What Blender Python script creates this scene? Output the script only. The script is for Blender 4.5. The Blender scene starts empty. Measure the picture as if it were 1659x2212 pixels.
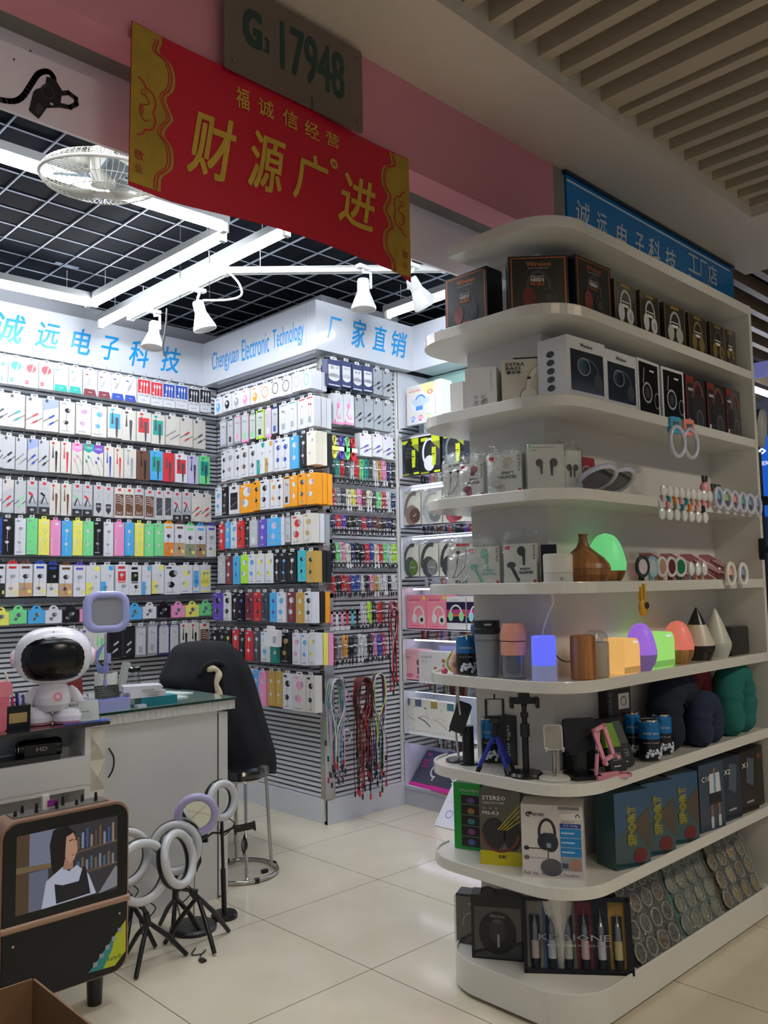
import bpy, math, random
from mathutils import Matrix, Vector
random.seed(7)
S = bpy.context.scene
COL = S.collection
PI = math.pi
# ---------------- camera ----------------
FPX = 1829.82
cam = bpy.data.cameras.new('camera'); cam.sensor_fit = 'HORIZONTAL'; cam.sensor_width = 36.0
cam.lens = FPX / 1659 * 36.0; cam.clip_start = 0.05; cam.clip_end = 60
co = bpy.data.objects.new('camera', cam); COL.objects.link(co)
yaw, pit, rol = (math.radians(a) for a in (45.90379882, 4.99546893, -1.01934937))
_f = Vector((math.cos(yaw)*math.cos(pit), math.sin(yaw)*math.cos(pit), math.sin(pit)))
_r = Vector((math.sin(yaw), -math.cos(yaw), 0)); _u = _r.cross(_f)
_R = _r*math.cos(rol) + _u*math.sin(rol); _U = -_r*math.sin(rol) + _u*math.cos(rol)
co.matrix_world = Matrix(((_R.x,_U.x,-_f.x,0),(_R.y,_U.y,-_f.y,0),(_R.z,_U.z,-_f.z,1.35),(0,0,0,1)))
S.camera = co
# ---------------- light settings ----------------
EXPO = 0.15
TUBE_E = 50.0        # strength of the fluorescent tubes, seen and added
SPOT_W = 26.0
NICHE_E = 1.5
CORR_W = 84.0        # unseen corridor lamps, added to brighten the shop front
S.view_settings.view_transform = 'Standard'; S.view_settings.look = 'None'
S.view_settings.exposure = EXPO; S.view_settings.gamma = 1.0; S.view_settings.use_curve_mapping = False
W = bpy.data.worlds.new('world'); S.world = W; W.use_nodes = True
W.node_tree.nodes['Background'].inputs[0].default_value = (0.55, 0.6, 0.7, 1)
W.node_tree.nodes['Background'].inputs[1].default_value = 0.24
def lamp(name, kind, loc, power, color=(1,1,1), size=0.1, rot=(0,0,0), size_y=None, spot=None):
    l = bpy.data.lights.new(name, kind); l.energy = power; l.color = color
    if kind == 'AREA':
        l.size = size
        if size_y: l.shape = 'RECTANGLE'; l.size_y = size_y
    else: l.shadow_soft_size = size
    if spot: l.spot_size = spot; l.spot_blend = .4
    o = bpy.data.objects.new(name, l); o.location = loc; o.rotation_euler = rot; COL.objects.link(o); return o
for i, (x, y) in enumerate(((0.6,-1.2),(3.4,-1.2))):
    lamp('unseen_corridor_lamp', 'AREA', (x, y, 3.3), CORR_W, (1,.92,.78), 1.2, size_y=.3)  # added area lamps, out of view, lighting beam, banner and shelf fronts
# ---------------- materials ----------------
_mats = {}
def lin(h):
    h = h.lstrip('#'); c = [int(h[i:i+2],16)/255 for i in (0,2,4)]
    return tuple(x/12.92 if x <= .04045 else ((x+.055)/1.055)**2.4 for x in c) + (1,)
def mnew(name):
    m = bpy.data.materials.new(name); m.use_nodes = True
    return m, m.node_tree.nodes, m.node_tree.links, m.node_tree.nodes['Principled BSDF']
def P(h, rough=.4, metal=0, coat=0, noise=0, nscale=20, bump=0, alpha=1, key=None):
    k = (h, rough, metal, coat, noise, nscale, bump, alpha)
    if k in _mats: return _mats[k]
    m, N, L, B = mnew('m_%s_%d' % (h.strip('#'), len(_mats)))
    B.inputs['Base Color'].default_value = lin(h); B.inputs['Roughness'].default_value = rough
    B.inputs['Metallic'].default_value = metal; B.inputs['Coat Weight'].default_value = coat
    B.inputs['Coat Roughness'].default_value = .08
    if alpha < 1: B.inputs['Alpha'].default_value = alpha
    if noise or bump:
        tc = N.new('ShaderNodeTexCoord'); nz = N.new('ShaderNodeTexNoise'); nz.inputs['Scale'].default_value = nscale
        nz.inputs['Detail'].default_value = 4; L.new(tc.outputs['Object'], nz.inputs['Vector'])
        if noise:
            mx = N.new('ShaderNodeMix'); mx.data_type = 'RGBA'
            c = lin(h); mx.inputs[6].default_value = tuple(v*(1-noise) for v in c[:3])+(1,)
            mx.inputs[7].default_value = tuple(min(1,v*(1+noise)) for v in c[:3])+(1,)
            L.new(nz.outputs['Fac'], mx.inputs[0]); L.new(mx.outputs[2], B.inputs['Base Color'])
        if bump:
            bp = N.new('ShaderNodeBump'); bp.inputs['Strength'].default_value = bump; bp.inputs['Distance'].default_value = .002
            L.new(nz.outputs['Fac'], bp.inputs['Height']); L.new(bp.outputs['Normal'], B.inputs['Normal'])
    _mats[k] = m; return m
def E(h, s):
    k = ('E', h, s)
    if k in _mats: return _mats[k]
    m, N, L, B = mnew('glow_%s' % h.strip('#'))
    B.inputs['Base Color'].default_value = tuple(v*.35 for v in lin(h)[:3])+(1,); B.inputs['Emission Color'].default_value = lin(h)
    B.inputs['Emission Strength'].default_value = s; B.inputs['Roughness'].default_value = .4
    _mats[k] = m; return m
def film(name, col='#ffffff', fac=.12, rough=.08, bump=.6, scale=14):
    """thin clear plastic: mostly transparent, glossy highlights"""
    if name in _mats: return _mats[name]
    m, N, L, B = mnew(name); N.remove(B)
    out = [n for n in N if n.type == 'OUTPUT_MATERIAL'][0]
    t = N.new('ShaderNodeBsdfTransparent'); t.inputs[0].default_value = lin(col)
    g = N.new('ShaderNodeBsdfGlossy'); g.inputs['Roughness'].default_value = rough
    x = N.new('ShaderNodeMixShader'); fr = N.new('ShaderNodeLayerWeight'); fr.inputs[0].default_value = .3
    mt = N.new('ShaderNodeMath'); mt.operation = 'MULTIPLY_ADD'; mt.inputs[1].default_value = .35; mt.inputs[2].default_value = fac
    L.new(fr.outputs['Facing'], mt.inputs[0]); L.new(mt.outputs[0], x.inputs[0])
    L.new(t.outputs[0], x.inputs[1]); L.new(g.outputs[0], x.inputs[2]); L.new(x.outputs[0], out.inputs[0])
    if bump:
        tc = N.new('ShaderNodeTexCoord'); nz = N.new('ShaderNodeTexNoise'); nz.inputs['Scale'].default_value = scale; nz.inputs['Detail'].default_value = 3
        nz.inputs['Distortion'].default_value = 1.5
        bp = N.new('ShaderNodeBump'); bp.inputs['Strength'].default_value = bump; bp.inputs['Distance'].default_value = .02
        L.new(tc.outputs['Object'], nz.inputs['Vector']); L.new(nz.outputs['Fac'], bp.inputs['Height']); L.new(bp.outputs['Normal'], g.inputs['Normal'])
    _mats[name] = m; return m
def glass(name, col, rough=.02, ior=1.45):
    if name in _mats: return _mats[name]
    m, N, L, B = mnew(name); B.inputs['Base Color'].default_value = lin(col); B.inputs['Roughness'].default_value = rough
    B.inputs['Transmission Weight'].default_value = 1; B.inputs['IOR'].default_value = ior
    _mats[name] = m; return m
def wood(name, a, b, scale=9, stretch=(1,1,.18)):
    if name in _mats: return _mats[name]
    m, N, L, B = mnew(name); tc = N.new('ShaderNodeTexCoord'); mp = N.new('ShaderNodeMapping'); mp.inputs['Scale'].default_value = stretch
    wv = N.new('ShaderNodeTexNoise'); wv.inputs['Scale'].default_value = scale; wv.inputs['Detail'].default_value = 6; wv.inputs['Distortion'].default_value = 2.5
    mx = N.new('ShaderNodeValToRGB'); mx.color_ramp.elements[0].color = lin(b); mx.color_ramp.elements[1].color = lin(a)
    mx.color_ramp.elements[0].position = .35; mx.color_ramp.elements[1].position = .6
    L.new(tc.outputs['Object'], mp.inputs[0]); L.new(mp.outputs[0], wv.inputs['Vector']); L.new(wv.outputs['Fac'], mx.inputs[0]); L.new(mx.outputs[0], B.inputs['Base Color'])
    B.inputs['Roughness'].default_value = .35; _mats[name] = m; return m
# ---------------- mesh builder ----------------
_txt = {}
def text_geo(s, bold=.0, shear=0, res=2):
    k = (s, bold, shear, res)
    if k in _txt: return _txt[k]
    c = bpy.data.curves.new('t', 'FONT'); c.body = s; c.resolution_u = res; c.offset = bold; c.shear = shear; c.fill_mode = 'FRONT'
    o = bpy.data.objects.new('t', c); me = o.to_mesh()
    v = [tuple(x.co) for x in me.vertices]; f = [tuple(p.vertices) for p in me.polygons]
    o.to_mesh_clear(); bpy.data.objects.remove(o); bpy.data.curves.remove(c)
    if v:
        x0 = min(p[0] for p in v); x1 = max(p[0] for p in v); y0 = min(p[1] for p in v); y1 = max(p[1] for p in v)
    else: x0=y0=0; x1=y1=1
    _txt[k] = (v, f, x0, y0, max(x1-x0,1e-6), max(y1-y0,1e-6)); return _txt[k]
def norm(v): return Vector(v).normalized()
class MB:
    def __init__(s): s.v=[]; s.f=[]; s.m=[]; s.s=[]; s.mats=[]; s.T=Matrix.Identity(4)
    def mi(s, m):
        if m not in s.mats: s.mats.append(m)
        return s.mats.index(m)
    def add(s, vs, fs, m, smooth=False):
        b = len(s.v); i = s.mi(m)
        s.v += [tuple(s.T @ Vector(p)) for p in vs]
        for q in fs: s.f.append(tuple(b+k for k in q)); s.m.append(i); s.s.append(smooth)
        return s
    def box(s, x0,y0,z0,x1,y1,z1, m, front=None):
        x0,x1 = min(x0,x1),max(x0,x1); y0,y1=min(y0,y1),max(y0,y1); z0,z1=min(z0,z1),max(z0,z1)
        vs=[(x0,y0,z0),(x1,y0,z0),(x1,y1,z0),(x0,y1,z0),(x0,y0,z1),(x1,y0,z1),(x1,y1,z1),(x0,y1,z1)]
        fs=[(0,3,2,1),(4,5,6,7),(1,2,6,5),(2,3,7,6),(3,0,4,7)]
        s.add(vs, fs, m); s.add(vs, [(0,1,5,4)], front or m); return s
    def rbox(s, x0,y0,z0,x1,y1,z1, r, m, seg=4, axis='y', smooth=True):
        """box with rounded corners seen along an axis"""
        if axis=='y': a0,a1,b0,b1,c0,c1=x0,x1,z0,z1,y0,y1; g=lambda a,b,c:(a,c,b)
        elif axis=='z': a0,a1,b0,b1,c0,c1=x0,x1,y0,y1,z0,z1; g=lambda a,b,c:(a,b,c)
        else: a0,a1,b0,b1,c0,c1=y0,y1,z0,z1,x0,x1; g=lambda a,b,c:(c,a,b)
        pts = rrect(a0,b0,a1,b1,r,seg)
        return s.prism([g(a,b,c0) for a,b in pts],[g(a,b,c1) for a,b in pts],m,smooth)
    def prism(s, A, B, m, smooth=False, caps=True, side=None):
        n=len(A); s.add(list(A)+list(B),[(i,(i+1)%n,n+(i+1)%n,n+i) for i in range(n)],side or m,smooth)
        if caps: s.add(A,[tuple(range(n-1,-1,-1))],m); s.add(B,[tuple(range(n))],m)
        return s
    def tube(s, pts, r, m, seg=6, closed=False, caps=True):
        pts=[Vector(p) for p in pts]; n=len(pts); rr=r if isinstance(r,(list,tuple)) else [r]*n
        vs=[]; up=None
        for i,p in enumerate(pts):
            a=pts[(i-1)%n] if (i>0 or closed) else p; b=pts[(i+1)%n] if (i<n-1 or closed) else p
            t=(b-a); t=t.normalized() if t.length>1e-9 else Vector((0,0,1))
            if up is None: up=Vector((0,0,1)) if abs(t.z)<.9 else Vector((1,0,0))
            x=t.cross(up)
            if x.length<1e-6: x=t.cross(Vector((1,.3,0)))
            x.normalize(); y=x.cross(t).normalized(); up=y
            for k in range(seg):
                w=2*PI*k/seg; vs.append(tuple(p+x*math.cos(w)*rr[i]+y*math.sin(w)*rr[i]))
        fs=[]
        for i in range(n if closed else n-1):
            j=(i+1)%n
            for k in range(seg): fs.append((i*seg+k,i*seg+(k+1)%seg,j*seg+(k+1)%seg,j*seg+k))
        s.add(vs,fs,m,True)
        if caps and not closed:
            s.add(vs[:seg],[tuple(range(seg-1,-1,-1))],m); s.add(vs[-seg:],[tuple(range(seg))],m)
        return s
    def cyl(s, p0, p1, r0, m, r1=None, seg=16):
        return s.tube([p0,p1],[r0, r0 if r1 is None else r1],m,seg)
    def lathe(s, prof, m, c=(0,0,0), seg=24, sx=1, sy=1, axis=None, smooth=True):
        """prof: list of (r,z[,mat])"""
        R = Matrix.Identity(3) if axis is None else Vector((0,0,1)).rotation_difference(Vector(axis)).to_matrix()
        c=Vector(c); vs=[]
        for q in prof:
            for k in range(seg):
                w=2*PI*k/seg; vs.append(tuple(c+R@Vector((q[0]*math.cos(w)*sx,q[0]*math.sin(w)*sy,q[1]))))
        for i in range(len(prof)-1):
            mm = prof[i][2] if len(prof[i])>2 and prof[i][2] is not None else m
            fs=[(i*seg+k,i*seg+(k+1)%seg,(i+1)*seg+(k+1)%seg,(i+1)*seg+k) for k in range(seg)]
            idx=sorted({v for f in fs for v in f}); mp={v:j for j,v in enumerate(idx)}
            s.add([vs[v] for v in idx],[tuple(mp[v] for v in f) for f in fs],mm,smooth)
        if prof[0][0]>1e-5: s.add(vs[:seg],[tuple(range(seg-1,-1,-1))],(prof[0][2] if len(prof[0])>2 and prof[0][2] else m))
        if prof[-1][0]>1e-5: s.add(vs[-seg:],[tuple(range(seg))],m)
        return s
    def ball(s, c, r, m, sx=1, sy=1, sz=1, seg=16, rings=10):
        return s.lathe([(math.sin(PI*i/rings)*r+1e-6,-math.cos(PI*i/rings)*r*sz) for i in range(rings+1)],m,c,seg,sx,sy)
    def torus(s, c, R, r, m, nrm=(0,0,1), seg=24, rs=8, a0=0, a1=2*PI, sx=1, sy=1):
        Q=Vector((0,0,1)).rotation_difference(Vector(nrm)).to_matrix(); c=Vector(c)
        full=abs(a1-a0-2*PI)<1e-6; n=seg if full else seg+1
        pts=[c+Q@Vector((R*math.cos(a0+(a1-a0)*i/seg)*sx,R*math.sin(a0+(a1-a0)*i/seg)*sy,0)) for i in range(n)]
        return s.tube(pts,r,m,rs,closed=full)
    # ---- flat art on the front (facing -y) of a local box: coordinates x,z ----
    def rect(s, x0,z0,x1,z1,m,y=-.0006): return s.add([(x0,y,z0),(x1,y,z0),(x1,y,z1),(x0,y,z1)],[(0,1,2,3)],m)
    def poly(s, pts, m, y=-.0006):
        a=sum(pts[i][0]*pts[(i+1)%len(pts)][1]-pts[(i+1)%len(pts)][0]*pts[i][1] for i in range(len(pts)))
        if a<0: pts=pts[::-1]
        return s.add([(p[0],y,p[1]) for p in pts],[tuple(range(len(pts)))],m)
    def disc(s, x,z,rx,rz,m,y=-.0006,seg=18,a0=0,a1=2*PI):
        return s.poly([(x+rx*math.cos(a0+(a1-a0)*i/seg),z+rz*math.sin(a0+(a1-a0)*i/seg)) for i in range(seg+(a1-a0<6.2))],m,y)
    def ring(s, x,z,rx,rz,w,m,y=-.0006,seg=20,a0=0,a1=2*PI):
        vs=[];fs=[]
        for i in range(seg+1):
            t=a0+(a1-a0)*i/seg; vs+= [(x+rx*math.cos(t),y,z+rz*math.sin(t)),(x+(rx-w)*math.cos(t),y,z+(rz-w)*math.sin(t))]
        for i in range(seg): fs.append((2*i+1,2*i,2*i+2,2*i+3))
        return s.add(vs,fs,m)
    def line(s, pts, w, m, y=-.0006):
        for (a,b) in zip(pts,pts[1:]):
            d=Vector((b[0]-a[0],b[1]-a[1])); 
            if d.length<1e-9: continue
            n=Vector((-d.y,d.x)).normalized()*w/2; e=d.normalized()*w*.3
            s.add([(a[0]-e.x-n.x,y,a[1]-e.y-n.y),(b[0]+e.x-n.x,y,b[1]+e.y-n.y),(b[0]+e.x+n.x,y,b[1]+e.y+n.y),(a[0]-e.x+n.x,y,a[1]-e.y+n.y)],[(0,1,2,3)],m)
        return s
    def text(s, t, x0,z0,x1,z1,m,y=-.0008,bold=0,shear=0,rot=0,res=1,keep=False):
        if bold:
            d=bold*(z1-z0)*.9; k0=dict(y=y,shear=shear,rot=rot,res=res,keep=keep)
            for i,(p,q) in enumerate(((-1,-1),(1,-1),(-1,1),(1,1))):
                k0['y']=y-.00004*i; s.text(t,x0+p*d+d,z0+q*d+d,x1+p*d-d,z1+q*d-d,m,**k0)
            return s
        v,f,a,b,w,h=text_geo(t,0,shear,res); sx=(x1-x0)/w; sz=(z1-z0)/h
        if rot==90: sx=(x1-x0)/h; sz=(z1-z0)/w; g=lambda p:(x1-(p[1]-b)*sx,y,z0+(p[0]-a)*sz)
        elif rot==-90: sx=(x1-x0)/h; sz=(z1-z0)/w; g=lambda p:(x0+(p[1]-b)*sx,y,z1-(p[0]-a)*sz)
        else:
            if keep: sx=sz=min(sx,sz)
            g=lambda p:(x0+(p[0]-a)*sx,y,z0+(p[1]-b)*sz)
        return s.add([g(p) for p in v],f,m)
    def build(s, name, parent=None, loc=None, rz=None, mesh_only=False):
        me=bpy.data.meshes.new(name); me.from_pydata(s.v,[],s.f)
        for m in s.mats: me.materials.append(m)
        me.polygons.foreach_set('material_index',s.m); me.polygons.foreach_set('use_smooth',s.s); me.update()
        if mesh_only: return me
        o=bpy.data.objects.new(name,me); COL.objects.link(o)
        if parent is not None: o.parent=parent
        if loc is not None: o.location=loc
        if rz is not None: o.rotation_euler=(0,0,rz)
        return o
def rrect(a0,b0,a1,b1,r,seg=4):
    if not isinstance(r,(list,tuple)): r=[r]*4
    out=[]
    for (cx,cy,t0),q in zip(((a1,b0,-PI/2),(a1,b1,0),(a0,b1,PI/2),(a0,b0,PI)),r):
        sx=-1 if cx==a1 else 1; sy=-1 if cy==b1 else 1
        if q<=0: out.append((cx,cy)); continue
        for i in range(seg+1):
            t=t0+PI/2*i/seg; out.append((cx+sx*q+q*math.cos(t),cy+sy*q+q*math.sin(t)))
    return out
def tag(o, label=None, cat=None, group=None, kind=None):
    if label: o['label']=label
    if cat: o['category']=cat
    if group: o['group']=group
    if kind: o['kind']=kind
    return o
def thing(name, label, cat, loc=(0,0,0), rz=0, group=None):
    o=bpy.data.objects.new(name,None); COL.objects.link(o); o.location=loc; o.rotation_euler=(0,0,rz); o.empty_display_size=.05
    return tag(o,label,cat,group)
def bevel(o,w=.003,seg=2,ang=40):
    b=o.modifiers.new('b','BEVEL'); b.width=w; b.segments=seg; b.limit_method='ANGLE'; b.angle_limit=math.radians(ang); return o
def catmull(pts, n=6, closed=False):
    P_=[Vector(p) for p in pts]; out=[]; N=len(P_)
    for i in range(N if closed else N-1):
        a=P_[(i-1)%N] if (closed or i>0) else P_[i]; b=P_[i]; c=P_[(i+1)%N]; d=P_[(i+2)%N] if (closed or i<N-2) else c
        for k in range(n):
            t=k/n; out.append(.5*((2*b)+(c-a)*t+(2*a-5*b+4*c-d)*t*t+(3*b-a-3*c+d)*t**3))
    if not closed: out.append(P_[-1])
    return [tuple(p) for p in out]
R90=-PI/2
# ================= setting =================
def tile_mat():
    m,N,L,B=mnew('floor_tiles'); tc=N.new('ShaderNodeTexCoord'); sp=N.new('ShaderNodeSeparateXYZ'); L.new(tc.outputs['Object'],sp.inputs[0])
    def edge(o,off):
        a=N.new('ShaderNodeMath'); a.operation='SUBTRACT'; L.new(sp.outputs[o],a.inputs[0]); a.inputs[1].default_value=off
        w=N.new('ShaderNodeMath'); w.operation='PINGPONG'; L.new(a.outputs[0],w.inputs[0]); w.inputs[1].default_value=.325
        l=N.new('ShaderNodeMath'); l.operation='LESS_THAN'; L.new(w.outputs[0],l.inputs[0]); l.inputs[1].default_value=.0017; return l
    e=N.new('ShaderNodeMath'); e.operation='MAXIMUM'; L.new(edge(0,2.774).outputs[0],e.inputs[0]); L.new(edge(1,2.947).outputs[0],e.inputs[1])
    nz=N.new('ShaderNodeTexNoise'); nz.inputs['Scale'].default_value=5; nz.inputs['Detail'].default_value=8; L.new(tc.outputs['Object'],nz.inputs['Vector'])
    r=N.new('ShaderNodeValToRGB'); r.color_ramp.elements[0].color=lin('#d3c9b0'); r.color_ramp.elements[1].color=lin('#e6ddc8'); L.new(nz.outputs['Fac'],r.inputs[0])
    x=N.new('ShaderNodeMix'); x.data_type='RGBA'; L.new(e.outputs[0],x.inputs[0]); L.new(r.outputs[0],x.inputs[6]); x.inputs[7].default_value=lin('#6f6452')
    L.new(x.outputs[2],B.inputs['Base Color']); B.inputs['Roughness'].default_value=.11; B.inputs['Specular IOR Level'].default_value=.5; return m
b=MB(); b.box(-1.5,-2.5,-.05,9,5.3,0,tile_mat()); tag(b.build('floor'),kind='structure')
WHT=P('#dfe2e6',.35); SLAT=P('#e6e9ee',.3,.15); GROOVE=P('#54585f',.5,.2); STEEL=P('#b9b6ae',.18,1.0)
BLUE_T=P('#1697e0',.35); FASC=P('#cdd2da',.12,coat=.4); BASEB=P('#d8dde4',.3)
b=MB(); b.box(-1.5,5.0,0,4.2,5.2,3.2,P('#8a8d93')); tag(b.build('wall_left'),kind='structure')
b=MB(); b.box(3.24,3.86,0,3.9,5.0,3.2,P('#8a8d93')); tag(b.build('wall_back'),kind='structure')
b=MB(); b.box(4.18,1.95,0,4.3,3.9,3.2,P('#8a8d93')); tag(b.build('wall_right'),kind='structure')
b=MB(); b.box(-1.5,2.4,0,-1.4,5.0,3.2,P('#c9ccd0')); tag(b.build('wall_near_side'),kind='structure')
def slats(name,label,L_,pitch=.0283,z0=.135,z1=2.75):
    """slotted display panel in local coords, front facing -y, from x=0..L_"""
    t=thing(name,label,'wall panel'); b=MB(); b.box(0,.012,z0,L_,.03,z1,GROOVE)
    n=int((z1-z0)/pitch)
    for i in range(n):
        z=z0+i*pitch; b.add([(0,.012,z+.003),(L_,.012,z+.003),(L_,0,z+.0045),(0,0,z+.0045),(0,0,z+.0205),(L_,0,z+.0205),(L_,.012,z+.022),(0,.012,z+.022)],[(0,1,2,3),(3,2,5,4),(4,5,6,7),(0,3,4,7),(1,6,5,2)],SLAT)
    b.build('panel',t); return t
SWA=slats('slat_wall_panel','long silver slatted panel behind the cable boxes under the Chinese fascia',4.7); SWA.location=(-1.486,4.972,0)
SWB=slats('slat_wall_panel','silver slatted panel under the English lettering, between the inner corner and the pillar edge',1.13); SWB.location=(3.214,4.965,0); SWB.rotation_euler=(0,0,R90)
SWC=slats('slat_wall_panel','silver slatted panel hung with coiled cables on the pillar front',.6); SWC.location=(3.216,3.822,0)
b=MB(); b.box(3.19,3.81,.02,3.262,3.824,2.75,STEEL); b.box(3.203,3.812,.02,3.216,3.868,2.75,STEEL); tag(b.build('trim_1'),kind='structure')
b=MB(); b.box(-1.4,4.955,0,3.2,4.99,.135,BASEB); tag(b.build('baseboard_left'),kind='structure')
b=MB(); b.box(3.196,3.805,0,3.226,4.955,.135,BASEB); b.box(3.196,3.802,0,3.83,3.83,.135,BASEB); tag(b.build('baseboard_back'),kind='structure')
# fascias
def sign_text(b,items,xf=lambda x:x,mat=BLUE_T,bold=.018,shear=0,y=-.0015):
    for t,x0,z0,x1,z1 in items: b.text(t,xf(x0),z0,xf(x1),z1,mat,y=y,bold=bold,shear=shear,res=4)
def fascia(name,label,L_,items,loc,rz,depth=.12,bold=.018,shear=.0,z0=2.735,z1=3.03):
    t=thing(name,label,'fascia',loc,rz); b=MB(); b.box(0,0,z0,L_,depth,z1,FASC); b.build('board',t)
    b=MB(); sign_text(b,items,bold=bold,shear=shear); b.build('lettering',t); return t
ax=lambda L,o:[(t,a-o,b,c-o,d) for t,a,b,c,d in L]
fascia('fascia_board','long glossy white fascia with large blue Chinese characters over the left wall',4.6,
 ax([('诚',1.70,2.790,1.886,2.967),('远',1.940,2.800,2.090,2.955),('电',2.157,2.80,2.286,2.963),('子',2.352,2.795,2.471,2.953),('科',2.540,2.786,2.681,2.962),('技',2.764,2.790,2.914,2.961)],-1.49),(-1.49,4.945,0),0,.05,bold=.011,shear=.25)
fascia('fascia_board','white fascia reading Chengyuan Electronic Technology in blue letters',1.12,
 [('Chengyuan',.111,2.785,.425,2.941),('Electronic',.462,2.812,.758,2.951),('Technology',.795,2.785,1.10,2.941)],(3.09,4.945,0),R90,.12,bold=.0)
fascia('fascia_board','glossy white fascia with four blue Chinese characters on the pillar front',.81,
 ax([('厂',3.175,2.813,3.290,2.953),('家',3.366,2.801,3.493,2.981),('直',3.541,2.814,3.669,2.976),('销',3.705,2.804,3.855,2.975)],3.09),(3.09,3.733,0),0,.09,bold=.011,shear=.25)
fascia('fascia_board','white fascia above the mirrored cabinet, partly hidden behind the tall shelving unit',1.6,
 [('诚',3.733-3.50,2.79,3.733-3.35,2.96)],(3.9,3.733,0),R90,.2,bold=.022,shear=.12)
# shop ceiling: dark tiles in a light grid
CEILM=P('#04070e',.8); CEILM.node_tree.nodes['Principled BSDF'].inputs['Specular IOR Level'].default_value=.06
b=MB(); b.box(-1.5,2.1,3.127,4.3,5.2,3.22,CEILM); 
GR=P('#7d838d',.4,.4); x=-1.48
nx=0
while x<4.25: b.box(x-.003,2.1,3.119,x+.003,5.0,3.128,GR); x+=.1866
y=2.14
while y<5.0: b.box(-1.5,y-.002,3.122,4.25,y+.002,3.128,GR); y+=.1765
tag(b.build('ceiling'),kind='structure')
# stray shiny strips lying above the grid
b=MB()
for i in range(14):
    gx=.2+random.random()*2.6; gy=2.5+random.random()*2; b.box(gx,gy,3.1235,gx+.13,gy+.03,3.1265,P('#777c86',.25,.8))
tag(b.build('ceiling_foil'),'shiny strips of foil lying above the dark open grid of the shop ceiling','foil strips',kind='stuff')
# beam over the shop front
PINK=P('#d98f9a',.5,noise=.04,nscale=3); CREAM=P('#d6cab9',.6,noise=.03,nscale=2)
b=MB(); b.box(-1.5,1.9,2.75,2.84,2.012,3.06,PINK); b.box(2.84,1.9,2.75,2.92,2.012,3.06,P('#8a857c')); tag(b.build('trim_2'),kind='structure')
b=MB(); b.box(-1.5,2.012,2.752,4.1,2.078,3.1,P('#7f7d76',.35,.5,noise=.15,nscale=8)); tag(b.build('trim_3'),kind='structure')
b=MB(); b.box(-1.5,2.078,2.544,4.1,2.09,3.1,P('#efeaf2',.4)); t=b.build('advert_board')
tag(t,'long white hanging advert board printed with a black action camera, under the pink beam','advert board')
b=MB(); b.T=Matrix.Translation((0,2.0765,0)); K1=P('#15161a',.4); K2=P('#3a3c42',.4)
sp=[(0.60,2.575),(0.68,2.560),(0.741,2.567),(0.771,2.589),(0.793,2.632),(0.812,2.669),(0.836,2.685),(0.85,2.675),(.85,2.655)]
b.line([(p[0],p[1]) for p in catmull([(a,c,0) for a,c in sp],4)],.014,K1,y=0)
b.poly([(0.832,2.669),(0.853,2.674),(0.874,2.648),(0.868,2.601),(0.834,2.586),(0.820,2.559),(0.814,2.549),(0.789,2.562),(0.799,2.614),(0.805,2.624),(0.829,2.642)],K1,y=-.0003)
b.line([(.87,2.64),(.89,2.65),(.91,2.643),(.912,2.628),(.895,2.612),(.862,2.606)],.012,K1,y=-.0004)
b.poly([(.803,2.565),(.815,2.56),(.826,2.583),(.812,2.592)],K2,y=-.0008); b.ring(.836,2.63,.018,.02,.004,K2,y=-.0008)
b.rect(.842,2.598,.85,2.604,P('#cfd2d6'),y=-.001)
for a,c in ((.79,2.72),(.75,2.68),(2.5,2.64),(2.52,2.66),(2.55,2.63),(2.48,2.6),(2.6,2.67)): b.disc(a,c,.003,.003,P('#4a4440'),y=-.0004,seg=6)
b.build('printed_camera',t)
# corridor soffit and slatted ceiling
b=MB(); b.box(-2,1.56,3.06,4.71,1.9,3.12,CREAM); b.box(-2,1.56,3.12,3.97,1.62,3.42,CREAM); b.box(3.97,-2,3.06,4.71,1.56,3.12,CREAM); b.box(-2,1.9,3.06,4.3,1.95,3.22,CREAM)
tag(b.build('ceiling_soffit'),kind='structure')
b=MB(); b.box(-2,-2.2,3.42,4.2,1.62,3.46,P('#1d1a17',.8)); tag(b.build('ceiling_corridor'),kind='structure')
WOODS=P('#b9aa92',.5,noise=.08,nscale=6)
t=thing('slat_ceiling','cream slatted ceiling over the corridor, slats running towards the camera','ceiling slats')
k=0
xs=[2.009+.13*i for i in range(-16,16)]
for x in xs:
    if x>3.96: continue
    b=MB(); w=.085 if abs(x-2.66)<.03 else .045
    b.box(x,-2,3.11,x+w,1.56,3.19,WOODS); b.build('slat',t)
b=MB(); b.box(4.71,-2,3.3,9,6,3.34,P('#17140f',.8)); tag(b.build('ceiling_far'),kind='structure')
t=thing('slat_ceiling','dim far slatted ceiling beyond the soffit, slats running away along the corridor','ceiling slats')
for i in range(30):
    b=MB(); b.box(4.75,-1+i*.16,3.12,8.5,-1+i*.16+.05,3.2,P('#8c7b66',.5)); b.build('slat',t)
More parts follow.
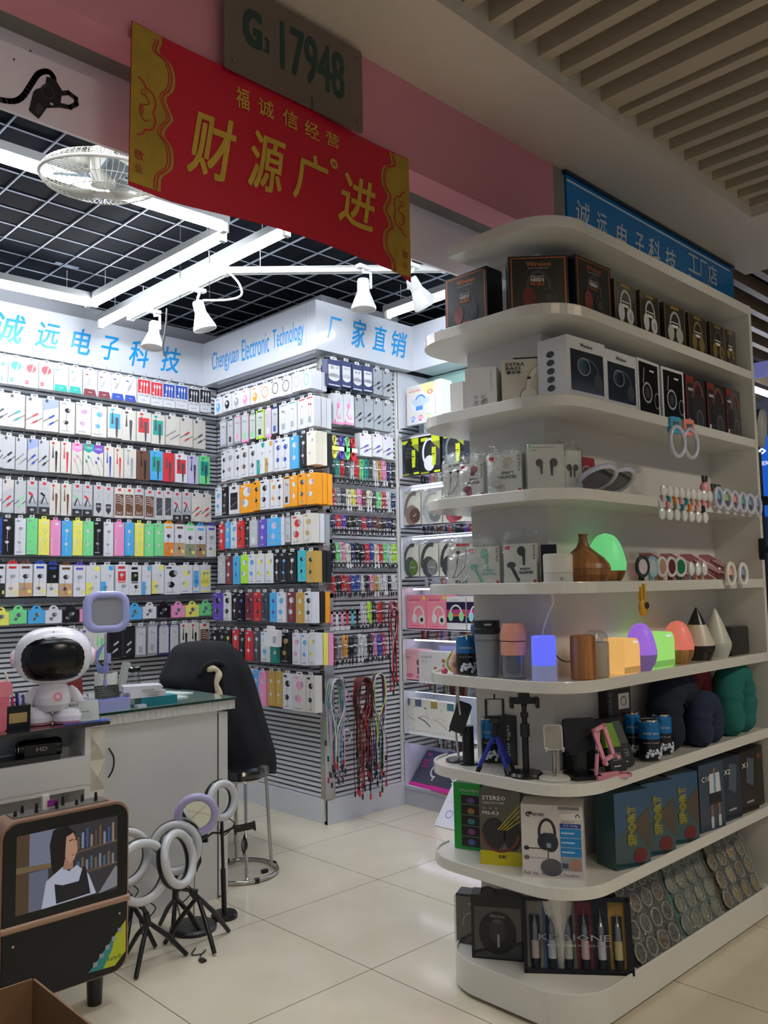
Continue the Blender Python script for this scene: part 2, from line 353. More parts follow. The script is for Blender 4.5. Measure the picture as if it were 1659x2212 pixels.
# blue shop sign on the beam
t=thing('shop_sign','blue shop sign with white brush characters above the tall shelving unit','sign',(2.925,1.893,0))
b=MB(); b.box(0,0,2.62,1.6,.05,3.045,P('#0b7cc0',.35)); b.build('board',t)
b=MB(); b.box(-.02,-.012,3.045,1.6,.05,3.058,P('#20303a')); b.build('frame',t)
b=MB(); b.box(0,-.006,3.018,1.55,0,3.024,P('#dfe9ee',.3)); b.build('edge_strip',t)
b=MB(); sign_text(b,ax([('诚',2.987,2.845,3.095,2.964),('远',3.143,2.845,3.230,2.957),('电',3.307,2.84,3.400,2.958),('子',3.473,2.845,3.552,2.959),('科',3.590,2.845,3.703,2.971),('技',3.752,2.845,3.861,2.968)],2.925),mat=P('#cfd8dc',.5),bold=.01,shear=.15)
sign_text(b,ax([('工',3.995,2.905,4.115,3.0),('厂',4.120,2.902,4.208,3.0),('店',4.217,2.895,4.319,3.0),('Factory Shop',3.996,2.845,4.314,2.885)],2.925),mat=P('#cfd8dc',.5),bold=.012)
b.build('lettering',t)
# far background past the shelving unit
t=thing('backlit_sign','bright blue backlit sign with white letters far down the corridor','sign',(8.2,3.75,0),R90)
b=MB(); b.box(0,0,1.95,1.7,.1,2.72,E('#1f63d8',.55)); b.build('panel',t)
b=MB(); b.text('P',.475,2.505,.545,2.60,E('#ffffff',.8),y=-.003,bold=.03); b.text('NER',.47,2.435,.56,2.475,E('#ffffff',.8),y=-.003); b.build('lettering',t)
t=tag(MB().box(5.2,1.95,0,8.6,2.05,.9,P('#5a544d')).build('far_counter'),'dim low counter far down the corridor beyond the shelving unit','counter')
b=MB(); b.box(8.55,-2.5,0,8.65,6,3.3,P('#6d7078',.6)); tag(b.build('wall_far'),kind='structure')
# ---------------- tubes ----------------
def tube_light(label,a,bp,z=2.95,batten=True):
    a=Vector((*a,z)); c=Vector((*bp,z)); d=c-a; L_=d.length; ang=math.atan2(d.y,d.x)
    t=thing('fluorescent_light',label,'ceiling light',tuple(a),ang)
    b=MB(); b.box(-.02,-.022,.024,L_+.02,.022,.06,P('#77797a',.5)); b.build('housing',t)
    b=MB(); b.cyl((.012,0,0),(L_-.012,0,0),.0165,E('#f4f8ff',TUBE_E),seg=12); b.build('tube',t)
    for x in (0,L_):
        b=MB(); b.box(x-.012,-.016,-.02,x+.012,.016,.024,P('#c6c8c2',.4)); b.build('lamp_holder',t)
    for x in (.1*L_,.9*L_):
        b=MB(); b.cyl((x,0,.06),(x,0,.16),.0015,P('#aaaaaa',.4),seg=5); b.build('hanging_wire',t)
tube_light('fluorescent tube running behind the wire fan cage to a corner joint',(.85,3.13),(2.04,3.10))
tube_light('fluorescent tube joining two others at its ends, nearest left of the red banner',(2.062,4.425),(2.094,3.19))
tube_light('lowest fluorescent tube at the left, above the first blue characters',(.82,4.49),(2.035,4.442))
tube_light('longest bare white tube ending above the left fascia, beside the lamp track',(2.262,4.765),(2.276,2.95))
tube_light('short far tube seen behind the lit spotlight',(3.45,3.50),(3.44,2.35))
tube_light('added fill tube hidden behind the white advert board, left of two',(.1,2.42),(1.3,2.42),2.98)  # hidden pair of tubes, added to brighten the floor and lower walls
tube_light('added fill tube hidden behind the white advert board, right of two',(1.6,2.42),(2.8,2.42),2.98)
tube_light('bright far tube in the corridor beyond the shelving unit',(6.55,2.74),(8.0,2.74),2.87)
t=tag(MB().box(6.95,2.3,3.0,7.0,2.98,3.12,E('#8e92d8',.35)).build('light_panel'),'pale lilac hanging light panel far down the corridor','light panel')
# ---------------- track and spotlights ----------------
LW=P('#e4e6e4',.3)
def track(label,a,c,z=2.95):
    a=Vector((*a,z)); c=Vector((*c,z)); d=c-a; t=thing('lamp_track',label,'lamp track',tuple(a),math.atan2(d.y,d.x)); b=MB(); L_=d.length
    b.box(0,-.017,0,L_,-.006,.03,LW); b.box(0,.006,0,L_,.017,.03,LW); b.box(0,-.017,.022,L_,.017,.032,LW); b.build('rail',t)
    for x in (.15*L_,.85*L_): b=MB(); b.cyl((x,0,.03),(x,0,.17),.002,LW,seg=5); b.build('hanging_wire',t)
    for x in (0,L_): b=MB(); b.box(x-.01,-.019,-.003,x+.012,.019,.034,LW); b.build('end_cap',t)
track('white lamp track over the left wall carrying two spotlights',(2.351,4.56),(2.365,3.58))
track('white lamp track in front of the pillar carrying two spotlights',(2.365,3.556),(3.172,2.80))
b=MB(); b.tube(catmull([(2.37,3.54,2.95),(2.41,3.52,2.9),(2.45,3.56,2.86),(2.42,3.64,2.85),(2.36,3.78,2.87)],6),.006,P('#d8d6cc',.5),6)
tag(b.build('power_cord'),'loose white cord hanging from the bend of the two lamp tracks','cord')
def spot(label,x,y,ztop,aim,lit=False,head=.0):
    """aim: unit vector the lamp points along (mostly down)"""
    t=thing('track_spotlight',label,'spotlight',(x,y,ztop),0,None); a=norm(aim)
    b=MB(); b.box(-.035,-.016,-.02,.035,.016,.0,LW); b.build('adapter',t)
    side=norm((-a.y,a.x,0)) if abs(a.x)+abs(a.y)>.05 else Vector((.72,-.69,0))
    b=MB(); q=side*.038; b.tube([(0,0,-.02),(0,0,-.035),tuple(q+Vector((0,0,-.04))),tuple(q+Vector((0,0,-.12)))],.0075,LW,8); b.build('arm',t)
    c=Vector((0,0,-.10)); b=MB()
    b.lathe([(.0,-.03),(.026,-.028),(.03,-.02),(.031,.035),(.033,.04),(.062,.115),(.0625,.128),(.057,.128),(.054,.118)],LW,c,28,axis=a)
    b.cyl(tuple(q*.0+c),tuple(q+c),.009,LW,seg=10)
    b.build('shade',t)
    b=MB(); b.lathe([(.0001,.116),(.054,.117)],E('#ffffff',30 if lit else .35),c,28,axis=a); b.build('bulb_face',t)
    return Vector((x,y,ztop))+c+a*.14
spot('white spotlight hanging nearest the left fascia above the last blue character',2.37,4.31,2.954,(-.12,-.05,-1))
spot('second white spotlight along the left track, tilted left-down, by the inner corner',2.373,3.84,2.954,(.25,-.1,-1))
spot('unlit white spotlight pointing straight down in front of the pillar fascia',2.81,3.02,2.954,(0,0,-1))
p=spot('lit white spotlight turned toward the mirrored cabinet, right of the red banner',2.985,2.84,2.954,(.62,-.05,-.75),True)
lamp('spot_beam','SPOT',tuple(p),SPOT_W,(.93,.96,1),.04,rot=Vector((.62,.25,-.75)).to_track_quat('-Z','Y').to_euler(),spot=1.9)
# ================= goods on the shop walls =================
ROWS=[
 ('A',[1.694,1.737,1.826,1.91,1.997,2.087,2.17,2.261,2.349,2.439,2.524,2.614,2.701,2.79,2.883,2.971,3.059],2.517,2.669,'wd:t wd:t wd:r wd:R wb:t wb:t wb:m wb:m wb:n wb:n ws:r ws:r ws:n ws:n ws:k ws:k'),
 ('A',[1.656,1.741,1.838,1.935,2.032,2.128,2.226,2.326,2.423,2.519,2.62,2.718,2.822,2.921,3.017],2.275,2.464,'Wc:d Wc:t Wc:r Wc:n We:k We:p We:b Wp:b Wp:d Wp:r Wp:t Wc:e Wc:r Wc:d'),
 ('A',[1.665,1.719,1.789,1.854,1.916,1.98,2.046,2.11,2.177,2.243,2.309,2.376,2.44,2.525,2.613,2.703,2.789,2.88,2.965,3.05],2.038,2.223,'sc:k sc:k sc:e sc:n sc:k Wp:k Wp:r Wh:p Wh:t Wh:v Wp:n Wp:r Wp:e Bp:k bp:t rp:r wp:r lp:d gp:t'),
 ('A',[1.666,1.722,1.787,1.853,1.916,1.984,2.048,2.114,2.18,2.244,2.31,2.376,2.444,2.51,2.577,2.646,2.711,2.776,2.843,2.909,2.987,3.064],1.792,1.978,'wc:v sc:r sc:g sm:r sm:k Wp:B Wp:B sm:g sm:r sk:k sk:k Wt:B Wt:B st:e st:e sP:d sP:d sm:r sm:r Wc:r Wc:r'),
 ('A',[1.664,1.724,1.791,1.855,1.921,1.989,2.054,2.119,2.183,2.251,2.313,2.378,2.446,2.512,2.577,2.645,2.712,2.788,2.864,2.943,3.023,3.097],1.56,1.764,'nf:b ke:w we:e ge:g yz:y pz:p be:w yz:y ge:w ke:e we:e pz:w be:w yz:y ge:w ge:w wo:o wo:B wo:g wo:b wo:v'),
 ('A',[1.697,1.746,1.818,1.897,1.973,2.046,2.129,2.205,2.296,2.385,2.478,2.565,2.629,2.714,2.831,2.923,2.973,3.059],1.324,1.505,'wo:k wo:r wo:B wo:n ko:n wo:B wo:v wy:y wy:b wq:r wq:k wy:b wy:y wE:k wE:y wu:b wu:y'),
 ('A',[1.677,1.771,1.869,1.968,2.067,2.171,2.278,2.374,2.471,2.571,2.668,2.767,2.868,2.97,3.066],1.176,1.27,'yx:y gx:g bx:b wx:e kx:e px:p yx:y gx:g bx:b wx:e kx:e px:p yx:y gx:g'),
 ('A',[2.013,2.091,2.17,2.255,2.345,2.44,2.522,2.599,2.672,2.756,2.83,2.902,2.973,3.049],0.947,1.137,'sp:d sp:d Wp:v Wp:g kc:s kc:s Kw:e Kw:e Nw:s Nw:s Wp:k Wp:k Wt:B'),
 ('B',[4.713,4.615,4.511,4.41,4.309,4.21,4.104,3.999,3.889,3.797,3.646],2.491,2.6,'wB:b wB:k wB:e wB:p wB:o wr:a wr:d wr:d wr:e wr:b'),
 ('B',[4.647,4.564,4.488,4.408,4.326,4.249,4.163,4.088,4.016,3.925,3.839,3.758,3.676],2.263,2.44,'ew:l ew:k ew:p pw:g kw:g Lw:k pw:w kw:n wW:e wW:t wW:r wW:r'),
 ('B',[4.639,4.569,4.479,4.412,4.324,4.24,4.154,4.071,3.989,3.909,3.827,3.755,3.647],2.042,2.235,'wE:k wE:e wE:k wE:B wE:d wy:t wy:a wE:n wE:n bE:w ke:w ce:w'),
 ('B',[4.701,4.622,4.548,4.427,4.273,4.203,4.111,4.043,3.977,3.905,3.834,3.758,3.604],1.821,2.0,'wE:b ke:e wP:k oE:w oE:k wE:k wE:o wE:k ow:k oE:w oE:d oE:w'),
 ('B',[4.66,4.596,4.534,4.453,4.373,4.318,4.226,4.144,4.006,3.967,3.901,3.786,3.681],1.602,1.769,'rE:w bE:w wE:b re:k kE:e ew:w ve:l be:l wz:n dw:e WE:r WE:a'),
 ('B',[4.677,4.584,4.502,4.425,4.338,4.255,4.168,4.08,4.009,3.939,3.856,3.773,3.678],1.381,1.559,'se:w me:w be:n LE:w wE:b wE:y wE:y ke:w ke:b ke:w Te:k ae:k'),
 ('B',[4.737,4.618,4.527,4.452,4.376,4.283,4.2,4.126,4.044,3.955,3.869,3.786,3.71],1.151,1.326,'ve:k wE:k ke:w ke:n me:k re:k de:k be:n wE:b mE:w ae:w wE:k'),
 ('B',[4.746,4.669,4.594,4.517,4.44,4.369,4.285,4.21,4.114,4.018,3.91,3.829,3.757,3.688],0.914,1.092,'ke:w ke:e ke:y rE:w ke:e re:w de:w wE:b te:w ke:a wE:p wE:b wE:y'),
 ('B',[4.433,4.348,4.302,4.229,4.15,4.074,4.003,3.909,3.78,3.69],0.656,0.859,'wE:e wE:k be:w pe:w ae:w ae:w wE:k WE:p WE:k'),
 ('C',[3.143,3.254,3.34,3.427,3.511,3.595,3.68],2.525,2.684,'Nu:w Nu:w Nu:w Nu:w ec:k ec:k'),
 ('C',[3.184,3.268,3.354,3.428,3.509,3.59,3.678],2.304,2.485,'wj:p wj:p ec:k ec:k ec:k ec:k'),
 ('C',[3.394,3.496,3.585,3.678],2.133,2.271,'wc:v wc:v wc:v'),
]
PAL={'w':('#dfe1e6','white'),'W':('#d9d6cc','off-white'),'s':('#c4c6c9','silver-grey'),'k':('#17181d','black'),'K':('#8f9498','clear-and-black'),
'g':('#7fe495','mint green'),'y':('#f3ee6e','yellow'),'p':('#f49aca','pink'),'b':('#4fb2ee','light blue'),'r':('#d8323a','red'),'R':('#b8323c','dark red'),
'o':('#f6a41c','orange'),'n':('#2b4fb0','blue'),'N':('#2a3566','navy blue'),'t':('#1fa79a','teal'),'m':('#7a3640','maroon'),'v':('#6a4fc4','violet'),
'e':('#9ea3aa','grey'),'l':('#c9c2e6','lilac'),'d':('#4a4d54','dark grey'),'c':('#efe9d6','cream'),'a':('#c9a24e','gold'),'L':('#b8f03a','lime'),
'T':('#3fc0cf','cyan'),'B':('#6b4630','brown'),'P':('#6b4630','brown'),'E':('#9ea3aa','grey'),'u':('#2b4fb0','blue')}
def pc(ch,rough=.32): return P(PAL[ch][0],rough)
INK=P('#2a2b30',.4); PAPER=P('#e4e5e6',.35); GREYI=P('#a7abb1',.4)
def bud(b,x,z,r,m,tail=.06,side=1):
    b.disc(x,z,r,r*.8,m); b.disc(x+side*r*.7,z+r*.2,r*.5,r*.55,GREYI,y=-.0009,seg=10); b.line([(x-side*r*.2,z-r*.5),(x-side*r*.5,z-tail)],.0022,m)
ARTN={'d':'cable box with a {} disc','b':'cable box with a {} bottom panel','s':'data cable box with a {} striped top','c':'box with two {} plugs','p':'box with two upright {} plugs',
'h':'cable box with a {} pennant heading','m':'box with a dark base and {} plug','k':'cable box with a shield badge','t':'box with a {} picture of white cables','P':'box with a {} picture of three plugs',
'f':'earphone box with a white picture','n':'earphone box with pale print','g':'earphone box with drawn earphones','z':'earphone box with upright lettering and earphones','e':'earphone box with {} buds',
'o':'earphone box with a {} tab','y':'earphone box with {} corner patches','q':'earphone box with a {} square','E':'earphone box with large {} buds','u':'earphone box with a {} rounded picture',
'x':'small earphone packet with a round hanging tab','B':'box showing a round {} earphone','r':'box printed with a {} ring','w':'clear-fronted packet showing {} earphones','W':'white-framed window box with {} earphones',
'l':'box with a {} earphone loop','j':'box with a {} hand-strap cable print'}
def art(b,w,h,code,acc):
    m=pc(acc); s=w/2; g=lambda x,z:(x*s,z*h)
    if code=='d':
        b.disc(0,h*.72,s*.68,s*.62,m); b.line([g(-.3,.35),g(.1,.62),g(.3,.82)],.006,PAPER,y=-.0009); b.line([g(-.1,.3),g(.45,.6)],.006,PAPER,y=-.0009)
        b.rect(-s*.8,h*.1,-s*.35,h*.24,pc('r' if acc in 'rR' else acc),y=-.0008); b.text('5A',-s*.72,h*.14,-s*.45,h*.2,PAPER,y=-.0012); b.rect(-s*.2,h*.17,s*.5,h*.185,GREYI)
    elif code=='b':
        b.poly([(-s*.95,0),(s*.95,0),(s*.7,h*.26),(-s*.85,h*.26)],m); b.line([g(-.4,.45),g(0,.66)],.014,GREYI); b.line([g(0,.66),g(.45,.95)],.004,GREYI); b.rect(-s*.7,h*.8,-s*.3,h*.85,m); b.rect(-s*.25,h*.12,s*.25,h*.135,PAPER,y=-.001)
    elif code=='s':
        b.rect(-s*.95,h*.42,s*.95,h*.98,m)
        for x in (-.45,0,.45): b.line([g(x,.42),g(x+.05,.9)],.0035,PAPER,y=-.0009); b.disc(x*s+.002,h*.8,.006,.014,PAPER,y=-.001,seg=10)
        b.text('DATA CABLE',-s*.8,h*.3,s*.8,h*.37,INK,y=-.001); b.rect(-s*.5,h*.12,s*.4,h*.15,GREYI); b.disc(-s*.6,h*.52,.006,.006,PAPER,y=-.001,seg=10)
    elif code=='c':
        if acc in 'trnv': b.poly([(-s*.98,h*.62),(s*.98,h*.78),(s*.98,h*.99),(-s*.98,h*.99)],P({'t':'#c8dedd','r':'#d9d2cc','n':'#9aa7d6','v':'#dcd6ea'}[acc],.35))
        b.rect(-s*.7,h*.88,-s*.35,h*.97,pc('d'),y=-.001); b.line([g(-.95,.28),g(-.1,.42)],.004,INK,y=-.001); b.line([g(-.15,.41),g(.4,.5)],.011,m,y=-.0012)
        b.line([g(.95,.38),g(.3,.28)],.004,INK,y=-.001); b.line([g(.3,.28),g(-.2,.2)],.011,m,y=-.0012); b.line([g(-.2,.2),g(-.4,.165)],.008,GREYI,y=-.0014); b.rect(-s*.8,h*.05,-s*.5,h*.07,GREYI)
    elif code in 'p':
        if w>.08 and acc in 'pbrt': b.rect(-s*.75,h*.3,s*.75,h*.8,m)
        b.rect(-s*.55,h*.88,-s*.1,h*.95,pc('r') if w<.08 else m,y=-.001); q=m if w<.08 or acc not in 'pbrt' else pc('d')
        b.poly([g(-.5,.45),g(-.2,.45),g(-.3,.85),g(-.4,.85)],q,y=-.001); b.poly([g(.15,0.02),g(.35,.02),g(.5,.62),g(.4,.68),g(.1,.68),g(.05,.62)],q,y=-.001)
    elif code=='h':
        b.poly([(-s,h*.78),(0,h*.7),(s,h*.78),(s,h),(-s,h)],m); b.text('CABLE',-s*.7,h*.83,s*.7,h*.9,PAPER,y=-.001); b.rect(-s*.3,h*.93,s*.3,h*.97,pc('r'),y=-.001)
        b.line([g(-.6,.5),g(-.1,.3),g(.4,.02)],.002,INK); b.line([g(-.2,.62),g(.5,.52),g(.9,.3)],.002,INK); b.disc(0,h*.56,s*.22,h*.05,m); b.disc(-s*.4,h*.42,s*.22,h*.05,m)
    elif code=='m':
        b.rect(-s*.97,0,s*.97,h*.2,INK); b.text('MICRO',-s*.7,h*.72,s*.7,h*.8,GREYI,y=-.001); b.rect(-s*.3,h*.88,s*.3,h*.96,pc('r'),y=-.001); b.poly([g(-.97,.2),g(.97,.2),g(.97,.36),g(.2,.34),g(-.5,.42),g(-.97,.4)],GREYI)
        b.line([g(-.55,.62),g(.0,.55)],.012,m,y=-.0012); b.line([g(0,.55),g(.6,.3)],.0035,INK,y=-.0012); b.line([g(-.5,.3),g(-.1,.5)],.008,INK,y=-.0012); b.disc(0,h*.1,s*.4,h*.04,GREYI,y=-.0012)
    elif code=='k':
        b.rect(-s*.3,h*.88,s*.3,h*.96,pc('r')); b.poly([g(-.55,.42),g(.55,.42),g(.5,.2),g(0,.08),g(-.5,.2)],INK); b.text('3IN1',-s*.4,h*.28,s*.4,h*.36,PAPER,y=-.001); b.line([g(-.3,.5),g(.3,.8)],.003,GREYI); b.line([g(.3,.5),g(-.3,.8)],.003,GREYI); b.rect(-s*.9,h*.26,s*.9,h*.3,pc('l'),y=-.0005)
    elif code=='t':
        b.rect(-s*.3,h*.88,s*.3,h*.96,pc('r')); b.rect(-s*.85,h*.08,s*.85,h*.78,pc('B'))
        for i in range(4): b.line([g(-.7,.7-.07*i),g(-.1,.74-.08*i),g(.7,.62-.06*i)],.0028,PAPER,y=-.001)
        b.text('3in1',-s*.6,h*.12,s*.5,h*.22,PAPER,y=-.001)
    elif code=='P':
        q=pc('d') if acc=='d' else pc('k'); b.rect(-s*.3,h*.88,s*.3,h*.96,pc('r') if acc!='k' else INK); b.rect(-s*.7,h*.15,s*.7,h*.75,q)
        for i,x in enumerate((-.35,0,.35)): b.disc(s*x,h*.55,.004,.004,pc('rnt'[i]),y=-.001,seg=8)
        b.line([g(-.6,.25),g(.6,.42)],.003,GREYI,y=-.001)
    elif code in 'fg':
        q=PAPER if code=='f' else GREYI
        for zc in (.65,.32): b.ring(-s*.1,h*zc,s*.42,h*.055,.0018,q); b.disc(s*.25,h*(zc+.01),s*.16,h*.04,q,seg=10); b.line([g(.2,zc-.03),g(.1,zc-.15)],.0018,q)
        b.rect(-s*.1,h*.86,s*.6,h*.92,PAPER); b.text('EARPHONE',-s*.8,h*.06,s*.8,h*.11,q,y=-.001)
    elif code=='n': b.rect(-s*.5,h*.3,s*.5,h*.6,m)
    elif code=='z':
        b.text('EARPHONE',-s*.85,h*.08,-s*.45,h*.5,PAPER,y=-.001,rot=90)
        for zc in (.68,.42): b.ring(s*.2,h*zc,s*.38,h*.05,.0016,GREYI); b.line([g(.2,zc-.05),g(.1,zc-.14)],.0016,GREYI)
        b.rect(-s*.1,h*.87,s*.6,h*.93,PAPER)
    elif code in 'eE':
        r=s*(.38 if code=='e' else .5); bud(b,s*.05,h*.72,r,m,h*.3); bud(b,-s*.15,h*.34,r*.85,m,h*.25,-1)
        b.rect(-s*.75,h*.9,-s*.1,h*.95,GREYI if code=='e' else m,y=-.001)
        if acc!='w': b.rect(-s*.7,h*.06,s*.3,h*.09,GREYI)
    elif code=='o':
        b.rect(-s*.97,0,s*.97,h*.42,{'o':P('#e88a3a'),'b':P('#a88a6a'),'v':P('#e8e6ee'),'g':P('#8a9a7a'),'r':P('#e9e4da'),'k':INK,'B':P('#caa27a'),'n':P('#e6e2dc')}.get(acc,m)); bud(b,0,h*.62,s*.42,INK if acc not in 'rv' else GREYI,h*.3); bud(b,-s*.2,h*.25,s*.34,INK,h*.18,-1)
        b.rect(-s*.6,h*.86,s*.6,h*.93,m); b.rect(s*.35,h*.1,s*.8,h*.2,pc('y'),y=-.0012)
    elif code=='y':
        b.poly([(s*.2,h*.97),(s*.9,h*.97),(s*.9,h*.84),(s*.55,h*.8),(s*.2,h*.86)],m); b.poly([(-s*.95,0),(-s*.2,0),(-s*.1,h*.2),(-s*.2,h*.45),(-s*.95,h*.45)],m); bud(b,s*.2,h*.62,s*.34,PAPER,h*.2); b.ring(s*.2,h*.62,s*.34,s*.27,.0016,GREYI,y=-.001); bud(b,-s*.3,h*.25,s*.34,PAPER,h*.15)
    elif code=='q':
        b.rect(-s*.6,h*.46,s*.5,h*.78,m); bud(b,-s*.05,h*.66,s*.28,PAPER if acc=='r' else pc('y'),h*.14); bud(b,s*.2,h*.28,s*.34,GREYI if acc=='r' else INK,h*.2); b.rect(-s*.6,h*.86,s*.4,h*.94,m); b.rect(-s*.6,h*.4,s*.5,h*.43,m)
    elif code=='u':
        b.rect(-s*.8,h*.35,s*.8,h*.8,m); b.disc(0,h*.35,s*.8,h*.15,m); bud(b,-s*.3,h*.7,s*.25,PAPER,h*.3); bud(b,s*.3,h*.7,s*.25,PAPER,h*.3); b.rect(-s*.8,h*.03,s*.8,h*.07,m)
    elif code=='x':
        q={'w':GREYI,'k':GREYI}.get(acc,P('#5c6468'))
        bud(b,s*.1,h*.65,s*.3,q,h*.3); bud(b,-s*.3,h*.35,s*.22,q,h*.2,-1)
    elif code=='B':
        b.rect(-s*.5,h*.84,s*.1,h*.92,m); b.disc(0,h*.4,s*.5,h*.26,m,seg=16); b.disc(-s*.1,h*.48,s*.2,h*.1,PAPER,y=-.001,seg=10); b.rect(-s*.4,h*.06,s*.4,h*.09,GREYI)
    elif code=='r':
        b.ring(0,h*.52,s*.62,h*.33,.0065,m); b.line([g(-.1,.75),g(-.15,.45)],.003,GREYI); b.line([g(.1,.75),g(.15,.45)],.003,GREYI); b.rect(-s*.8,h*.88,-s*.4,h*.94,m); b.rect(-s*.5,h*.07,s*.5,h*.1,GREYI)
    elif code in 'wW':
        f=.82 if code=='w' else .66
        b.rect(-s*f,h*.08,s*f,h*.92,P('#c9ccd0',.15) if code=='w' else P('#dfe3e6',.15)); bud(b,-s*.2,h*.75,s*.22,m,h*.4); bud(b,s*.25,h*.72,s*.22,m,h*.38,-1); b.rect(-s*.4,h*.14,s*.3,h*.34,m if code=='w' else GREYI,y=-.001); b.rect(-s*.7,h*.93,s*.7,h*.97,m)
    elif code=='l': b.ring(0,h*.5,s*.4,h*.2,.003,m); b.rect(-s*.9,0,s*.9,h*.2,pc('t')); b.disc(s*.2,h*.55,s*.3,h*.15,pc('T'))
    elif code=='j':
        b.disc(0,h*.62,s*.3,h*.1,m); b.line([g(-.05,.55),g(-.35,.35),g(-.1,.2),g(.5,.2)],.007,m); b.ring(s*.1,h*.8,s*.2,h*.05,.002,GREYI)
        for i in range(4): b.line([g(.1+.15*i,.2),g(.15+.15*i,.34)],.002,m)
        b.rect(-s*.97,0,s*.97,h*.08,m); b.text('3',-s*.85,h*.03,-s*.5,h*.15,pc('r'),y=-.0012)
TABC=P('#e8e8ea',.35); WIRE=P('#c4c6c8',.25,.9); DK=P('#2c2d30',.4)
PLACE={'A':lambda x,z:((x,4.80,z),0),'B':lambda x,z:((3.03,x,z),R90),'C':lambda x,z:((x,3.70,z),0)}
DEEP={'A':.045,'B':.05,'C':.045}
def ordn(i): return ['first','second','third','fourth','fifth','sixth','seventh','eighth','ninth','tenth','eleventh','twelfth','thirteenth','fourteenth','fifteenth','sixteenth','seventeenth','eighteenth','nineteenth','twentieth','twenty-first','twenty-second'][i]
WN={'A':'left wall','B':'middle wall','C':'pillar front'}
RN=['top row','second row','third row','fourth row','fifth row','sixth row','seventh row','eighth row','bottom row']
_hooks={'A':[],'B':[],'C':[]}
_cnt={}
def tabm(b,w,h,m,kind):
    if kind=='x': b.disc(0,h,w*.3,h*.38,m,y=.002,seg=20,a0=0,a1=PI); b.disc(0,h+h*.18,w*.1,h*.06,DK,y=.0015,seg=10)
    elif kind=='o': b.poly([(-w*.42,h),(w*.42,h),(w*.42,h+.008),(w*.22,h+.012),(w*.18,h+.022),(-w*.18,h+.022),(-w*.22,h+.012),(-w*.42,h+.008)],m,y=.002); b.disc(0,h+.014,w*.1,.004,DK,y=.0015,seg=10)
    else: b.rbox(-w*.22,.002,h-.001,w*.22,.0035,h+.017,.004,m,2); b.rect(-w*.12,h+.006,w*.12,h+.011,DK,y=.0015)
for ri,(wl,xs,zb,zt,st) in enumerate(ROWS):
    rn=_cnt.get(wl,0); _cnt[wl]=rn+1
    for i,code in enumerate(st.split()):
        base,a=code.split(':')[0],code.split(':')[1]; bc,kind=base[0],base[1]; acc=a
        x0,x1=xs[i],xs[i+1]; w=abs(x1-x0)-.004; h=zt-zb; xc=(x0+x1)/2
        if wl=='B' and i==len(st.split())-1 and w>.08: w=.08; xc=x0-.042
        if kind=='x': h*=.78
        jit=random.uniform(-.004,.004)
        b=MB(); bm=pc(bc,.28)
        b.box(-w/2,0,0,w/2,DEEP[wl],h,bm); art(b,w,h,kind,acc)
        if kind in 'mkh' or bc=='s': b.rect(-w/2+.001,.0,w/2-.001,h*.999,bm,y=-.0002)
        b.rect(-w*.49,.001,-w*.478,h-.001,P('#8d9095'),y=-.0004)
        (px,py,pz),rz=PLACE[wl](xc,zb+jit)
        an=ARTN[kind].format(PAL[acc][1])
        lab='%s %s, %s from left in the %s, %s'%(PAL[bc][1],an,ordn(i),RN[rn],WN[wl])
        ws=lab.split()
        if len(ws)>14: lab='%s %s, %s in %s, %s'%(PAL[bc][1],an.replace('earphone box','box').replace('with a ','with ').replace('clear-fronted ','clear '),ordn(i),RN[rn],WN[wl])
        o=b.build('cable_box' if wl=='C' or (wl=='A' and rn in(0,1,2,3,7)) else 'earphone_box',loc=(px+random.uniform(-.003,.003) if wl!='B' else px+random.uniform(-.006,.004),py,pz)); o.rotation_euler=(0,0,rz+random.uniform(-.03,.03))
        tag(o,lab,'box',group='boxed goods hanging in the %s of the %s'%(RN[rn],WN[wl]))
        tb=MB(); tabm(tb,w,h,bm if kind in 'fgzx' else (pc(acc) if kind=='o' else TABC),'x' if kind=='x' else ('o' if kind=='o' else 't')); tb.build('hang_tab',o)
        _hooks[wl].append((xc,zt+.014 if kind!='x' else zb+h+.016)); lastx=xc
    # stock behind the last box of a row, seen from its side
    if wl=='B' and rn not in (8,):
        cols=[('w','w','n'),('w','w','w'),('c','k','w'),('o','o','o'),('w','e','w'),('k','k','k'),('k','o','o'),('y','p','m')][rn]
        for j,c in enumerate(cols[:2]):
            b=MB(); b.box(-.036,0,0,.036,.034,zt-zb,pc(c)); b.rect(0,0,.001,.001,pc(c))
            o=b.build('earphone_box',loc=(3.03+.053+.038*j,lastx,zb-.003*j)); o.rotation_euler=(0,0,R90)
            tag(o,'%s box edge, %s behind the last box of the %s'%(PAL[c][1],ordn(j),RN[rn].replace(' row',' middle wall row')),'box',group='stock behind the last box of each row')
for j,c in enumerate(('W','W','c')):
    b=MB(); b.box(-.045,0,0,.045,.012,.185,pc(c)); o=b.build('cable_box',loc=(3.285-.022*j-.03,3.70+.05+.013*j,2.30)); tag(o,'cream cable box edge behind the first pink printed box, pillar front, %s back'%ordn(j),'box',group='stock behind the pink printed cable boxes')
b=MB(); b.box(-.02,0,0,.02,.04,.15,pc('N')); o=b.build('cable_box',loc=(3.225,3.735,2.53)); tag(o,'dark navy box edge left of the first navy cable box, pillar front top','box')
# white box hung out of line in the lower wall
b=MB(); b.box(-.058,0,0,.058,.035,.095,PAPER); b.rect(-.05,.078,-.036,.086,pc('r')); b.rect(.02,.02,.05,.06,GREYI); b.rbox(-.035,.0,.094,.035,.003,.118,.008,PAPER)
o=b.build('charger_box',loc=(2.96,4.02,1.015)); o.rotation_euler=(0,.06,R90+.1); tag(o,'small white charger box hung out of line in front of the eighth row','box')
